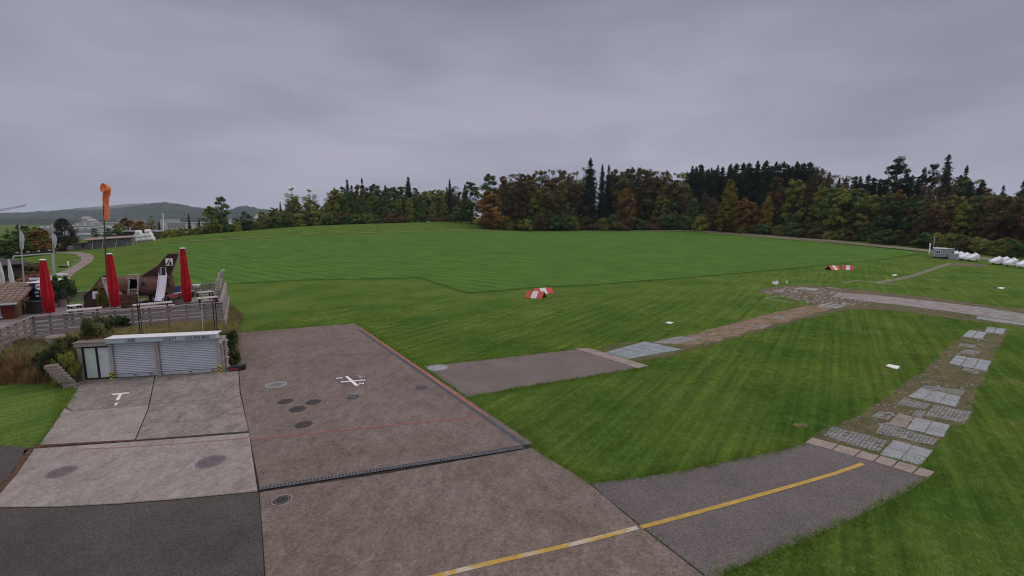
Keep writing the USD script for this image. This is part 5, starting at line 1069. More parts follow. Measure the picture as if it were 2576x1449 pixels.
flagpole((141, 747), (131.5, 566), DZ, 33.2, (132.5, 588), (134, 622), 'flagpole with a limp white flag behind the green kiosk')
# steel portal frame on the grass, with its net poles
dp = 50.0; o = PD(36, 702, dp); zg = float(terrain(o[0], o[1])); o[2] = zg; t = thing('steel_portal', 'tall grey steel portal frame standing on the grass behind the flagpoles', 'frame', o)
a = PD(33.5, 645, dp) - o; b = PD(130.5, 637.5, dp + 2) - o; c = PD(133, 692, dp + 2) - o; c[2] = float(terrain(*(c + o)[:2])) - o[2]
for nm, p in (('post', [(0, 0, -0.1), a]), ('crossbar', [a, b]), ('post', [c - (0, 0, 0.1), b])): obj(nm, tube(p, 0.085, 8), MT['galvanised'], t)
obj('shade_roll', tube([a + (0, 0.1, 0.18), b + (0, 0.1, 0.18)], 0.07, 8), MT['pole_black'], t)
for k in range(4): q = a + (b - a) * (0.08 + 0.28 * k) + (0, 0.1, 0.3); obj('roller', lathe([(0, 0), (0.1, 0), (0.1, 0.12), (0, 0.12)], 8, q), MT['wood_pale'], t)
# dark pavilion tent
dp = 54.0; o = PD(58, 690, dp); o[2] = float(terrain(o[0], o[1])); t = thing('pavilion_tent', 'dark grey pop-up pavilion tent on the grass at the left', 'tent', o); s = dp / FOCAL
ze = PD(58, 664, dp)[2] - o[2]; zp = PD(60, 651, dp)[2] - o[2]; w = 22 * s
pr = [(1.0, 0), (0.55, 0.22), (0.25, 0.55), (0.0, 1.0)]; v = []
for k, h in pr:
    for x, y in ((-1, -1), (1, -1), (1, 1), (-1, 1)): v.append((x * w * max(k, 0.01), y * w * max(k, 0.01), ze + (zp - ze) * h))
obj('roof', (v, [(i * 4 + j, i * 4 + (j + 1) % 4, (i + 1) * 4 + (j + 1) % 4, (i + 1) * 4 + j) for i in range(3) for j in range(4)]), MT['iron_dark'], t)
obj('valance', MB().box((-w, -w - 0.02, ze - 0.28), (w, -w, ze)).box((-w, w, ze - 0.28), (w, w + 0.02, ze)).box((-w - 0.02, -w, ze - 0.28), (-w, w, ze)).box((w, -w, ze - 0.28), (w + 0.02, w, ze)), MT['pole_black'], t)
for x in (-w + 0.03, w - 0.03):
    for y in (-w + 0.03, w - 0.03): obj('leg', tube([(x, y, 0), (x, y, ze)], 0.03, 6), MT['galvanised'], t)
# closed white parasols and lean-to roof at the far left
for px, lab in (((3.5, 690, 657), 'closed white parasol at the left edge of the picture'), ((27, 688, 652), 'closed white parasol left of the steel portal')):
    dp = 44; o = PD(px[0], px[1], dp); o[2] = max(float(terrain(o[0], o[1])), 0); h = PD(px[0], px[2], dp)[2] - o[2]; t = thing('white_parasol', lab, 'parasol', o)
    obj('canopy', lathe([(0, h), (0.06, h - 0.05), (0.14, h * 0.75), (0.19, h * 0.5), (0.15, h * 0.35), (0.18, h * 0.2), (0.1, h * 0.18), (0, h * 0.2)], 12), MT['flag_cloth'], t, 40); obj('pole', tube([(0, 0, 0), (0, 0, h * 0.25)], 0.03, 8), MT['galvanised'], t)
o = PD(-10, 700, 47); o[2] = float(terrain(o[0], o[1])); t = thing('lean_to', 'dark lean-to hut with a sloping roof at the far left edge', 'hut', o); s = 47 / FOCAL; h = PD(0, 668, 47)[2] - o[2]
obj('wall', box((-60 * s, 0, 0), (18 * s, 2, h)), MT['wood_dark'], t); m = box((-62 * s, -0.4, h + 0.01), (34 * s, 2.3, h + 0.09)); m.vertices[:, 2] += np.where(m.vertices[:, 0] < 0, 0.6, 0); obj('roof', m, MT['iron_dark'], t); obj('beam', box((10 * s, -0.35, h - 0.12), (30 * s, -0.2, h)), MT['wood_grey'], t)
# trough and posts beside the lane
o = G(160, 673); t = thing('water_trough', 'dark low trough on the grass beside the lane', 'trough', o, 0.1); s = o[1] / FOCAL
obj('tub', box((-8 * s, -0.3, 0), (8 * s, 0.3, 4.5 * s), 0.05), MT['wood_dark'], t); obj('rim', box((-8.4 * s, -0.34, 4.5 * s + 0.003), (8.4 * s, 0.34, 5.2 * s), 0.02), MT['wood_grey'], t)
o = G(172, 671); s = o[1] / FOCAL; t = thing('lane_marker', 'white upright marker beside the trough on the lane', 'marker', o, 0.1); obj('post', box((-1.6 * s, -0.06, 0), (1.6 * s, 0.06, 14 * s), 0.02), MT['paint_white'], t); obj('shoulder', box((-3.2 * s, -0.05, 0), (-1.65 * s, 0.05, 5 * s), 0.02), MT['cloth_white'], t)
def rock(name, label, px, wpx, m, n, seed, group=None):
    r = np.random.default_rng(seed); o = G(*px) if n else P(*px, 0); s = o[1] / FOCAL * wpx
    t = thing(name, label, 'rock', o, r.uniform(0, 6), group); g = trimesh.creation.icosphere(2); g.vertices *= (s * 0.5, s * 0.42, s * 0.34); g.vertices *= 1 + (meshkit.noise(g.vertices * 3 / s + seed)[:, None] - 0.5) * 0.5; g.vertices[:, 2] += s * 0.14; obj('stone', g, m, t); return t
k = 0
for px, w in (((197, 644), 5), ((200, 648), 4), ((203, 652), 4), ((196, 655), 5), ((190, 657), 4), ((199, 660), 6), ((203, 658), 4), ((187, 664), 4), ((182, 667), 3.5), ((192, 661), 3.5)):
    rock('lane_rock', 'pale boulder on the inside of the lane bend, ' + ORD_[k] + ' from its far end', px, w, MT['stone'], 1, 50 + k, 'boulders along the inside of the lane'); k += 1
r = np.random.default_rng(3)
for k in range(34):
    px = (r.uniform(-4, 60), 688 + r.uniform(0, 1) * 22); o = P(*px, 0.9); t = thing('garden_rock', 'rounded stone in the rock garden behind the shed roof', 'rock', o, r.uniform(0, 6), 'stones of the rock garden'); s = r.uniform(3, 7.5) * o[1] / FOCAL
    g = trimesh.creation.icosphere(1); g.vertices *= (s * 0.5, s * 0.45, s * 0.4); g.vertices *= 1 + (meshkit.noise(g.vertices * 4 / s + k)[:, None] - 0.5) * 0.5; obj('stone', g, MT['stone'], t, 50)
struct('garden_bed', prism([tuple(P(x, y, 0.8)[:2]) for x, y in zz('-60,720 40,716 95,706 100,690 70,682 -60,684')], -0.4, 0.86), MT['soil_bank'])
o = P(2, 706, 0.9); t = thing('yellow_crate', 'small yellow crate at the left edge by the rock garden', 'crate', o, 0.2); obj('box', box((-0.2, -0.15, 0), (0.2, 0.15, 0.32), 0.02), MT['yellow_sign'], t); obj('slot', box((-0.1, -0.155, 0.2), (0.1, -0.151, 0.25)), MT['plastic_black'], t)

# ------------------------------------------------------------------ barn, bales, timber, village
def barn():
    A, B = G(222, 628), G(332, 616.5); fr = Frame(A, B); L = fr.len; za, zb_ = A[2], B[2]; t = thing('barn', 'long low grey boarded barn with a reddish lean-to roof beyond the lane', 'barn', (*fr.o[:2], 0), fr.rz)
    ta, tb = fr.uv(222, 605)[1], fr.uv(332, 597)[1]; n = 46
    for k in range(n):
        x0, x1 = L * k / n, L * (k + 0.94) / n; z0 = za + (zb_ - za) * k / n - 0.2; z1 = ta + (tb - ta) * k / n - 0.02; obj('board', box((x0, r.uniform(0, 0.04), z0), (x1, 0.10, z1)), MT['barn_wood'], t)
    obj('frame', box((0, 0.12, min(za, zb_) - 0.3), (L, 0.2, min(ta, tb) - 0.05)), MT['wood_dark'], t)
    W = 2.6
    for x in (0.0, L - 0.1): obj('end_wall', box((x, 0.2, min(za, zb_) - 0.3), (x + 0.1, W, (ta if x == 0 else tb) - 0.05)), MT['barn_wood'], t)
    v = [(-0.6, -0.5, ta), (L + 0.4, -0.5, tb), (L + 0.4, W, tb + 0.35), (-0.6, W, ta + 0.5)]; v = v + [(x, y, z + 0.12) for x, y, z in v]
    obj('roof', (v, [(3, 2, 1, 0), (4, 5, 6, 7), (0, 1, 5, 4), (1, 2, 6, 5), (2, 3, 7, 6), (3, 0, 4, 7)]), MT['barn_roof'], t)
    for x in (0.13, 0.36, 0.66): q = L * x; obj('prop', tube([(q - 0.2, -0.6, za + (zb_ - za) * x), (q + 0.1, -0.05, (ta + tb) / 2 - 0.2)], 0.09, 6), MT['wood_pale'], t)
    A2 = fr.loc(G(188, 628)); o = G(205, 628.5); t2 = thing('lean_shed', 'small grey shed built against the left end of the barn', 'shed', o, fr.rz); s = o[1] / FOCAL; h = PD(205, 613, o[1])[2] - o[2]
    obj('wall', box((-17 * s, 0, -0.2), (15 * s, 4, h), 0.02), MT['barn_wood'], t2); m = box((-18 * s, -0.5, h + 0.01), (17 * s, 4.2, h + 0.12)); m.vertices[:, 2] += (m.vertices[:, 0] > 0) * 0.35; obj('roof', m, MT['wood_grey'], t2); obj('opening', box((2 * s, -0.02, h - 1.1), (6 * s, -0.001, h - 0.3)), MT['pole_black'], t2)
barn()
def bale_mesh():
    return lathe([(0, -0.6), (0.5, -0.6), (0.62, -0.52), (0.66, -0.3), (0.655, 0.3), (0.62, 0.52), (0.5, 0.6), (0, 0.6)], 14).apply_transform(trimesh.transformations.rotation_matrix(math.pi / 2, (0, 1, 0)))
kc = kind_class('bale'); obj('wrap', bale_mesh(), MT['bale_wrap'], kc, 40); obj('end_fold', lathe([(0, 0.6), (0.2, 0.6), (0.2, 0.612), (0, 0.612)], 12).apply_transform(trimesh.transformations.rotation_matrix(math.pi / 2, (0, 1, 0))), MT['cloth_white'], kc)
base = G(340, 610.5)
for lvl, xs in ((0, np.arange(341, 391, 6.4)), (1, np.arange(343, 386, 6.4)), (2, np.array([347, 353, 371, 377]))):
    for i_, x in enumerate(xs):
        dpb = base[1] + 1.0; q = PD(x, 609, dpb); z = float(terrain(q[0], q[1])); copy(kc, 'hay_bale', 'white wrapped hay bale by the barn, ' + ORD_[i_] + ' from the left in the ' + ['bottom', 'middle', 'top'][lvl] + ' row', 'hay bale', (q[0], q[1] + 0.1 * lvl, z + 0.62 + lvl * 1.08), 0.12 + r.uniform(-0.1, 0.1), (0.62, 1, 1), ['bottom row of wrapped bales', 'middle row of wrapped bales', 'top row of wrapped bales'][lvl])
# timber piles beside the track
for px, n, lab in (((126, 632), 3, 'pile of sawn timber left of the large cypress foot'), ((158, 632), 4, 'pile of sawn timber under the dark cypress'), ((181, 630), 3, 'small pile of timber and white sheeting beside the lean shed')):
    o = G(*px); s = o[1] / FOCAL; t = thing('timber_pile', lab, 'timber', o, 0.1)
    for k in range(n):
        for j in range(2): obj('beam', box((-9 * s, -0.6 + j * 0.6, 0.05 + k * 0.36), (9 * s, -0.05 + j * 0.6, 0.36 + k * 0.36), 0.02), MT['barn_roof'] if (k + j) % 2 else MT['wood_grey'], t)
    if n == 3 and px[0] > 170: obj('sheet', box((-4 * s, -0.5, 1.15), (6 * s, 0.5, 1.25)), MT['cloth_white'], t)
# fence hurdles in front of the bales
for k in range(5):
    o = G(327 + k * 12, 618.5 - k * 1.4); t = thing('field_hurdle', 'low grey field hurdle before the bales, ' + ORD_[k] + ' from the left', 'hurdle', o, 0.1, 'hurdles in front of the bales'); s = o[1] / FOCAL
    for x in (-5, 5): obj('post', box((x * s - 0.04, -0.04, 0), (x * s + 0.04, 0.04, 0.9)), MT['wood_grey'], t)
    obj('rail', box((-5 * s, -0.03, 0.6), (5 * s, 0.03, 0.68)), MT['wood_grey'], t)
def building(name, label, px0, px1, py_t, py_b, dp, wall, roof, depth=12, kind='flat', rz=0.1, win=0, teeth=0):
    a, b = PD(px0, py_b, dp), PD(px1, py_b, dp + (px1 - px0) / FOCAL * dp * math.tan(rz)); fr = Frame(a, b); L = fr.len; zt = fr.uv((px0 + px1) / 2, py_t)[1]; zb = fr.uv((px0 + px1) / 2, py_b)[1] - 3
    t = thing(name, label, 'building', (*fr.o[:2], 0), fr.rz); obj('wall', box((0, 0, zb), (L, depth, zt)), MT[wall], t)
    if kind == 'flat': obj('roof', box((-0.4, -0.4, zt + 0.01), (L + 0.4, depth + 0.4, zt + 0.6)), MT[roof], t)
    if kind == 'gable':
        h = 0.28 * depth; v = [(-0.5, -0.6, zt), (L + 0.5, -0.6, zt), (L + 0.5, depth + 0.6, zt), (-0.5, depth + 0.6, zt), (-0.5, depth / 2, zt + h), (L + 0.5, depth / 2, zt + h)]
        obj('roof', (v, [(0, 1, 5), (0, 5, 4), (2, 3, 4), (2, 4, 5), (3, 0, 4), (1, 2, 5), (0, 3, 2), (0, 2, 1)]), MT[roof], t)
    for k in range(teeth):
        x0, x1 = L * k / teeth, L * (k + 1) / teeth; h = (x1 - x0) * 0.42; D = depth
        v = [(x0, 0, zt), (x1, 0, zt), (x1 - 0.05, 0, zt + h), (x0, D, zt), (x1, D, zt), (x1 - 0.05, D, zt + h)]
        s = obj('sawtooth_roof', trimesh.Trimesh(v, [(0, 1, 2), (3, 5, 4), (0, 2, 5), (0, 5, 3), (1, 4, 5), (1, 5, 2), (0, 3, 4), (0, 4, 1)], process=False), MT[roof], t)
        obj('skylight', box((x1 - 0.02, D * 0.04, zt + h * 0.15), (x1 + 0.04, D * 0.96, zt + h * 0.85)), MT['factory_glass'], s)
    for k in range(win):
        x = L * (k + 0.5) / win; w = obj('window', box((x - L / win * 0.28, -0.06, zt - (zt - zb - 3) * 0.62), (x + L / win * 0.28, -0.005, zt - (zt - zb - 3) * 0.25)), MT['house_roof'], t); obj('pane', box((x - L / win * 0.24, -0.09, zt - (zt - zb - 3) * 0.59), (x + L / win * 0.24, -0.065, zt - (zt - zb - 3) * 0.28)), MT['factory_glass'], w)
    return t, fr, zt
building('factory', 'grey factory with sawtooth roofs between the cypress and the windsock pole', 172, 243, 578, 612, 320, 'factory_wall', 'factory_roof', 55, 'none', 0.25, 0, 4)
building('factory', 'second row of grey sawtooth roofs behind the factory front', 178, 252, 567, 590, 400, 'factory_wall', 'factory_roof', 60, 'none', 0.2, 0, 4)
building('factory', 'grey sawtooth roofed hall between the autumn tree and the cypress', 92, 138, 574, 605, 330, 'factory_wall', 'factory_roof', 60, 'none', 0.2, 0, 3)
building('warehouse', 'plain pale low hall in front of the sawtooth factory', 168, 234, 592, 614, 280, 'factory_roof', 'factory_roof', 25, 'flat', 0.2)
building('office_block', 'large pale grey block behind the autumn trees right of the windsock', 298, 404, 552, 574, 560, 'factory_wall', 'factory_roof', 30, 'flat', -0.1, 9)
building('house', 'wide pale two-storey house with flat roof left of the tall poplars', 422, 468, 562, 580, 330, 'house_wall', 'factory_roof', 14, 'flat', 0.1, 6)
building('house', 'pale house with flat roof just left of the dark lone conifer', 474, 505, 561, 580, 345, 'house_wall', 'factory_roof', 14, 'flat', 0.1, 4)
building('farm_shed', 'long low building with a pale roof above the bales', 312, 392, 583, 596, 220, 'wood_dark', 'factory_roof', 10, 'flat', 0.16)
building('house', 'small white house seen between trees right of the poplars', 565, 590, 565, 580, 330, 'house_wall', 'factory_roof', 12, 'gable', 0.1, 3)
building('house', 'bright roofed house seen through a gap in the hedge trees', 641, 660, 549, 565, 420, 'house_wall', 'factory_roof', 12, 'gable', 0.1, 2)
building('house', 'small pale house left of the windsock pole above the barn', 268, 284, 582, 600, 260, 'house_wall', 'house_roof', 8, 'gable', 0.1, 2)
for px, dp, lab in (((205, 550), 900, 'first far house on the slope below the hills'), ((218, 556), 850, 'second far house on the slope below the hills')):
    building('far_house', 'pale far house at the foot of the hills, ' + ('upper one' if px[0] < 210 else 'lower one'), px[0], px[0] + 16, px[1], px[1] + 10, dp, 'house_wall', 'house_roof', 14, 'gable', 0.1)
o = PD(410, 580, 300); o[2] = float(terrain(o[0], o[1])); t = thing('mast', 'tall slim white mast rising between the houses', 'mast', o); obj('shaft', tube([(0, 0, -1), PD(410, 536, 300) - o], [0.35, 0.22], 8), MT['trailer_white'], t); obj('bracket', box((-0.8, -0.15, PD(410, 572, 300)[2] - o[2]), (0.8, 0.15, PD(410, 571, 300)[2] - o[2])), MT['galvanised'], t)
# tower crane jib reaching in from the left
dp = 300.0; o = PD(-60, 620, dp); o[2] = float(terrain(o[0], o[1])); t = thing('tower_crane', 'pale tower crane jib reaching in from the left edge above the hills', 'crane', o)
a, b = PD(-60, 544, dp) - o, PD(67, 517, dp) - o; a2, b2 = PD(-60, 538, dp) - o, PD(66, 514.5, dp) - o
obj('lower_chord', tube([a, b], 0.22, 5), MT['crane_steel'], t); obj('upper_chord', tube([a2, b2], 0.16, 5), MT['crane_steel'], t); lat = MB()
for k in range(24): u = k / 24; lat.tube([a + (b - a) * u, a2 + (b2 - a2) * (u + 0.5 / 24)], 0.07, 4).tube([a2 + (b2 - a2) * (u + 0.5 / 24), a + (b - a) * (u + 1 / 24)], 0.07, 4)
obj('lattice', lat, MT['crane_steel'], t, kind='stuff'); obj('tower', tube([(0, 0, 0), a2 + (0, 0, 6)], 0.8, 4), MT['crane_steel'], t)

# ------------------------------------------------------------------ right side: office, trailers, posts, runway markers
def office():
    o = G(2349.5, 648.5); e = G(2400, 654.5); dp = o[1]; fr = Frame(PD(2349.5, 648.5, 88), PD(2398, 653.5, 86.5)); o3 = PD(2349.5, 648.5, 88); zb = o3[2]; L = fr.len; zt = fr.uv(2374, 626)[1]
    t = thing('site_office', 'grey portable office cabin with one white window at the wood edge', 'cabin', (*fr.o[:2], 0), fr.rz); zg = float(terrain(*fr.o[:2])); zb = zg + 0.25
    obj('body', box((0, 0, zb), (L, 2.4, zt), 0.03), MT['office_grey'], t); obj('roof', box((-0.06, -0.06, zt + 0.003), (L * 0.68, 2.46, zt + 0.10), 0.02), MT['trailer_white'], t); obj('roof', box((L * 0.68 + 0.01, -0.04, zt + 0.003), (L + 0.04, 2.44, zt + 0.07), 0.02), MT['office_grey'], t)
    for x in (0.0, L): obj('corner_post', box((x - 0.04, -0.03, zb), (x + 0.04, 0.05, zt), 0.01), MT['shutter_rail'], t)
    w = obj('window', box((L * 0.07, -0.04, zt - 0.95), (L * 0.32, -0.002, zt - 0.22), 0.01), MT['cloth_white'], t)
    for k in range(2): obj('pane', box((L * 0.09 + k * L * 0.11, -0.052, zt - 0.86), (L * 0.175 + k * L * 0.11, -0.042, zt - 0.32)), MT['glass_dark'], w)
    obj('skid', box((0.1, 0.1, zg - 0.05), (L - 0.1, 2.3, zb - 0.003)), MT['iron_dark'], t)
    obj('lamp', box((L - 0.35, -0.14, zt - 0.65), (L - 0.12, -0.002, zt - 0.45), 0.02), MT['iron_dark'], t)
    w = fr.world((L + 0.15, -0.5, 0)); t = thing('white_cabinet', 'white cabinet with a sloping lid at the right end of the grey cabin', 'cabinet', (w[0], w[1], float(terrain(w[0], w[1]))), fr.rz)
    obj('body', box((-0.9, -0.5, 0.05), (0.35, 0.5, 1.15), 0.03), MT['office_grey'], t); obj('side', box((0.353, -0.48, 0.08), (0.42, 0.48, 1.35), 0.02), MT['trailer_white'], t)
office()
def trailer_kind():
    k = kind_class('trailer')
    # glider trailer: long rounded fibreglass shell tapering to the rear, nose towards -y
    secs = []; N = 26
    for y, w, h, zb in ((-2.35, 0.45, 0.22, 0.62), (-2.25, 0.72, 0.42, 0.52), (-1.7, 0.86, 0.62, 0.46), (-1.0, 0.90, 0.78, 0.42), (-0.3, 0.90, 1.00, 0.40), (0.4, 0.88, 1.20, 0.40), (1.1, 0.86, 1.26, 0.40), (1.7, 0.80, 1.14, 0.42), (2.1, 0.66, 0.86, 0.48), (2.25, 0.4, 0.5, 0.6)):
        a = np.arange(N) * 2 * np.pi / N; c, s = np.cos(a), np.sin(a); e = 0.5; x = w * np.sign(c) * np.abs(c) ** e; z = zb + h / 2 + h / 2 * np.sign(s) * np.abs(s) ** e; secs.append(np.stack([x, np.full(N, y), z], 1))
    v = np.concatenate(secs); M = len(secs); f = [(i * N + j, (i + 1) * N + j, (i + 1) * N + (j + 1) % N, i * N + (j + 1) % N) for i in range(M - 1) for j in range(N)]
    b = MB().add(v, f); v2 = np.vstack([v, secs[0].mean(0), secs[-1].mean(0)]); b.add(v2, [(M * N, j, (j + 1) % N) for j in range(N)] + [(M * N + 1, (M - 1) * N + (j + 1) % N, (M - 1) * N + j) for j in range(N)])
    obj('shell', trimesh.Trimesh(*b.get(), process=False), MT['trailer_white'], k, 45)
    obj('tray', trimesh.convex.convex_hull(np.array([(x * w, y, z) for x in (-1, 1) for y, w, z in ((-2.5, 0.6, 0.72), (-2.45, 0.55, 0.45), (-1.2, 1.0, 0.34), (-1.2, 1.02, 0.70), (1.6, 0.95, 0.36), (1.6, 0.97, 0.66))])), MT['cloth_white'], k)
    obj('rub_strip', MB().box((-1.05, -1.2, 0.70), (-0.9, 1.6, 0.75), 0.01).box((0.9, -1.2, 0.70), (1.05, 1.6, 0.75), 0.01), MT['shutter_rail'], k)
    for s in (-1, 1):
        w = obj('wheel', lathe([(0, -0.09), (0.22, -0.09), (0.28, -0.06), (0.28, 0.06), (0.22, 0.09), (0, 0.09)], 18).apply_transform(trimesh.transformations.rotation_matrix(math.pi / 2, (0, 1, 0))).apply_translation((s * 0.98, 0.3, 0.28)), MT['tyre'], k); obj('hub', lathe([(0, 0), (0.11, 0), (0.09, 0.03), (0, 0.03)], 12).apply_transform(trimesh.transformations.rotation_matrix(s * math.pi / 2, (0, 1, 0))).apply_translation((s * 1.075, 0.3, 0.28)), MT['galvanised'], w)
        obj('mudguard', tube([(s * 0.98, 0.3 + 0.36 * math.cos(a), 0.28 + 0.36 * math.sin(a)) for a in np.linspace(0.1, 3.04, 8)], 0.06, 6), MT['trailer_white'], k)
    obj('drawbar', tube([(0, -2.1, 0.5), (0, -3.1, 0.45)], 0.05, 6), MT['galvanised'], k); obj('jockey_wheel', lathe([(0, -0.03), (0.1, -0.03), (0.1, 0.03), (0, 0.03)], 12).apply_transform(trimesh.transformations.rotation_matrix(math.pi / 2, (0, 1, 0))).apply_translation((0, -2.9, 0.12)), MT['tyre'], k); obj('jockey_post', tube([(0, -2.9, 0.12), (0, -2.9, 0.7)], 0.025, 6), MT['galvanised'], k)
    obj('fin_bulge', trimesh.creation.icosphere(2).apply_scale((0.16, 0.7, 0.22)).apply_translation((0, 1.0, 1.66)), MT['trailer_white'], k, True)
    return k
tk = trailer_kind(); ZR = lambda x, y: (2213.7 + x * .14062, 590.3 + y * .14062)
for i, (x, y, rz, sc, lab) in enumerate(((1330, 420, -1.2, 0.95, 'white glider trailer half hidden behind the grey cabin'), (1402, 444, -1.3, 1.0, 'white glider trailer second from the grey cabin'), (1500, 462, -1.35, 1.0, 'white glider trailer third from the grey cabin'), (1650, 480, -1.35, 1.05, 'white glider trailer at the open end of the row beside the grey cabin'),
                                         (2075, 538, -1.35, 0.98, 'white glider trailer leftmost of the separate group of three'), (2205, 536, -1.35, 0.95, 'white glider trailer in the middle of the separate group of three'), (2335, 572, -1.35, 1.0, 'white glider trailer rightmost of the separate group of three'), (2570, 606, -1.35, 1.05, 'white glider trailer cut by the right edge of the picture'))):
    q = G(*ZR(x, y)); copy(tk, 'glider_trailer', lab, 'trailer', q, rz, (sc * 0.56, sc * 0.50, sc * 0.80), 'white glider trailers parked at the wood edge')
for (px, w, m, lab) in (((2337.3, 638, 613), 0.16, 'paint_white', 'white marker post left of the grey cabin'), ((2347, 632, 596), 0.07, 'galvanised', 'thin grey pole behind the left corner of the grey cabin')):
    o = G(px[0], px[1]); h = PD(px[0], px[2], o[1])[2] - o[2]; t = thing('post', lab, 'post', o); obj('shaft', tube([(0, 0, -0.1), (0, 0, h * 0.72), (0, 0, h)], [w * 0.7, w * 0.7, w] if w > 0.1 else [w, w, w * 0.8], 8), MT[m], t); obj('cap', lathe([(0, h), (w * 1.1, h), (0, h + 0.08)], 8), MT['cloth_white'], t)
def runway_marker(px0, px1, hpx, dpo, label, cols, wdt=1.0):
    a, b = P(*px0), P(*px1); a[2] = float(terrain(a[0], a[1])); fr = Frame(a, b); L = fr.len; h = hpx * a[1] / FOCAL; t = thing('runway_marker', label, 'runway marker', (a[0], a[1], a[2]), fr.rz, 'red and white runway corner markers'); n = len(cols); w = wdt * 0.5
    for k, c in enumerate(cols):
        x0, x1 = L * k / n + 0.004, L * (k + 1) / n - 0.004
        for s in (0, 1):
            y0, y1, th = (0.0, w, 0.02) if s == 0 else (2 * w, w, -0.02)
            v = [(x0, y0, 0.03), (x1, y0, 0.03), (x1, y1, h), (x0, y1, h)]; v += [(x, y + th, z - 0.01) for x, y, z in v]
            me = trimesh.Trimesh(*MB().add(v, [(0, 1, 2, 3), (7, 6, 5, 4), (0, 4, 5, 1), (1, 5, 6, 2), (2, 6, 7, 3), (3, 7, 4, 0)]).get(), process=False); me.fix_normals(); obj('panel', me, MT['marker_red' if c == 'r' else 'marker_white'], t)
    for x in (0.03, L - 0.05): obj('end_frame', MB().tube([(x, 0.03, 0), (x, w, h - 0.03)], 0.02, 5).tube([(x, 2 * w - 0.03, 0), (x, w, h - 0.03)], 0.02, 5), MT['wood_dark'], t)
runway_marker((1320, 749.5), (1363, 753), 17.5, 0, 'near red and white tent-shaped runway marker, left wing in front', 'rwr', 1.15)
runway_marker((1347, 741.5), (1394, 738.5), 14.5, 0, 'near red and white tent-shaped runway marker, right wing behind', 'rwr', 1.1)
runway_marker((2093, 681), (2117, 680), 11, 0, 'far red and white tent-shaped runway marker, left wing', 'rwr', 1.2)
runway_marker((2118, 680.5), (2147, 682), 11.5, 0, 'far red and white tent-shaped runway marker, right wing', 'rwr', 1.2)
# ------------------------------------------------------------------ plants
def cards(c, n, size, rng, aspect=0.7, droop=None):
    """leaf-sized faces: centres c, facing n (loosely), each a four-cornered blade bent along its middle"""
    k = len(c); n = n + rng.normal(0, 0.55, (k, 3)); n /= np.linalg.norm(n, axis=1, keepdims=True) + 1e-9
    t = np.cross(n, rng.normal(0, 1, (k, 3))); t /= np.linalg.norm(t, axis=1, keepdims=True) + 1e-9; b = np.cross(n, t); s = (size * rng.uniform(0.6, 1.35, k))[:, None]
    v = np.stack([c - t * s * 0.5, c + b * s * 0.5 * aspect + n * s * 0.08, c + t * s * 0.5, c - b * s * 0.5 * aspect + n * s * 0.08], 1).reshape(-1, 3)
    i = np.arange(k) * 4; return v, np.concatenate([np.stack([i, i + 1, i + 2], 1), np.stack([i, i + 2, i + 3], 1)])
def clumps(ctr, rad, per, size, rng, mid):
    c = np.repeat(ctr, per, 0); r = np.repeat(rad, per); d = rng.normal(0, 1, (len(c), 3)); d /= np.linalg.norm(d, axis=1, keepdims=True); c2 = c + d * (r * rng.uniform(0.35, 1.0, len(c)))[:, None] * (1, 1, 0.75)
    n = d * 0.7 + (c2 - mid) / (np.linalg.norm(c2 - mid, axis=1, keepdims=True) + 1e-6) * 0.6 + (0, 0, 0.5); return cards(c2, n, size, rng)
def broad(name, m, seed, H=20.0, R=4.6, base=0.10, per=80, ncl=74, leaf_s=0.58, sparse_top=0.0, twigs=0, slim=1.0, bark='bark'):
    rng = np.random.default_rng(seed); k = kind_class(name); ctr = []
    while len(ctr) < ncl:
        z = rng.uniform(base, 0.97); prof = (math.sin(math.pi * min(1, ((z - base) / (1 - base)) * 0.80 + 0.20)) ** 0.62) * slim
        if rng.random() < sparse_top * smooth(0.55, 1.0, z): continue
        a = rng.uniform(0, 6.283); rr = R * prof * math.sqrt(rng.uniform(0.12, 1.0)) * rng.uniform(0.8, 1.08); ctr.append((rr * math.cos(a), rr * math.sin(a), z * H))
    ctr = np.array(ctr); rad = rng.uniform(0.9, 1.8, ncl) * R / 4.6 * (1 - 0.45 * smooth(0.7, 1.0, ctr[:, 2] / H))
    obj('crown', clumps(ctr, rad, per, leaf_s, rng, np.array([0, 0, H * 0.5])), MT[m], k)
    b = MB(); th = H * 0.017; lean = rng.normal(0, 0.25, 2); tp = lambda z: np.array([lean[0] * z * z, lean[1] * z * z, z * H * 0.80])
    b.tube([tp(z) for z in (-0.02, 0.1, 0.3, 0.55, 0.8, 1.0)], [th * 1.25, th, th * 0.85, th * 0.6, th * 0.35, th * 0.1], 7)
    for q in ctr[rng.permutation(ncl)[:26]]:
        z0 = np.clip((q[2] / H - 0.16) / 0.86 * rng.uniform(0.75, 1.0), 0.05, 0.92); p = tp(z0); mid = (p + q) / 2 + (0, 0, 0.05 * H * rng.uniform(-0.3, 0.8)); b.tube([p, mid, q], [th * 0.32, th * 0.2, th * 0.07], 4, False)
    for _ in range(twigs):
        q = ctr[rng.integers(ncl)] * rng.uniform(0.7, 1.0); q = q * (1, 1, 0.93); e = q + rng.normal(0, 1, 3) * (0.9, 0.9, 0.5) + (0, 0, rng.uniform(0.3, 1.2)); e2 = e + rng.normal(0, 0.45, 3) + (0, 0, 0.25); b.tube([q, (q + e) / 2 + rng.normal(0, 0.12, 3), e, e2], [0.045, 0.04, 0.032, 0.015], 3, False)
    obj('trunk', b, MT['twig' if twigs else bark], k); return k
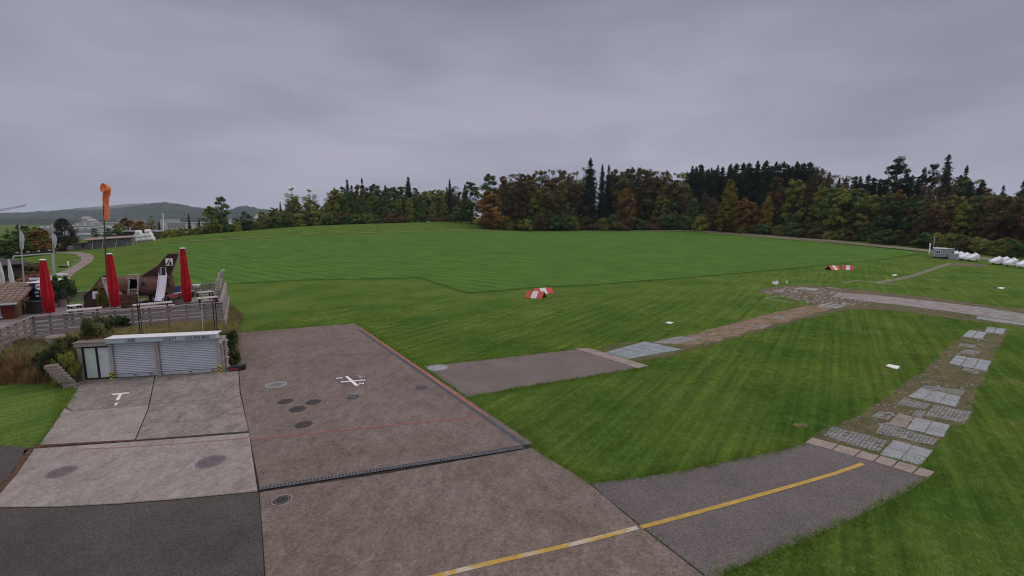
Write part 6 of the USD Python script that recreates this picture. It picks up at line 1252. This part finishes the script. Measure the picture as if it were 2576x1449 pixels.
def spruce(name, m, seed, H=24.0, R=4.7, whorls=64, base=0.04, power=0.60, gappy=0.04, per=11):
    rng = np.random.default_rng(seed); k = kind_class(name); c, n, s = [], [], []; b = MB(); b.tube([(0, 0, -0.3), (0, 0, H * 0.4), (0, 0, H * 0.99)], [H * 0.0125, H * 0.009, 0.03], 7)
    for w in range(whorls):
        t = (w + rng.uniform(-0.3, 0.3)) / whorls; z = H * (base + (1 - base) * t); r = R * max(1 - t, 0.015) ** power * rng.uniform(0.6, 1.16) * (1 - 0.7 * (t > 0.97))
        if rng.random() < gappy: continue
        for j in range(per + (t < 0.6)):
            a = rng.uniform(0, 6.283); L = r * rng.uniform(0.75, 1.12); d = np.array([math.cos(a), math.sin(a), 0]); sd = np.array([-d[1], d[0], 0]); q = max(2, int(L / 0.34) + 1)
            if w % 3 == 0 and j % 3 == 0: b.tube([(0, 0, z + 0.15), d * L * 0.9 + (0, 0, z - L * 0.25)], [0.05, 0.015], 3, False)
            for i in range(q):
                u = ((i + rng.uniform(0.2, 1.0)) / q) ** 0.75; c.append(d * L * u + sd * rng.normal(0, 0.16 * L * u + 0.08) + (0, 0, z - L * 0.30 * u ** 1.3 + rng.normal(0, 0.1))); n.append(d * 0.9 + np.array([0, 0, 0.35])); s.append(1.25 * (1 - 0.35 * u) * (0.55 + 0.45 * (1 - t)))
    obj('crown', cards(np.array(c), np.array(n), np.array(s), rng, 0.62), MT[m], k); obj('trunk', b, MT['bark'], k); return k
def pine(name, seed, H=26.0):
    rng = np.random.default_rng(seed); k = kind_class(name); b = MB(); b.tube([(0, 0, -0.3), (0.1, 0, H * 0.4), (0.3, 0.1, H * 0.75), (0.1, 0, H * 0.97)], [0.32, 0.25, 0.17, 0.05], 8); ctr = []
    for i in range(40):
        z = H * rng.uniform(0.60, 0.98); rr = rng.uniform(0.6, 3.9) * (1.15 - (z / H - 0.6) * 1.6); a = rng.uniform(0, 6.283); q = np.array([rr * math.cos(a), rr * math.sin(a), z]); ctr.append(q); b.tube([(0.2, 0.05, z - rr * 0.25), q], [0.10, 0.03], 4, False)
    obj('crown', clumps(np.array(ctr), rng.uniform(0.8, 1.5, 40), 90, 0.48, rng, np.array([0, 0, H * 0.8])), MT['leaf_pine'], k); obj('trunk', b, MT['bark_pine'], k); return k
def shrub(name, m, seed, leaf_s=0.085, ncl=46, per=110, R=1.0, H=1.0, z0=0.12):
    rng = np.random.default_rng(seed); k = kind_class(name); a = rng.uniform(0, 6.283, ncl); z = rng.uniform(z0, 0.95, ncl); rr = R * np.sqrt(rng.uniform(0.05, 1, ncl)) * np.sqrt(np.clip(1.05 - ((z - 0.35) / 0.68) ** 2, 0.08, 1)); ctr = np.stack([rr * np.cos(a), rr * np.sin(a), z * H], 1)
    obj('foliage', clumps(ctr, rng.uniform(0.16, 0.30, ncl), per, leaf_s, rng, np.array([0, 0, H * 0.3])), MT[m], k); b = MB()
    for q in ctr[:22]: b.tube([(q[0] * 0.15, q[1] * 0.15, -0.05), (q[0] * 0.6, q[1] * 0.6, q[2] * 0.6), q], [0.022, 0.016, 0.006], 4, False)
    obj('stem', b, MT['bark'], k); return k
K = {}
for nm, m, tw in (('green', 'leaf_green', 0), ('olive', 'leaf_olive', 0), ('brown', 'leaf_brown', 150), ('rust', 'leaf_rust', 110), ('orange', 'leaf_orange', 0), ('yellow', 'leaf_yellow', 0)):
    K[nm] = [broad(f'{nm}_tree_{q}', m, 10 + 3 * len(K) + i, per=70 if tw else 84, sparse_top=0.45 if tw else 0.1, twigs=tw, base=(0.06, 0.10)[i], ncl=((72, 80)[i] if nm in ('green', 'olive', 'brown', 'rust') else 120)) for i, q in enumerate(('round', 'tall'))]
K['sparse'] = [broad('sparse_tree_round', 'leaf_brown', 71, per=44, ncl=64, sparse_top=0.55, twigs=260, leaf_s=0.42), broad('sparse_tree_tall', 'leaf_olive', 72, per=48, ncl=66, sparse_top=0.4, twigs=200, leaf_s=0.42)]
K['spruce'] = [spruce('spruce_broad', 'leaf_spruce', 81), spruce('spruce_slim', 'leaf_spruce', 82, R=3.9, whorls=58, power=0.55, gappy=0.06), spruce('spruce_ragged', 'leaf_spruce', 83, R=4.0, whorls=54, gappy=0.12, power=0.42)]
K['pine'] = [pine('pine_crown', 91), pine('pine_crown_b', 92)]
K['cypress'] = [broad('cypress_tree', 'leaf_cypress', 95, H=12, R=3.3, base=0.02, ncl=110, per=80, leaf_s=0.38, slim=1.0)]
K['bushes'] = [broad('bush_green', 'leaf_green', 101, H=5, R=3.2, base=0.03, ncl=44, per=84, leaf_s=0.42), broad('bush_olive', 'leaf_olive', 102, H=5, R=3.2, base=0.03, ncl=44, per=84, leaf_s=0.42), broad('bush_brown', 'leaf_brown', 103, H=5, R=3.0, base=0.03, ncl=44, per=70, leaf_s=0.40)]
DIM = {'spruce': (24.0, 4.2), 'pine': (26.0, 3.7), 'cypress': (12.0, 3.3), 'bushes': (5.0, 3.2)}
NAME = {'spruce': 'spruce_tree', 'pine': 'pine_tree', 'cypress': 'cypress_tree', 'bushes': 'forest_bush', 'sparse': 'bare_tree'}
TR = np.random.default_rng(21)
def tree(kind, px, py_top, depth, wpx=None, label=None, group=None, var=None, name=None):
    q = PD(px, 560, depth); z = float(terrain(q[0], q[1])); h = PD(px, py_top, depth)[2] - z; H, R = DIM.get(kind, (20.0, 4.6)); sz = h / H
    sx_ = (wpx * 0.5 * depth / FOCAL / R) if wpx else sz * TR.uniform(0.85, 1.1); v = K[kind][var if var is not None else TR.integers(len(K[kind]))]
    if kind != 'bushes' and not wpx: sx_ = min(sx_, 1.15) * (1.15 if kind == 'spruce' else 1)
    return copy(v, name or NAME.get(kind, 'broadleaf_tree'), label, 'bush' if kind == 'bushes' else 'tree', (q[0], q[1], z - 0.1), TR.uniform(0, 6.28), (sx_, sx_, sz), group)
EDGE = np.array([(420, 160), (600, 184), (800, 199), (1000, 208), (1150, 210), (1200, 190), (1500, 194), (1640, 193), (1740, 186), (1900, 163), (2100, 138), (2340, 110), (2460, 101), (2600, 94)])
edge = lambda x: float(np.interp(x, EDGE[:, 0], EDGE[:, 1]))
SKY_ = np.array(zz('640,540 660,530 690,522 735,478 800,478 815,500 840,478 878,455 918,452 970,457 1000,462 1030,452 1060,467 1100,477 1130,460 1165,457 1230,438 1260,440 1320,425 1400,424 1440,425 1482,415 1520,420 1560,425 1620,418 1680,432 1725,425 1750,415 1800,417 1860,408 1900,409 1940,406 1980,408 2012,406 2050,417 2100,434 2160,440 2220,442 2300,436 2350,430 2400,436 2450,447 2480,472 2510,472 2540,482 2600,462'))
skyy = lambda x: float(np.interp(x, SKY_[:, 0], SKY_[:, 1]))
# ---- trees one can point to
T = tree
T('broadleaf_' if 0 else 'olive', 532, 514, 168, 46, 'dense dark tree, lower left one of the joined pair above the meadow', var=0); T('green', 560, 489, 172, 40, 'tall dark open-crowned tree, taller of the joined pair above the meadow', var=1)
T('spruce', 476, 536, 210, 15, 'lone dark slim conifer right of the wide pale house', var=1); T('spruce', 501, 546, 195, 11, 'small dark slim conifer beside the joined pair of trees', var=1)
T('green', 618, 529, 185, 34, 'round dark green tree standing alone above the meadow edge, between the pair and the poplars', var=0); T('olive', 592, 545, 182, 22, 'small olive tree just left of the round lone tree'); T('olive', 690, 519, 195, 42, 'spreading olive tree left of the slender pale conifer', var=1); T('olive', 660, 528, 193, 26, 'small pale green tree left of the spreading olive tree')
T('spruce', 708, 506, 215, 13, 'slender open conifer standing left of the tall poplars', var=2)
T('sparse', 738, 470, 205, 54, 'tall airy poplar, left one of the pair at the end of the wood', var=1); T('sparse', 783, 474, 206, 58, 'tall airy poplar, right one of the pair at the end of the wood', var=1); T('olive', 740, 492, 208, 46, 'dense tree at the foot of the left poplar'); T('olive', 785, 498, 208, 44, 'dense tree at the foot of the right poplar')
T('sparse', 830, 480, 222, 36, 'thin bare tree right of the poplar pair', var=0); T('spruce', 846, 470, 225, 22, 'dark narrow spruce beside the thin bare tree', var=0)
T('spruce', 878, 449, 228, 24, 'dark spruce with a knobbly top, first tall one at the left of the wood', var=2); T('spruce', 915, 446, 230, 26, 'dark spruce left of the dome-shaped dark crowns', var=0); T('spruce', 1030, 443, 232, 30, 'open-topped conifer rising above the green trees in the left wood', var=2); T('spruce', 1133, 449, 214, 24, 'dark narrow conifer at the right end of the left wood', var=1)
T('orange', 1229, 479, 184, 72, 'round orange and green autumn maple standing in front of the wood', var=0)
T('green', 1185, 452, 200, 56, 'dark green tree directly left of the orange maple', var=0); T('green', 1232, 431, 206, 54, 'tall dark tree rising behind the orange maple', var=1)
T('spruce', 1482, 396, 197, 62, 'tallest dark spruce in the middle of the wood', var=0); T('spruce', 1512, 412, 198, 40, 'dark spruce right beside the tallest one', var=1); T('spruce', 1528, 413, 202, 38, 'dark spruce at the right of the middle spruce trio', var=0)
T('rust', 1384, 455, 192, 70, 'rust red beech in front of the brown trees of the middle wood', var=0); T('orange', 1575, 470, 191, 46, 'ochre autumn tree directly right of the dark spruce trio', var=1)
T('yellow', 1832, 449, 176, 42, 'pointed yellow-green tree below the dark spruce row', var=1); T('yellow', 1822, 505, 170, 44, 'bright yellow tree low at the left end of the right-hand wood', var=0); T('orange', 1868, 497, 166, 50, 'ochre tree right of the pointed yellow-green tree', var=0); T('yellow', 1928, 492, 160, 30, 'bright yellow tree in front of the tall rust crowns', var=1); T('orange', 1890, 505, 163, 40, 'reddish ochre tree left of the bright yellow one', var=1)
T('rust', 1950, 440, 164, 52, 'rust coloured tree, left one of the tall autumn crowns in front of the spruces', var=0); T('olive', 1995, 442, 160, 62, 'broad olive tree between the tall autumn crowns', var=0); T('rust', 2045, 430, 156, 50, 'tall rust brown tree, right one of the autumn crowns', var=1)
T('pine', 2241, 394, 140, 58, 'tall pine with a bare reddish trunk and a flat crown above the right wood', var=0); T('spruce', 2366, 385, 128, 46, 'tall thin open spruce, highest tree of the right wood', var=2); T('spruce', 2414, 414, 128, 44, 'even bluish conical spruce right of the highest thin one', var=0); T('pine', 2330, 411, 132, 30, 'dark narrow pine left of the highest thin spruce', var=1); T('pine', 2308, 421, 134, 24, 'small dark pine between the flat crowned pine and the highest spruce', var=0)
T('spruce', 2512, 463, 124, 30, 'dark spruce standing alone in the gap near the right edge', var=0); T('spruce', 2562, 452, 112, 60, 'dark spruce cut by the right edge of the picture', var=0)
T('yellow', 2195, 500, 133, 32, 'yellowish tree in front of the olive trees of the right wood', var=0); T('rust', 2300, 484, 119, 52, 'rust orange tree below the small dark pines', var=0); T('orange', 2258, 474, 126, 44, 'ochre topped tree at the foot of the flat crowned pine', var=0)
T('cypress', 157, 547, 132, 50, 'large dense dark tree, pointed, left of the factory', var=0); T('orange', 93, 572, 118, 54, 'ochre autumn tree behind the left flagpole', var=0); T('green', 50, 561, 122, 44, 'dark tree right behind the left flagpole, left of the ochre tree', var=1); T('green', 18, 585, 115, 60, 'dark green tree at the left edge of the picture', var=0); T('olive', 80, 568, 135, 40, 'olive tree behind the ochre autumn tree'); T('green', 40, 590, 112, 50, 'low dark tree under the left flag'); T('orange', 117, 600, 122, 26, 'small brown-orange tree right of the ochre tree'); T('green', 2, 600, 110, 50, 'dark tree cut by the left edge of the picture')
T('orange', 320, 547, 230, 48, 'wide orange brown tree right of the windsock pole', var=0); T('orange', 352, 554, 225, 34, 'smaller orange tree beside the wide orange brown one', var=1); T('sparse', 380, 541, 235, 36, 'thin olive tree in front of the grey block', var=1); T('olive', 296, 560, 225, 36, 'olive tree just right of the windsock pole'); T('spruce', 400, 551, 230, 12, 'slim dark cypress shape beside the mast', var=1); T('green', 275, 572, 215, 40, 'dark green tree left of the windsock pole above the barn'); T('green', 236, 572, 250, 20, 'small green tree at the right end of the factory'); T('green', 435, 575, 180, 26, 'dark tree in front of the wide pale house'); T('green', 360, 575, 205, 60, 'dark green hedge tree over the hay bales')
# ---- the mass of the wood, tree by tree
LANDMARKS = [(532, 'the joined pair'), (618, 'the round lone tree'), (760, 'the tall poplar pair'), (878, 'the knobbly spruce'), (1030, 'the open-topped conifer'), (1133, 'the narrow end conifer'), (1229, 'the orange maple'), (1384, 'the rust red beech'), (1500, 'the dark spruce trio'), (1575, 'the lone ochre tree'), (1832, 'the pointed yellow tree'), (1995, 'the tall autumn crowns'), (2241, 'the flat-crowned pine'), (2366, 'the highest spruce'), (2512, 'the lone gap spruce')]
ORD = ['first', 'second', 'third', 'fourth', 'fifth', 'sixth', 'seventh', 'eighth', 'ninth', 'tenth', 'eleventh', 'twelfth', 'thirteenth', 'fourteenth', 'fifteenth', 'sixteenth']
def label_row(rows):
    """rows: (pixel x, prim, base label): tells the trees of a row apart by the nearest landmark and their order from it"""
    by = {}
    for x, p, base in rows:
        lx, nm = min(LANDMARKS, key=lambda l: abs(l[0] - x)); by.setdefault((base, nm, x < lx), []).append((abs(x - lx), p))
    for (base, nm, left), v in by.items():
        for i, (_, p) in enumerate(sorted(v, key=lambda q: q[0])): p.SetCustomDataByKey('label', f"{ORD[i]} {base} {'left' if left else 'right'} of {nm}")
def fill(kind_w, x0, x1, step, dz, top, label, group, jit=6, seed=0):
    g = np.random.default_rng(seed); x = x0; rows = []
    while x < x1:
        kind = kind_w[g.integers(len(kind_w))]; d = edge(x) + dz + g.uniform(-2, 3)
        px = x + g.uniform(-3, 3); lb = label[kind] if isinstance(label, dict) else label; rows.append((px, tree(kind, px, top(x) + g.uniform(-jit, jit), d, None, lb, group if isinstance(group, str) else group[kind]), lb)); x += step * g.uniform(0.8, 1.2)
    label_row(rows)
L1 = {'green': 'dark green tree fronting the left wood', 'olive': 'olive green tree fronting the left wood', 'spruce': 'dark spruce back in the left wood', 'brown': 'brown autumn tree back in the left wood', 'sparse': 'thin bare tree back in the left wood'}
G1 = {k: v.replace(' tree', ' trees').replace('spruce in', 'spruces in') for k, v in L1.items()}
fill(['green', 'olive', 'olive', 'green'], 822, 1165, 26, 2, lambda x: 505 + 10 * math.sin(x * 0.03), L1, G1, 8, 1)
fill(['spruce', 'brown', 'green', 'spruce', 'sparse'], 830, 1170, 19, 18, lambda x: skyy(x) + 6, {**L1, 'green': 'dark green tree back in the left wood'}, G1, 5, 2)
fill(['green', 'olive'], 850, 1160, 30, 10, lambda x: 482 + 8 * math.sin(x * 0.05), {'green': 'dark green second-row tree', 'olive': 'olive second-row tree'}, G1, 6, 12)
fill(['green', 'olive', 'brown', 'green'], 700, 1175, 24, 14, lambda x: float(np.interp(x, [700, 815, 840, 1175], [535, 520, 488, 472])), {'green': 'broad dark green backing tree', 'olive': 'broad olive backing tree', 'brown': 'broad brown backing tree'}, {'green': 'backing trees of the left wood', 'olive': 'backing trees of the left wood', 'brown': 'backing trees of the left wood'}, 7, 31)
L2 = {'brown': 'brown autumn tree in the middle wood', 'rust': 'rust red tree in the middle wood', 'olive': 'olive tree in the middle wood', 'sparse': 'bare brown tree topping the middle wood', 'green': 'green tree in the middle wood', 'orange': 'ochre tree in the middle wood'}
G2 = {k: v.replace(' tree', ' trees') for k, v in L2.items()}
fill(['brown', 'brown', 'rust', 'olive', 'brown'], 1268, 1462, 21, 3, lambda x: 455 + 10 * math.sin(x * 0.06), L2, G2, 14, 3)
fill(['sparse', 'brown', 'rust', 'sparse'], 1262, 1470, 16, 12, lambda x: skyy(x) + 1, {k: 'tall ' + v.replace(' nearly', '').replace(' in the middle wood', ' on the middle skyline') for k, v in L2.items()}, G2, 5, 4)
fill(['brown', 'rust', 'brown', 'sparse'], 1548, 1715, 19, 8, lambda x: skyy(x) + 12, L2, G2, 10, 5)
fill(['sparse', 'brown', 'sparse'], 1545, 1715, 15, 14, lambda x: skyy(x), {k: 'tall ' + v.replace(' nearly', '').replace(' in the middle wood', ' on the middle skyline') for k, v in L2.items()}, G2, 4, 6)
fill(['olive', 'green', 'brown'], 1610, 1800, 26, 2, lambda x: 492 + 8 * math.sin(x * 0.07), {k: 'low ' + v for k, v in L2.items()}, G2, 10, 7)
L3 = {'olive': 'olive tree fronting the right wood', 'brown': 'dull brown tree fronting the right wood', 'green': 'dark green tree fronting the right wood', 'orange': 'ochre tree fronting the right wood', 'rust': 'rust brown tree fronting the right wood'}
G3 = {k: v.replace(' tree', ' trees') for k, v in L3.items()}
front = lambda x: float(np.interp(x, [1780, 1900, 2000, 2060, 2120, 2200, 2300, 2400, 2500, 2600], [505, 500, 470, 460, 475, 492, 498, 497, 492, 492]))
fill(['olive', 'green', 'olive', 'brown'], 2065, 2330, 25, 3, front, L3, G3, 9, 8); fill(['brown', 'green', 'brown', 'rust', 'olive'], 2330, 2610, 23, 3, front, L3, G3, 9, 9); fill(['olive', 'green', 'brown', 'olive'], 1960, 2610, 30, 11, lambda x: front(x) - 8, {k: v.replace('fronting the right wood', 'in the second row') for k, v in L3.items()}, G3, 8, 10)
fill(['olive', 'green'], 1790, 2060, 24, 2, lambda x: 530 + 6 * math.sin(x * 0.1), {'olive': 'low olive tree', 'green': 'low green tree'}, G3, 10, 14)
fill(['spruce'], 1722, 2040, 13, 22, lambda x: skyy(x) + 3, 'dark spruce of the conifer row', 'spruces of the tall conifer row', 10, 11); fill(['spruce'], 1728, 2060, 17, 32, lambda x: skyy(x) + 4, 'rear dark spruce of the conifer row', 'spruces in the rear conifer row', 6, 13)
fill(['spruce', 'spruce', 'sparse'], 2045, 2480, 14, 20, lambda x: skyy(x) + 5, {'spruce': 'dark spruce on the right skyline', 'sparse': 'thin bare birch on the right skyline'}, {'spruce': 'skyline spruces of the right wood', 'sparse': 'bare birches of the right wood'}, 9, 15)
fill(['brown', 'spruce'], 2430, 2610, 20, 16, lambda x: skyy(x) + 12, {'spruce': 'dark spruce at the right end', 'brown': 'brown tree at the right end'}, {'spruce': 'spruces at the right end', 'brown': 'brown trees at the right end'}, 6, 16)
fill(['bushes'], 815, 1160, 17, -5, lambda x: 538, 'low bush under the left wood', 'bushes along the left wood', 6, 17); fill(['bushes'], 1250, 1790, 15, -2, lambda x: 545, 'low bush under the middle wood', 'bushes along the middle wood', 8, 18); fill(['bushes'], 1780, 2620, 18, -1.5, lambda x: edge(x) * 0 + float(np.interp(x, [1780, 2100, 2340, 2600], [556, 572, 588, 610])), 'low bush under the right wood', 'bushes along the right wood', 8, 19)
fill(['bushes'], 415, 815, 13, -1, lambda x: float(np.interp(x, [415, 600, 700, 815], [582, 562, 548, 528])), 'hedge bush on the meadow edge', 'hedge bushes along the meadow', 5, 20); fill(['green', 'olive'], 620, 815, 22, 4, lambda x: float(np.interp(x, [620, 815], [555, 520])), 'hedge tree on the meadow edge', 'hedge trees along the meadow', 6, 22)
g_ = np.random.default_rng(5)
for k in range(30):
    px = g_.uniform(-60, 480); tree(('green', 'olive', 'green', 'orange')[g_.integers(4)], px, 573 + g_.uniform(-7, 8) - (px > 300) * 4, 430 + g_.uniform(-60, 160), None, 'small tree among the far village roofs', 'trees among the village roofs')
# ---- garden and bank plants
K['n'] = {'bush': shrub('garden_bush', 'leaf_bush', 201), 'dark': shrub('dark_shrub', 'leaf_shrub_dark', 202), 'olive': shrub('olive_shrub', 'leaf_olive', 203), 'lime': shrub('lime_shrub', 'leaf_lime', 204, H=1.0, R=0.8), 'flower': shrub('flower_shrub', 'flower_pink', 205), 'brown': shrub('brown_shrub', 'leaf_brown', 206)}
def plant(kind, w, rx, h, label, name='shrub', cat='shrub', group=None): return copy(K['n'][kind], name, label, cat, w, TR.uniform(0, 6.28), (rx, rx, h), group)
def onbank(px, py, z): q = P(px, py, z); return (q[0], q[1], float(bankz(q[0], q[1])) - 0.05)
plant('bush', onbank(250, 848, 1.7), 0.62, 1.0, 'rounded green bush on the bank in front of the terrace fence'); plant('bush', onbank(232, 850, 1.7), 0.42, 0.7, 'small bush at the left of the rounded green one on the bank'); plant('dark', onbank(297, 826, 1.6), 0.5, 0.85, 'dark straggly shrub growing through the fence right of the rounded bush')
plant('olive', onbank(168, 942, 0.4), 0.50, 1.35, 'tall dense shrub against the left side of the garage door'); plant('dark', onbank(150, 918, 0.7), 0.62, 1.1, 'dark shrub above the stone steps'); plant('olive', onbank(183, 950, 0.1), 0.26, 0.5, 'low shrub at the foot of the garage door frame'); plant('dark', onbank(120, 905, 0.8), 0.5, 0.75, 'low dark shrub at the upper end of the stone steps'); plant('bush', onbank(165, 895, 1.0), 0.6, 0.9, 'light green shrub on the bank left of the concrete lintel')
plant('dark', onbank(572, 856, 1.2), 0.34, 0.8, 'dark shrub behind the right end of the garage roof'); plant('bush', onbank(588, 892, 0.5), 0.30, 0.65, 'green shrub beside the firewood at the apron edge'); plant('dark', onbank(580, 872, 0.8), 0.34, 0.75, 'leafy shrub above the firewood stack'); plant('olive', onbank(583, 842, 0.9), 0.3, 0.6, 'dry shrub by the retaining wall corner'); plant('bush', onbank(594, 908, 0.1), 0.26, 0.4, 'low green shrub behind the black crate')
plant('olive', P(45, 800, 1.0), 0.6, 0.95, 'yellow-green shrub below the shed window'); plant('bush', P(72, 797, 1.3), 0.45, 0.7, 'green shrub at the fence corner by the shed'); t_, h_ = pot(156, 770, 0.26, 0.42, 'terracotta pot of the leafy bush behind the left parasol'); w = P(156, 770, DZ); plant('dark', (w[0], w[1], DZ + 0.36), 0.75, 1.55, 'leafy dark green potted bush behind the left parasol', 'potted_bush', 'potted plant')
w = P(257, 775, DZ); plant('lime', w, 0.27, 1.2, 'yellow-green conical bush in front of the wing board', 'potted_bush', 'shrub'); plant('brown', P(75, 690, 0.9), 1.1, 1.0, 'brown clipped hedge block behind the rock garden', 'hedge', 'hedge'); plant('brown', P(92, 688, 0.9), 0.9, 1.0, 'right end of the brown clipped hedge by the tent', 'hedge', 'hedge'); plant('flower', P(82, 700, 0.9), 0.9, 0.45, 'pinkish flowers below the brown hedge', 'flower_bed', 'flowers'); plant('flower', P(65, 708, 0.9), 0.7, 0.35, 'pinkish flowers by the rock garden behind the shed', 'flower_bed', 'flowers')
for k, (x, y) in enumerate(((8, 700), (20, 698), (38, 700), (52, 703))): plant(('olive', 'dark', 'brown', 'bush')[k], P(x, y, 0.9), 0.5, 0.5, ('olive', 'dark', 'brown', 'green')[k] + ' garden plant among the stones behind the shed roof', 'garden_plant', 'plant')
# ---- grass
def tuft(parent, name, m, seed, n, h, spread, width, bend=0.5):
    rng = np.random.default_rng(seed); p = rng.normal(0, spread, (n, 2)); a = rng.uniform(0, 6.283, n); hh = h * rng.uniform(0.55, 1.25, n); d = np.stack([np.cos(a), np.sin(a), np.zeros(n)], 1); sd = np.stack([-np.sin(a), np.cos(a), np.zeros(n)], 1) * width; base = np.c_[p, np.full(n, -0.01)]; lean = (rng.uniform(0.1, 1.0, n) * bend)[:, None] * hh[:, None]
    v = np.stack([base - sd, base + sd, base + d * lean * 0.4 + (np.array([0, 0, 0.62]) * hh[:, None]) + sd * 0.7, base + d * lean * 0.4 + (np.array([0, 0, 0.62]) * hh[:, None]) - sd * 0.7, base + d * lean + np.array([0, 0, 1.0]) * hh[:, None] * 0.95], 1).reshape(-1, 3); i = np.arange(n) * 5
    g = usdkit.mesh(stage, f'{parent.GetPath()}/{name}', (v, np.concatenate([np.stack([i, i + 1, i + 2], 1), np.stack([i, i + 2, i + 3], 1), np.stack([i + 3, i + 2, i + 4], 1)])), MT[m]); return g
def instancer(name, label, m, pts, scl, protos, cat='grass'):
    pi = UsdGeom.PointInstancer.Define(stage, _path(None, name)); rel = pi.CreatePrototypesRel(); rng = np.random.default_rng(len(pts))
    for k, pr in enumerate(protos): rel.AddTarget(tuft(pi, f'tuft_{k:03d}' if k else 'tuft', m, 300 + k, *pr).GetPath())
    n = len(pts); a = rng.uniform(0, 6.283, n); pi.CreateProtoIndicesAttr(Vt.IntArray.FromNumpy(rng.integers(0, len(protos), n).astype(np.int32))); pi.CreatePositionsAttr(Vt.Vec3fArray.FromNumpy(np.asarray(pts, np.float32)))
    pi.CreateOrientationsAttr(Vt.QuathArray([Gf.Quath(float(math.cos(t / 2)), 0, 0, float(math.sin(t / 2))) for t in a])); pi.CreateScalesAttr(Vt.Vec3fArray.FromNumpy(np.repeat(np.asarray(scl, np.float32)[:, None], 3, 1)))
    return tag(pi.GetPrim(), label, cat, None, 'stuff')
GR = np.random.default_rng(77)
paved = shapely.union_all([Polygon(pp(zz(apron_outline))).buffer(0.02), Polygon(pp(zz(TW))).buffer(-0.02), Polygon(pp(zz(TW2))).buffer(-0.02), Polygon(pp(zz('2023,1116 2042,1103 2353,1190 2337,1207'))), Polygon(pp(zz('1444,879.5 1480,877 1632,922 1603,929'))), Polygon(pp(zz('-60,1118 76,1128 40,1185 -60,1250'))), Polygon(pp(zz('-60,1281 650,1241 667,1500 -60,1500'))), bank_hull.buffer(-0.1)])
soil = shapely.union_all([Polygon(pp(Q('60,1130 360,1005 680,810 960,620 1180,455 1450,215 1560,150 1880,130 1800,310 1715,500 1600,700 1560,900 1360,1020 1215,1230 1100,1372 1240,1450 700,1280'))), Polygon(pp(zz('1500,884 1640,860 1780,832 1980,779 2060,764 2140,772 1960,820 1860,848 1720,882 1600,910')))])
def scatter(n, d0, d1):
    d = d0 + (d1 - d0) * GR.random(n) ** 0.85; u = GR.uniform(-1.0, 1.32, n); return np.c_[u * d, d]
q = scatter(230000, 7.5, 46); inp = shapely.contains_xy(paved, q[:, 0], q[:, 1]); ins = shapely.contains_xy(soil, q[:, 0], q[:, 1]); keep = ~inp & (~ins | (GR.random(len(q)) < 0.4)) & (GR.random(len(q)) < 1 - smooth(24, 46, q[:, 1])) & ~((q[:, 0] < -16.5) & (q[:, 1] > 22.5)); q = q[keep]
edge_d = shapely.distance(shapely.points(q), paved); sc = 0.75 + 0.6 * (edge_d < 0.25) + GR.uniform(-0.2, 0.3, len(q))
instancer('lawn_grass', 'short mown green grass of the airfield lawn', 'lawn_blade', np.c_[q, np.zeros(len(q))], sc, [(16, 0.062, 0.085, 0.0065), (14, 0.055, 0.10, 0.006), (18, 0.07, 0.08, 0.006), (12, 0.05, 0.11, 0.0075)])
# ragged fringe where turf meets paving
ring = []
for pl in (TW, TW2, '596,838 893,814 1345,1117 1480,1215 1770,1449', '-40,1195 95,1122 162,1026 190,985'):
    ls = LineString(pp(zz(pl))); n = int(ls.length * 26); ring += [np.array(ls.interpolate(GR.uniform(0, ls.length)).coords[0]) + GR.normal(0, 0.05, 2) for _ in range(n)]
ring = np.array(ring); inside = shapely.contains_xy(paved.buffer(0.08).buffer(-0.17), ring[:, 0], ring[:, 1]); ring = ring[~inside]
instancer('edge_grass', 'longer grass fringe along the paved edges', 'lawn_blade', np.c_[ring, np.full(len(ring), 0.005)], GR.uniform(0.7, 1.3, len(ring)), [(9, 0.085, 0.04, 0.006), (8, 0.10, 0.05, 0.006)])
x0, y0, x1, y1 = bank_hull.bounds; q = GR.uniform((x0, y0), (x1, y1), (26000, 2)); lid = P(141, 859, 1.35); q = q[shapely.contains_xy(bank_hull.buffer(-0.04), q[:, 0], q[:, 1]) & (np.hypot(q[:, 0] - lid[0], q[:, 1] - lid[1] + 0.25) > 0.75)]; z = bankz(q[:, 0], q[:, 1]); rusty = (q[:, 0] < -19.6) & (z < 0.8) & (meshkit.noise(np.c_[q * 0.9, np.zeros(len(q))]) > 0.3)
instancer('bank_grass', 'long dry yellow-green grass on the bank', 'dry_blade', np.c_[q, z - 0.02][~rusty], GR.uniform(0.6, 1.35, (~rusty).sum()), [(16, 0.17, 0.07, 0.006, 0.8), (14, 0.24, 0.08, 0.005, 0.9), (18, 0.13, 0.09, 0.006, 0.7)])
instancer('rusty_grass', 'tall rust brown dead grass at the lower left of the bank', 'rust_blade', np.c_[q, z - 0.02][rusty], GR.uniform(0.8, 1.5, rusty.sum()), [(18, 0.36, 0.07, 0.006, 0.7), (16, 0.42, 0.08, 0.006, 0.8)])
cl = np.array([G(*p_)[:2] for p_ in resample(crop_near, 400)]); q = np.repeat(cl, 14, 0) + GR.normal(0, 0.35, (len(cl) * 14, 2)); 
instancer('crop_edge', 'taller leaves along the near edge of the green crop', 'crop_leaf', np.c_[q, terrain(q[:, 0], q[:, 1])], GR.uniform(0.6, 1.1, len(q)), [(14, 0.10, 0.14, 0.010), (12, 0.09, 0.16, 0.010)])
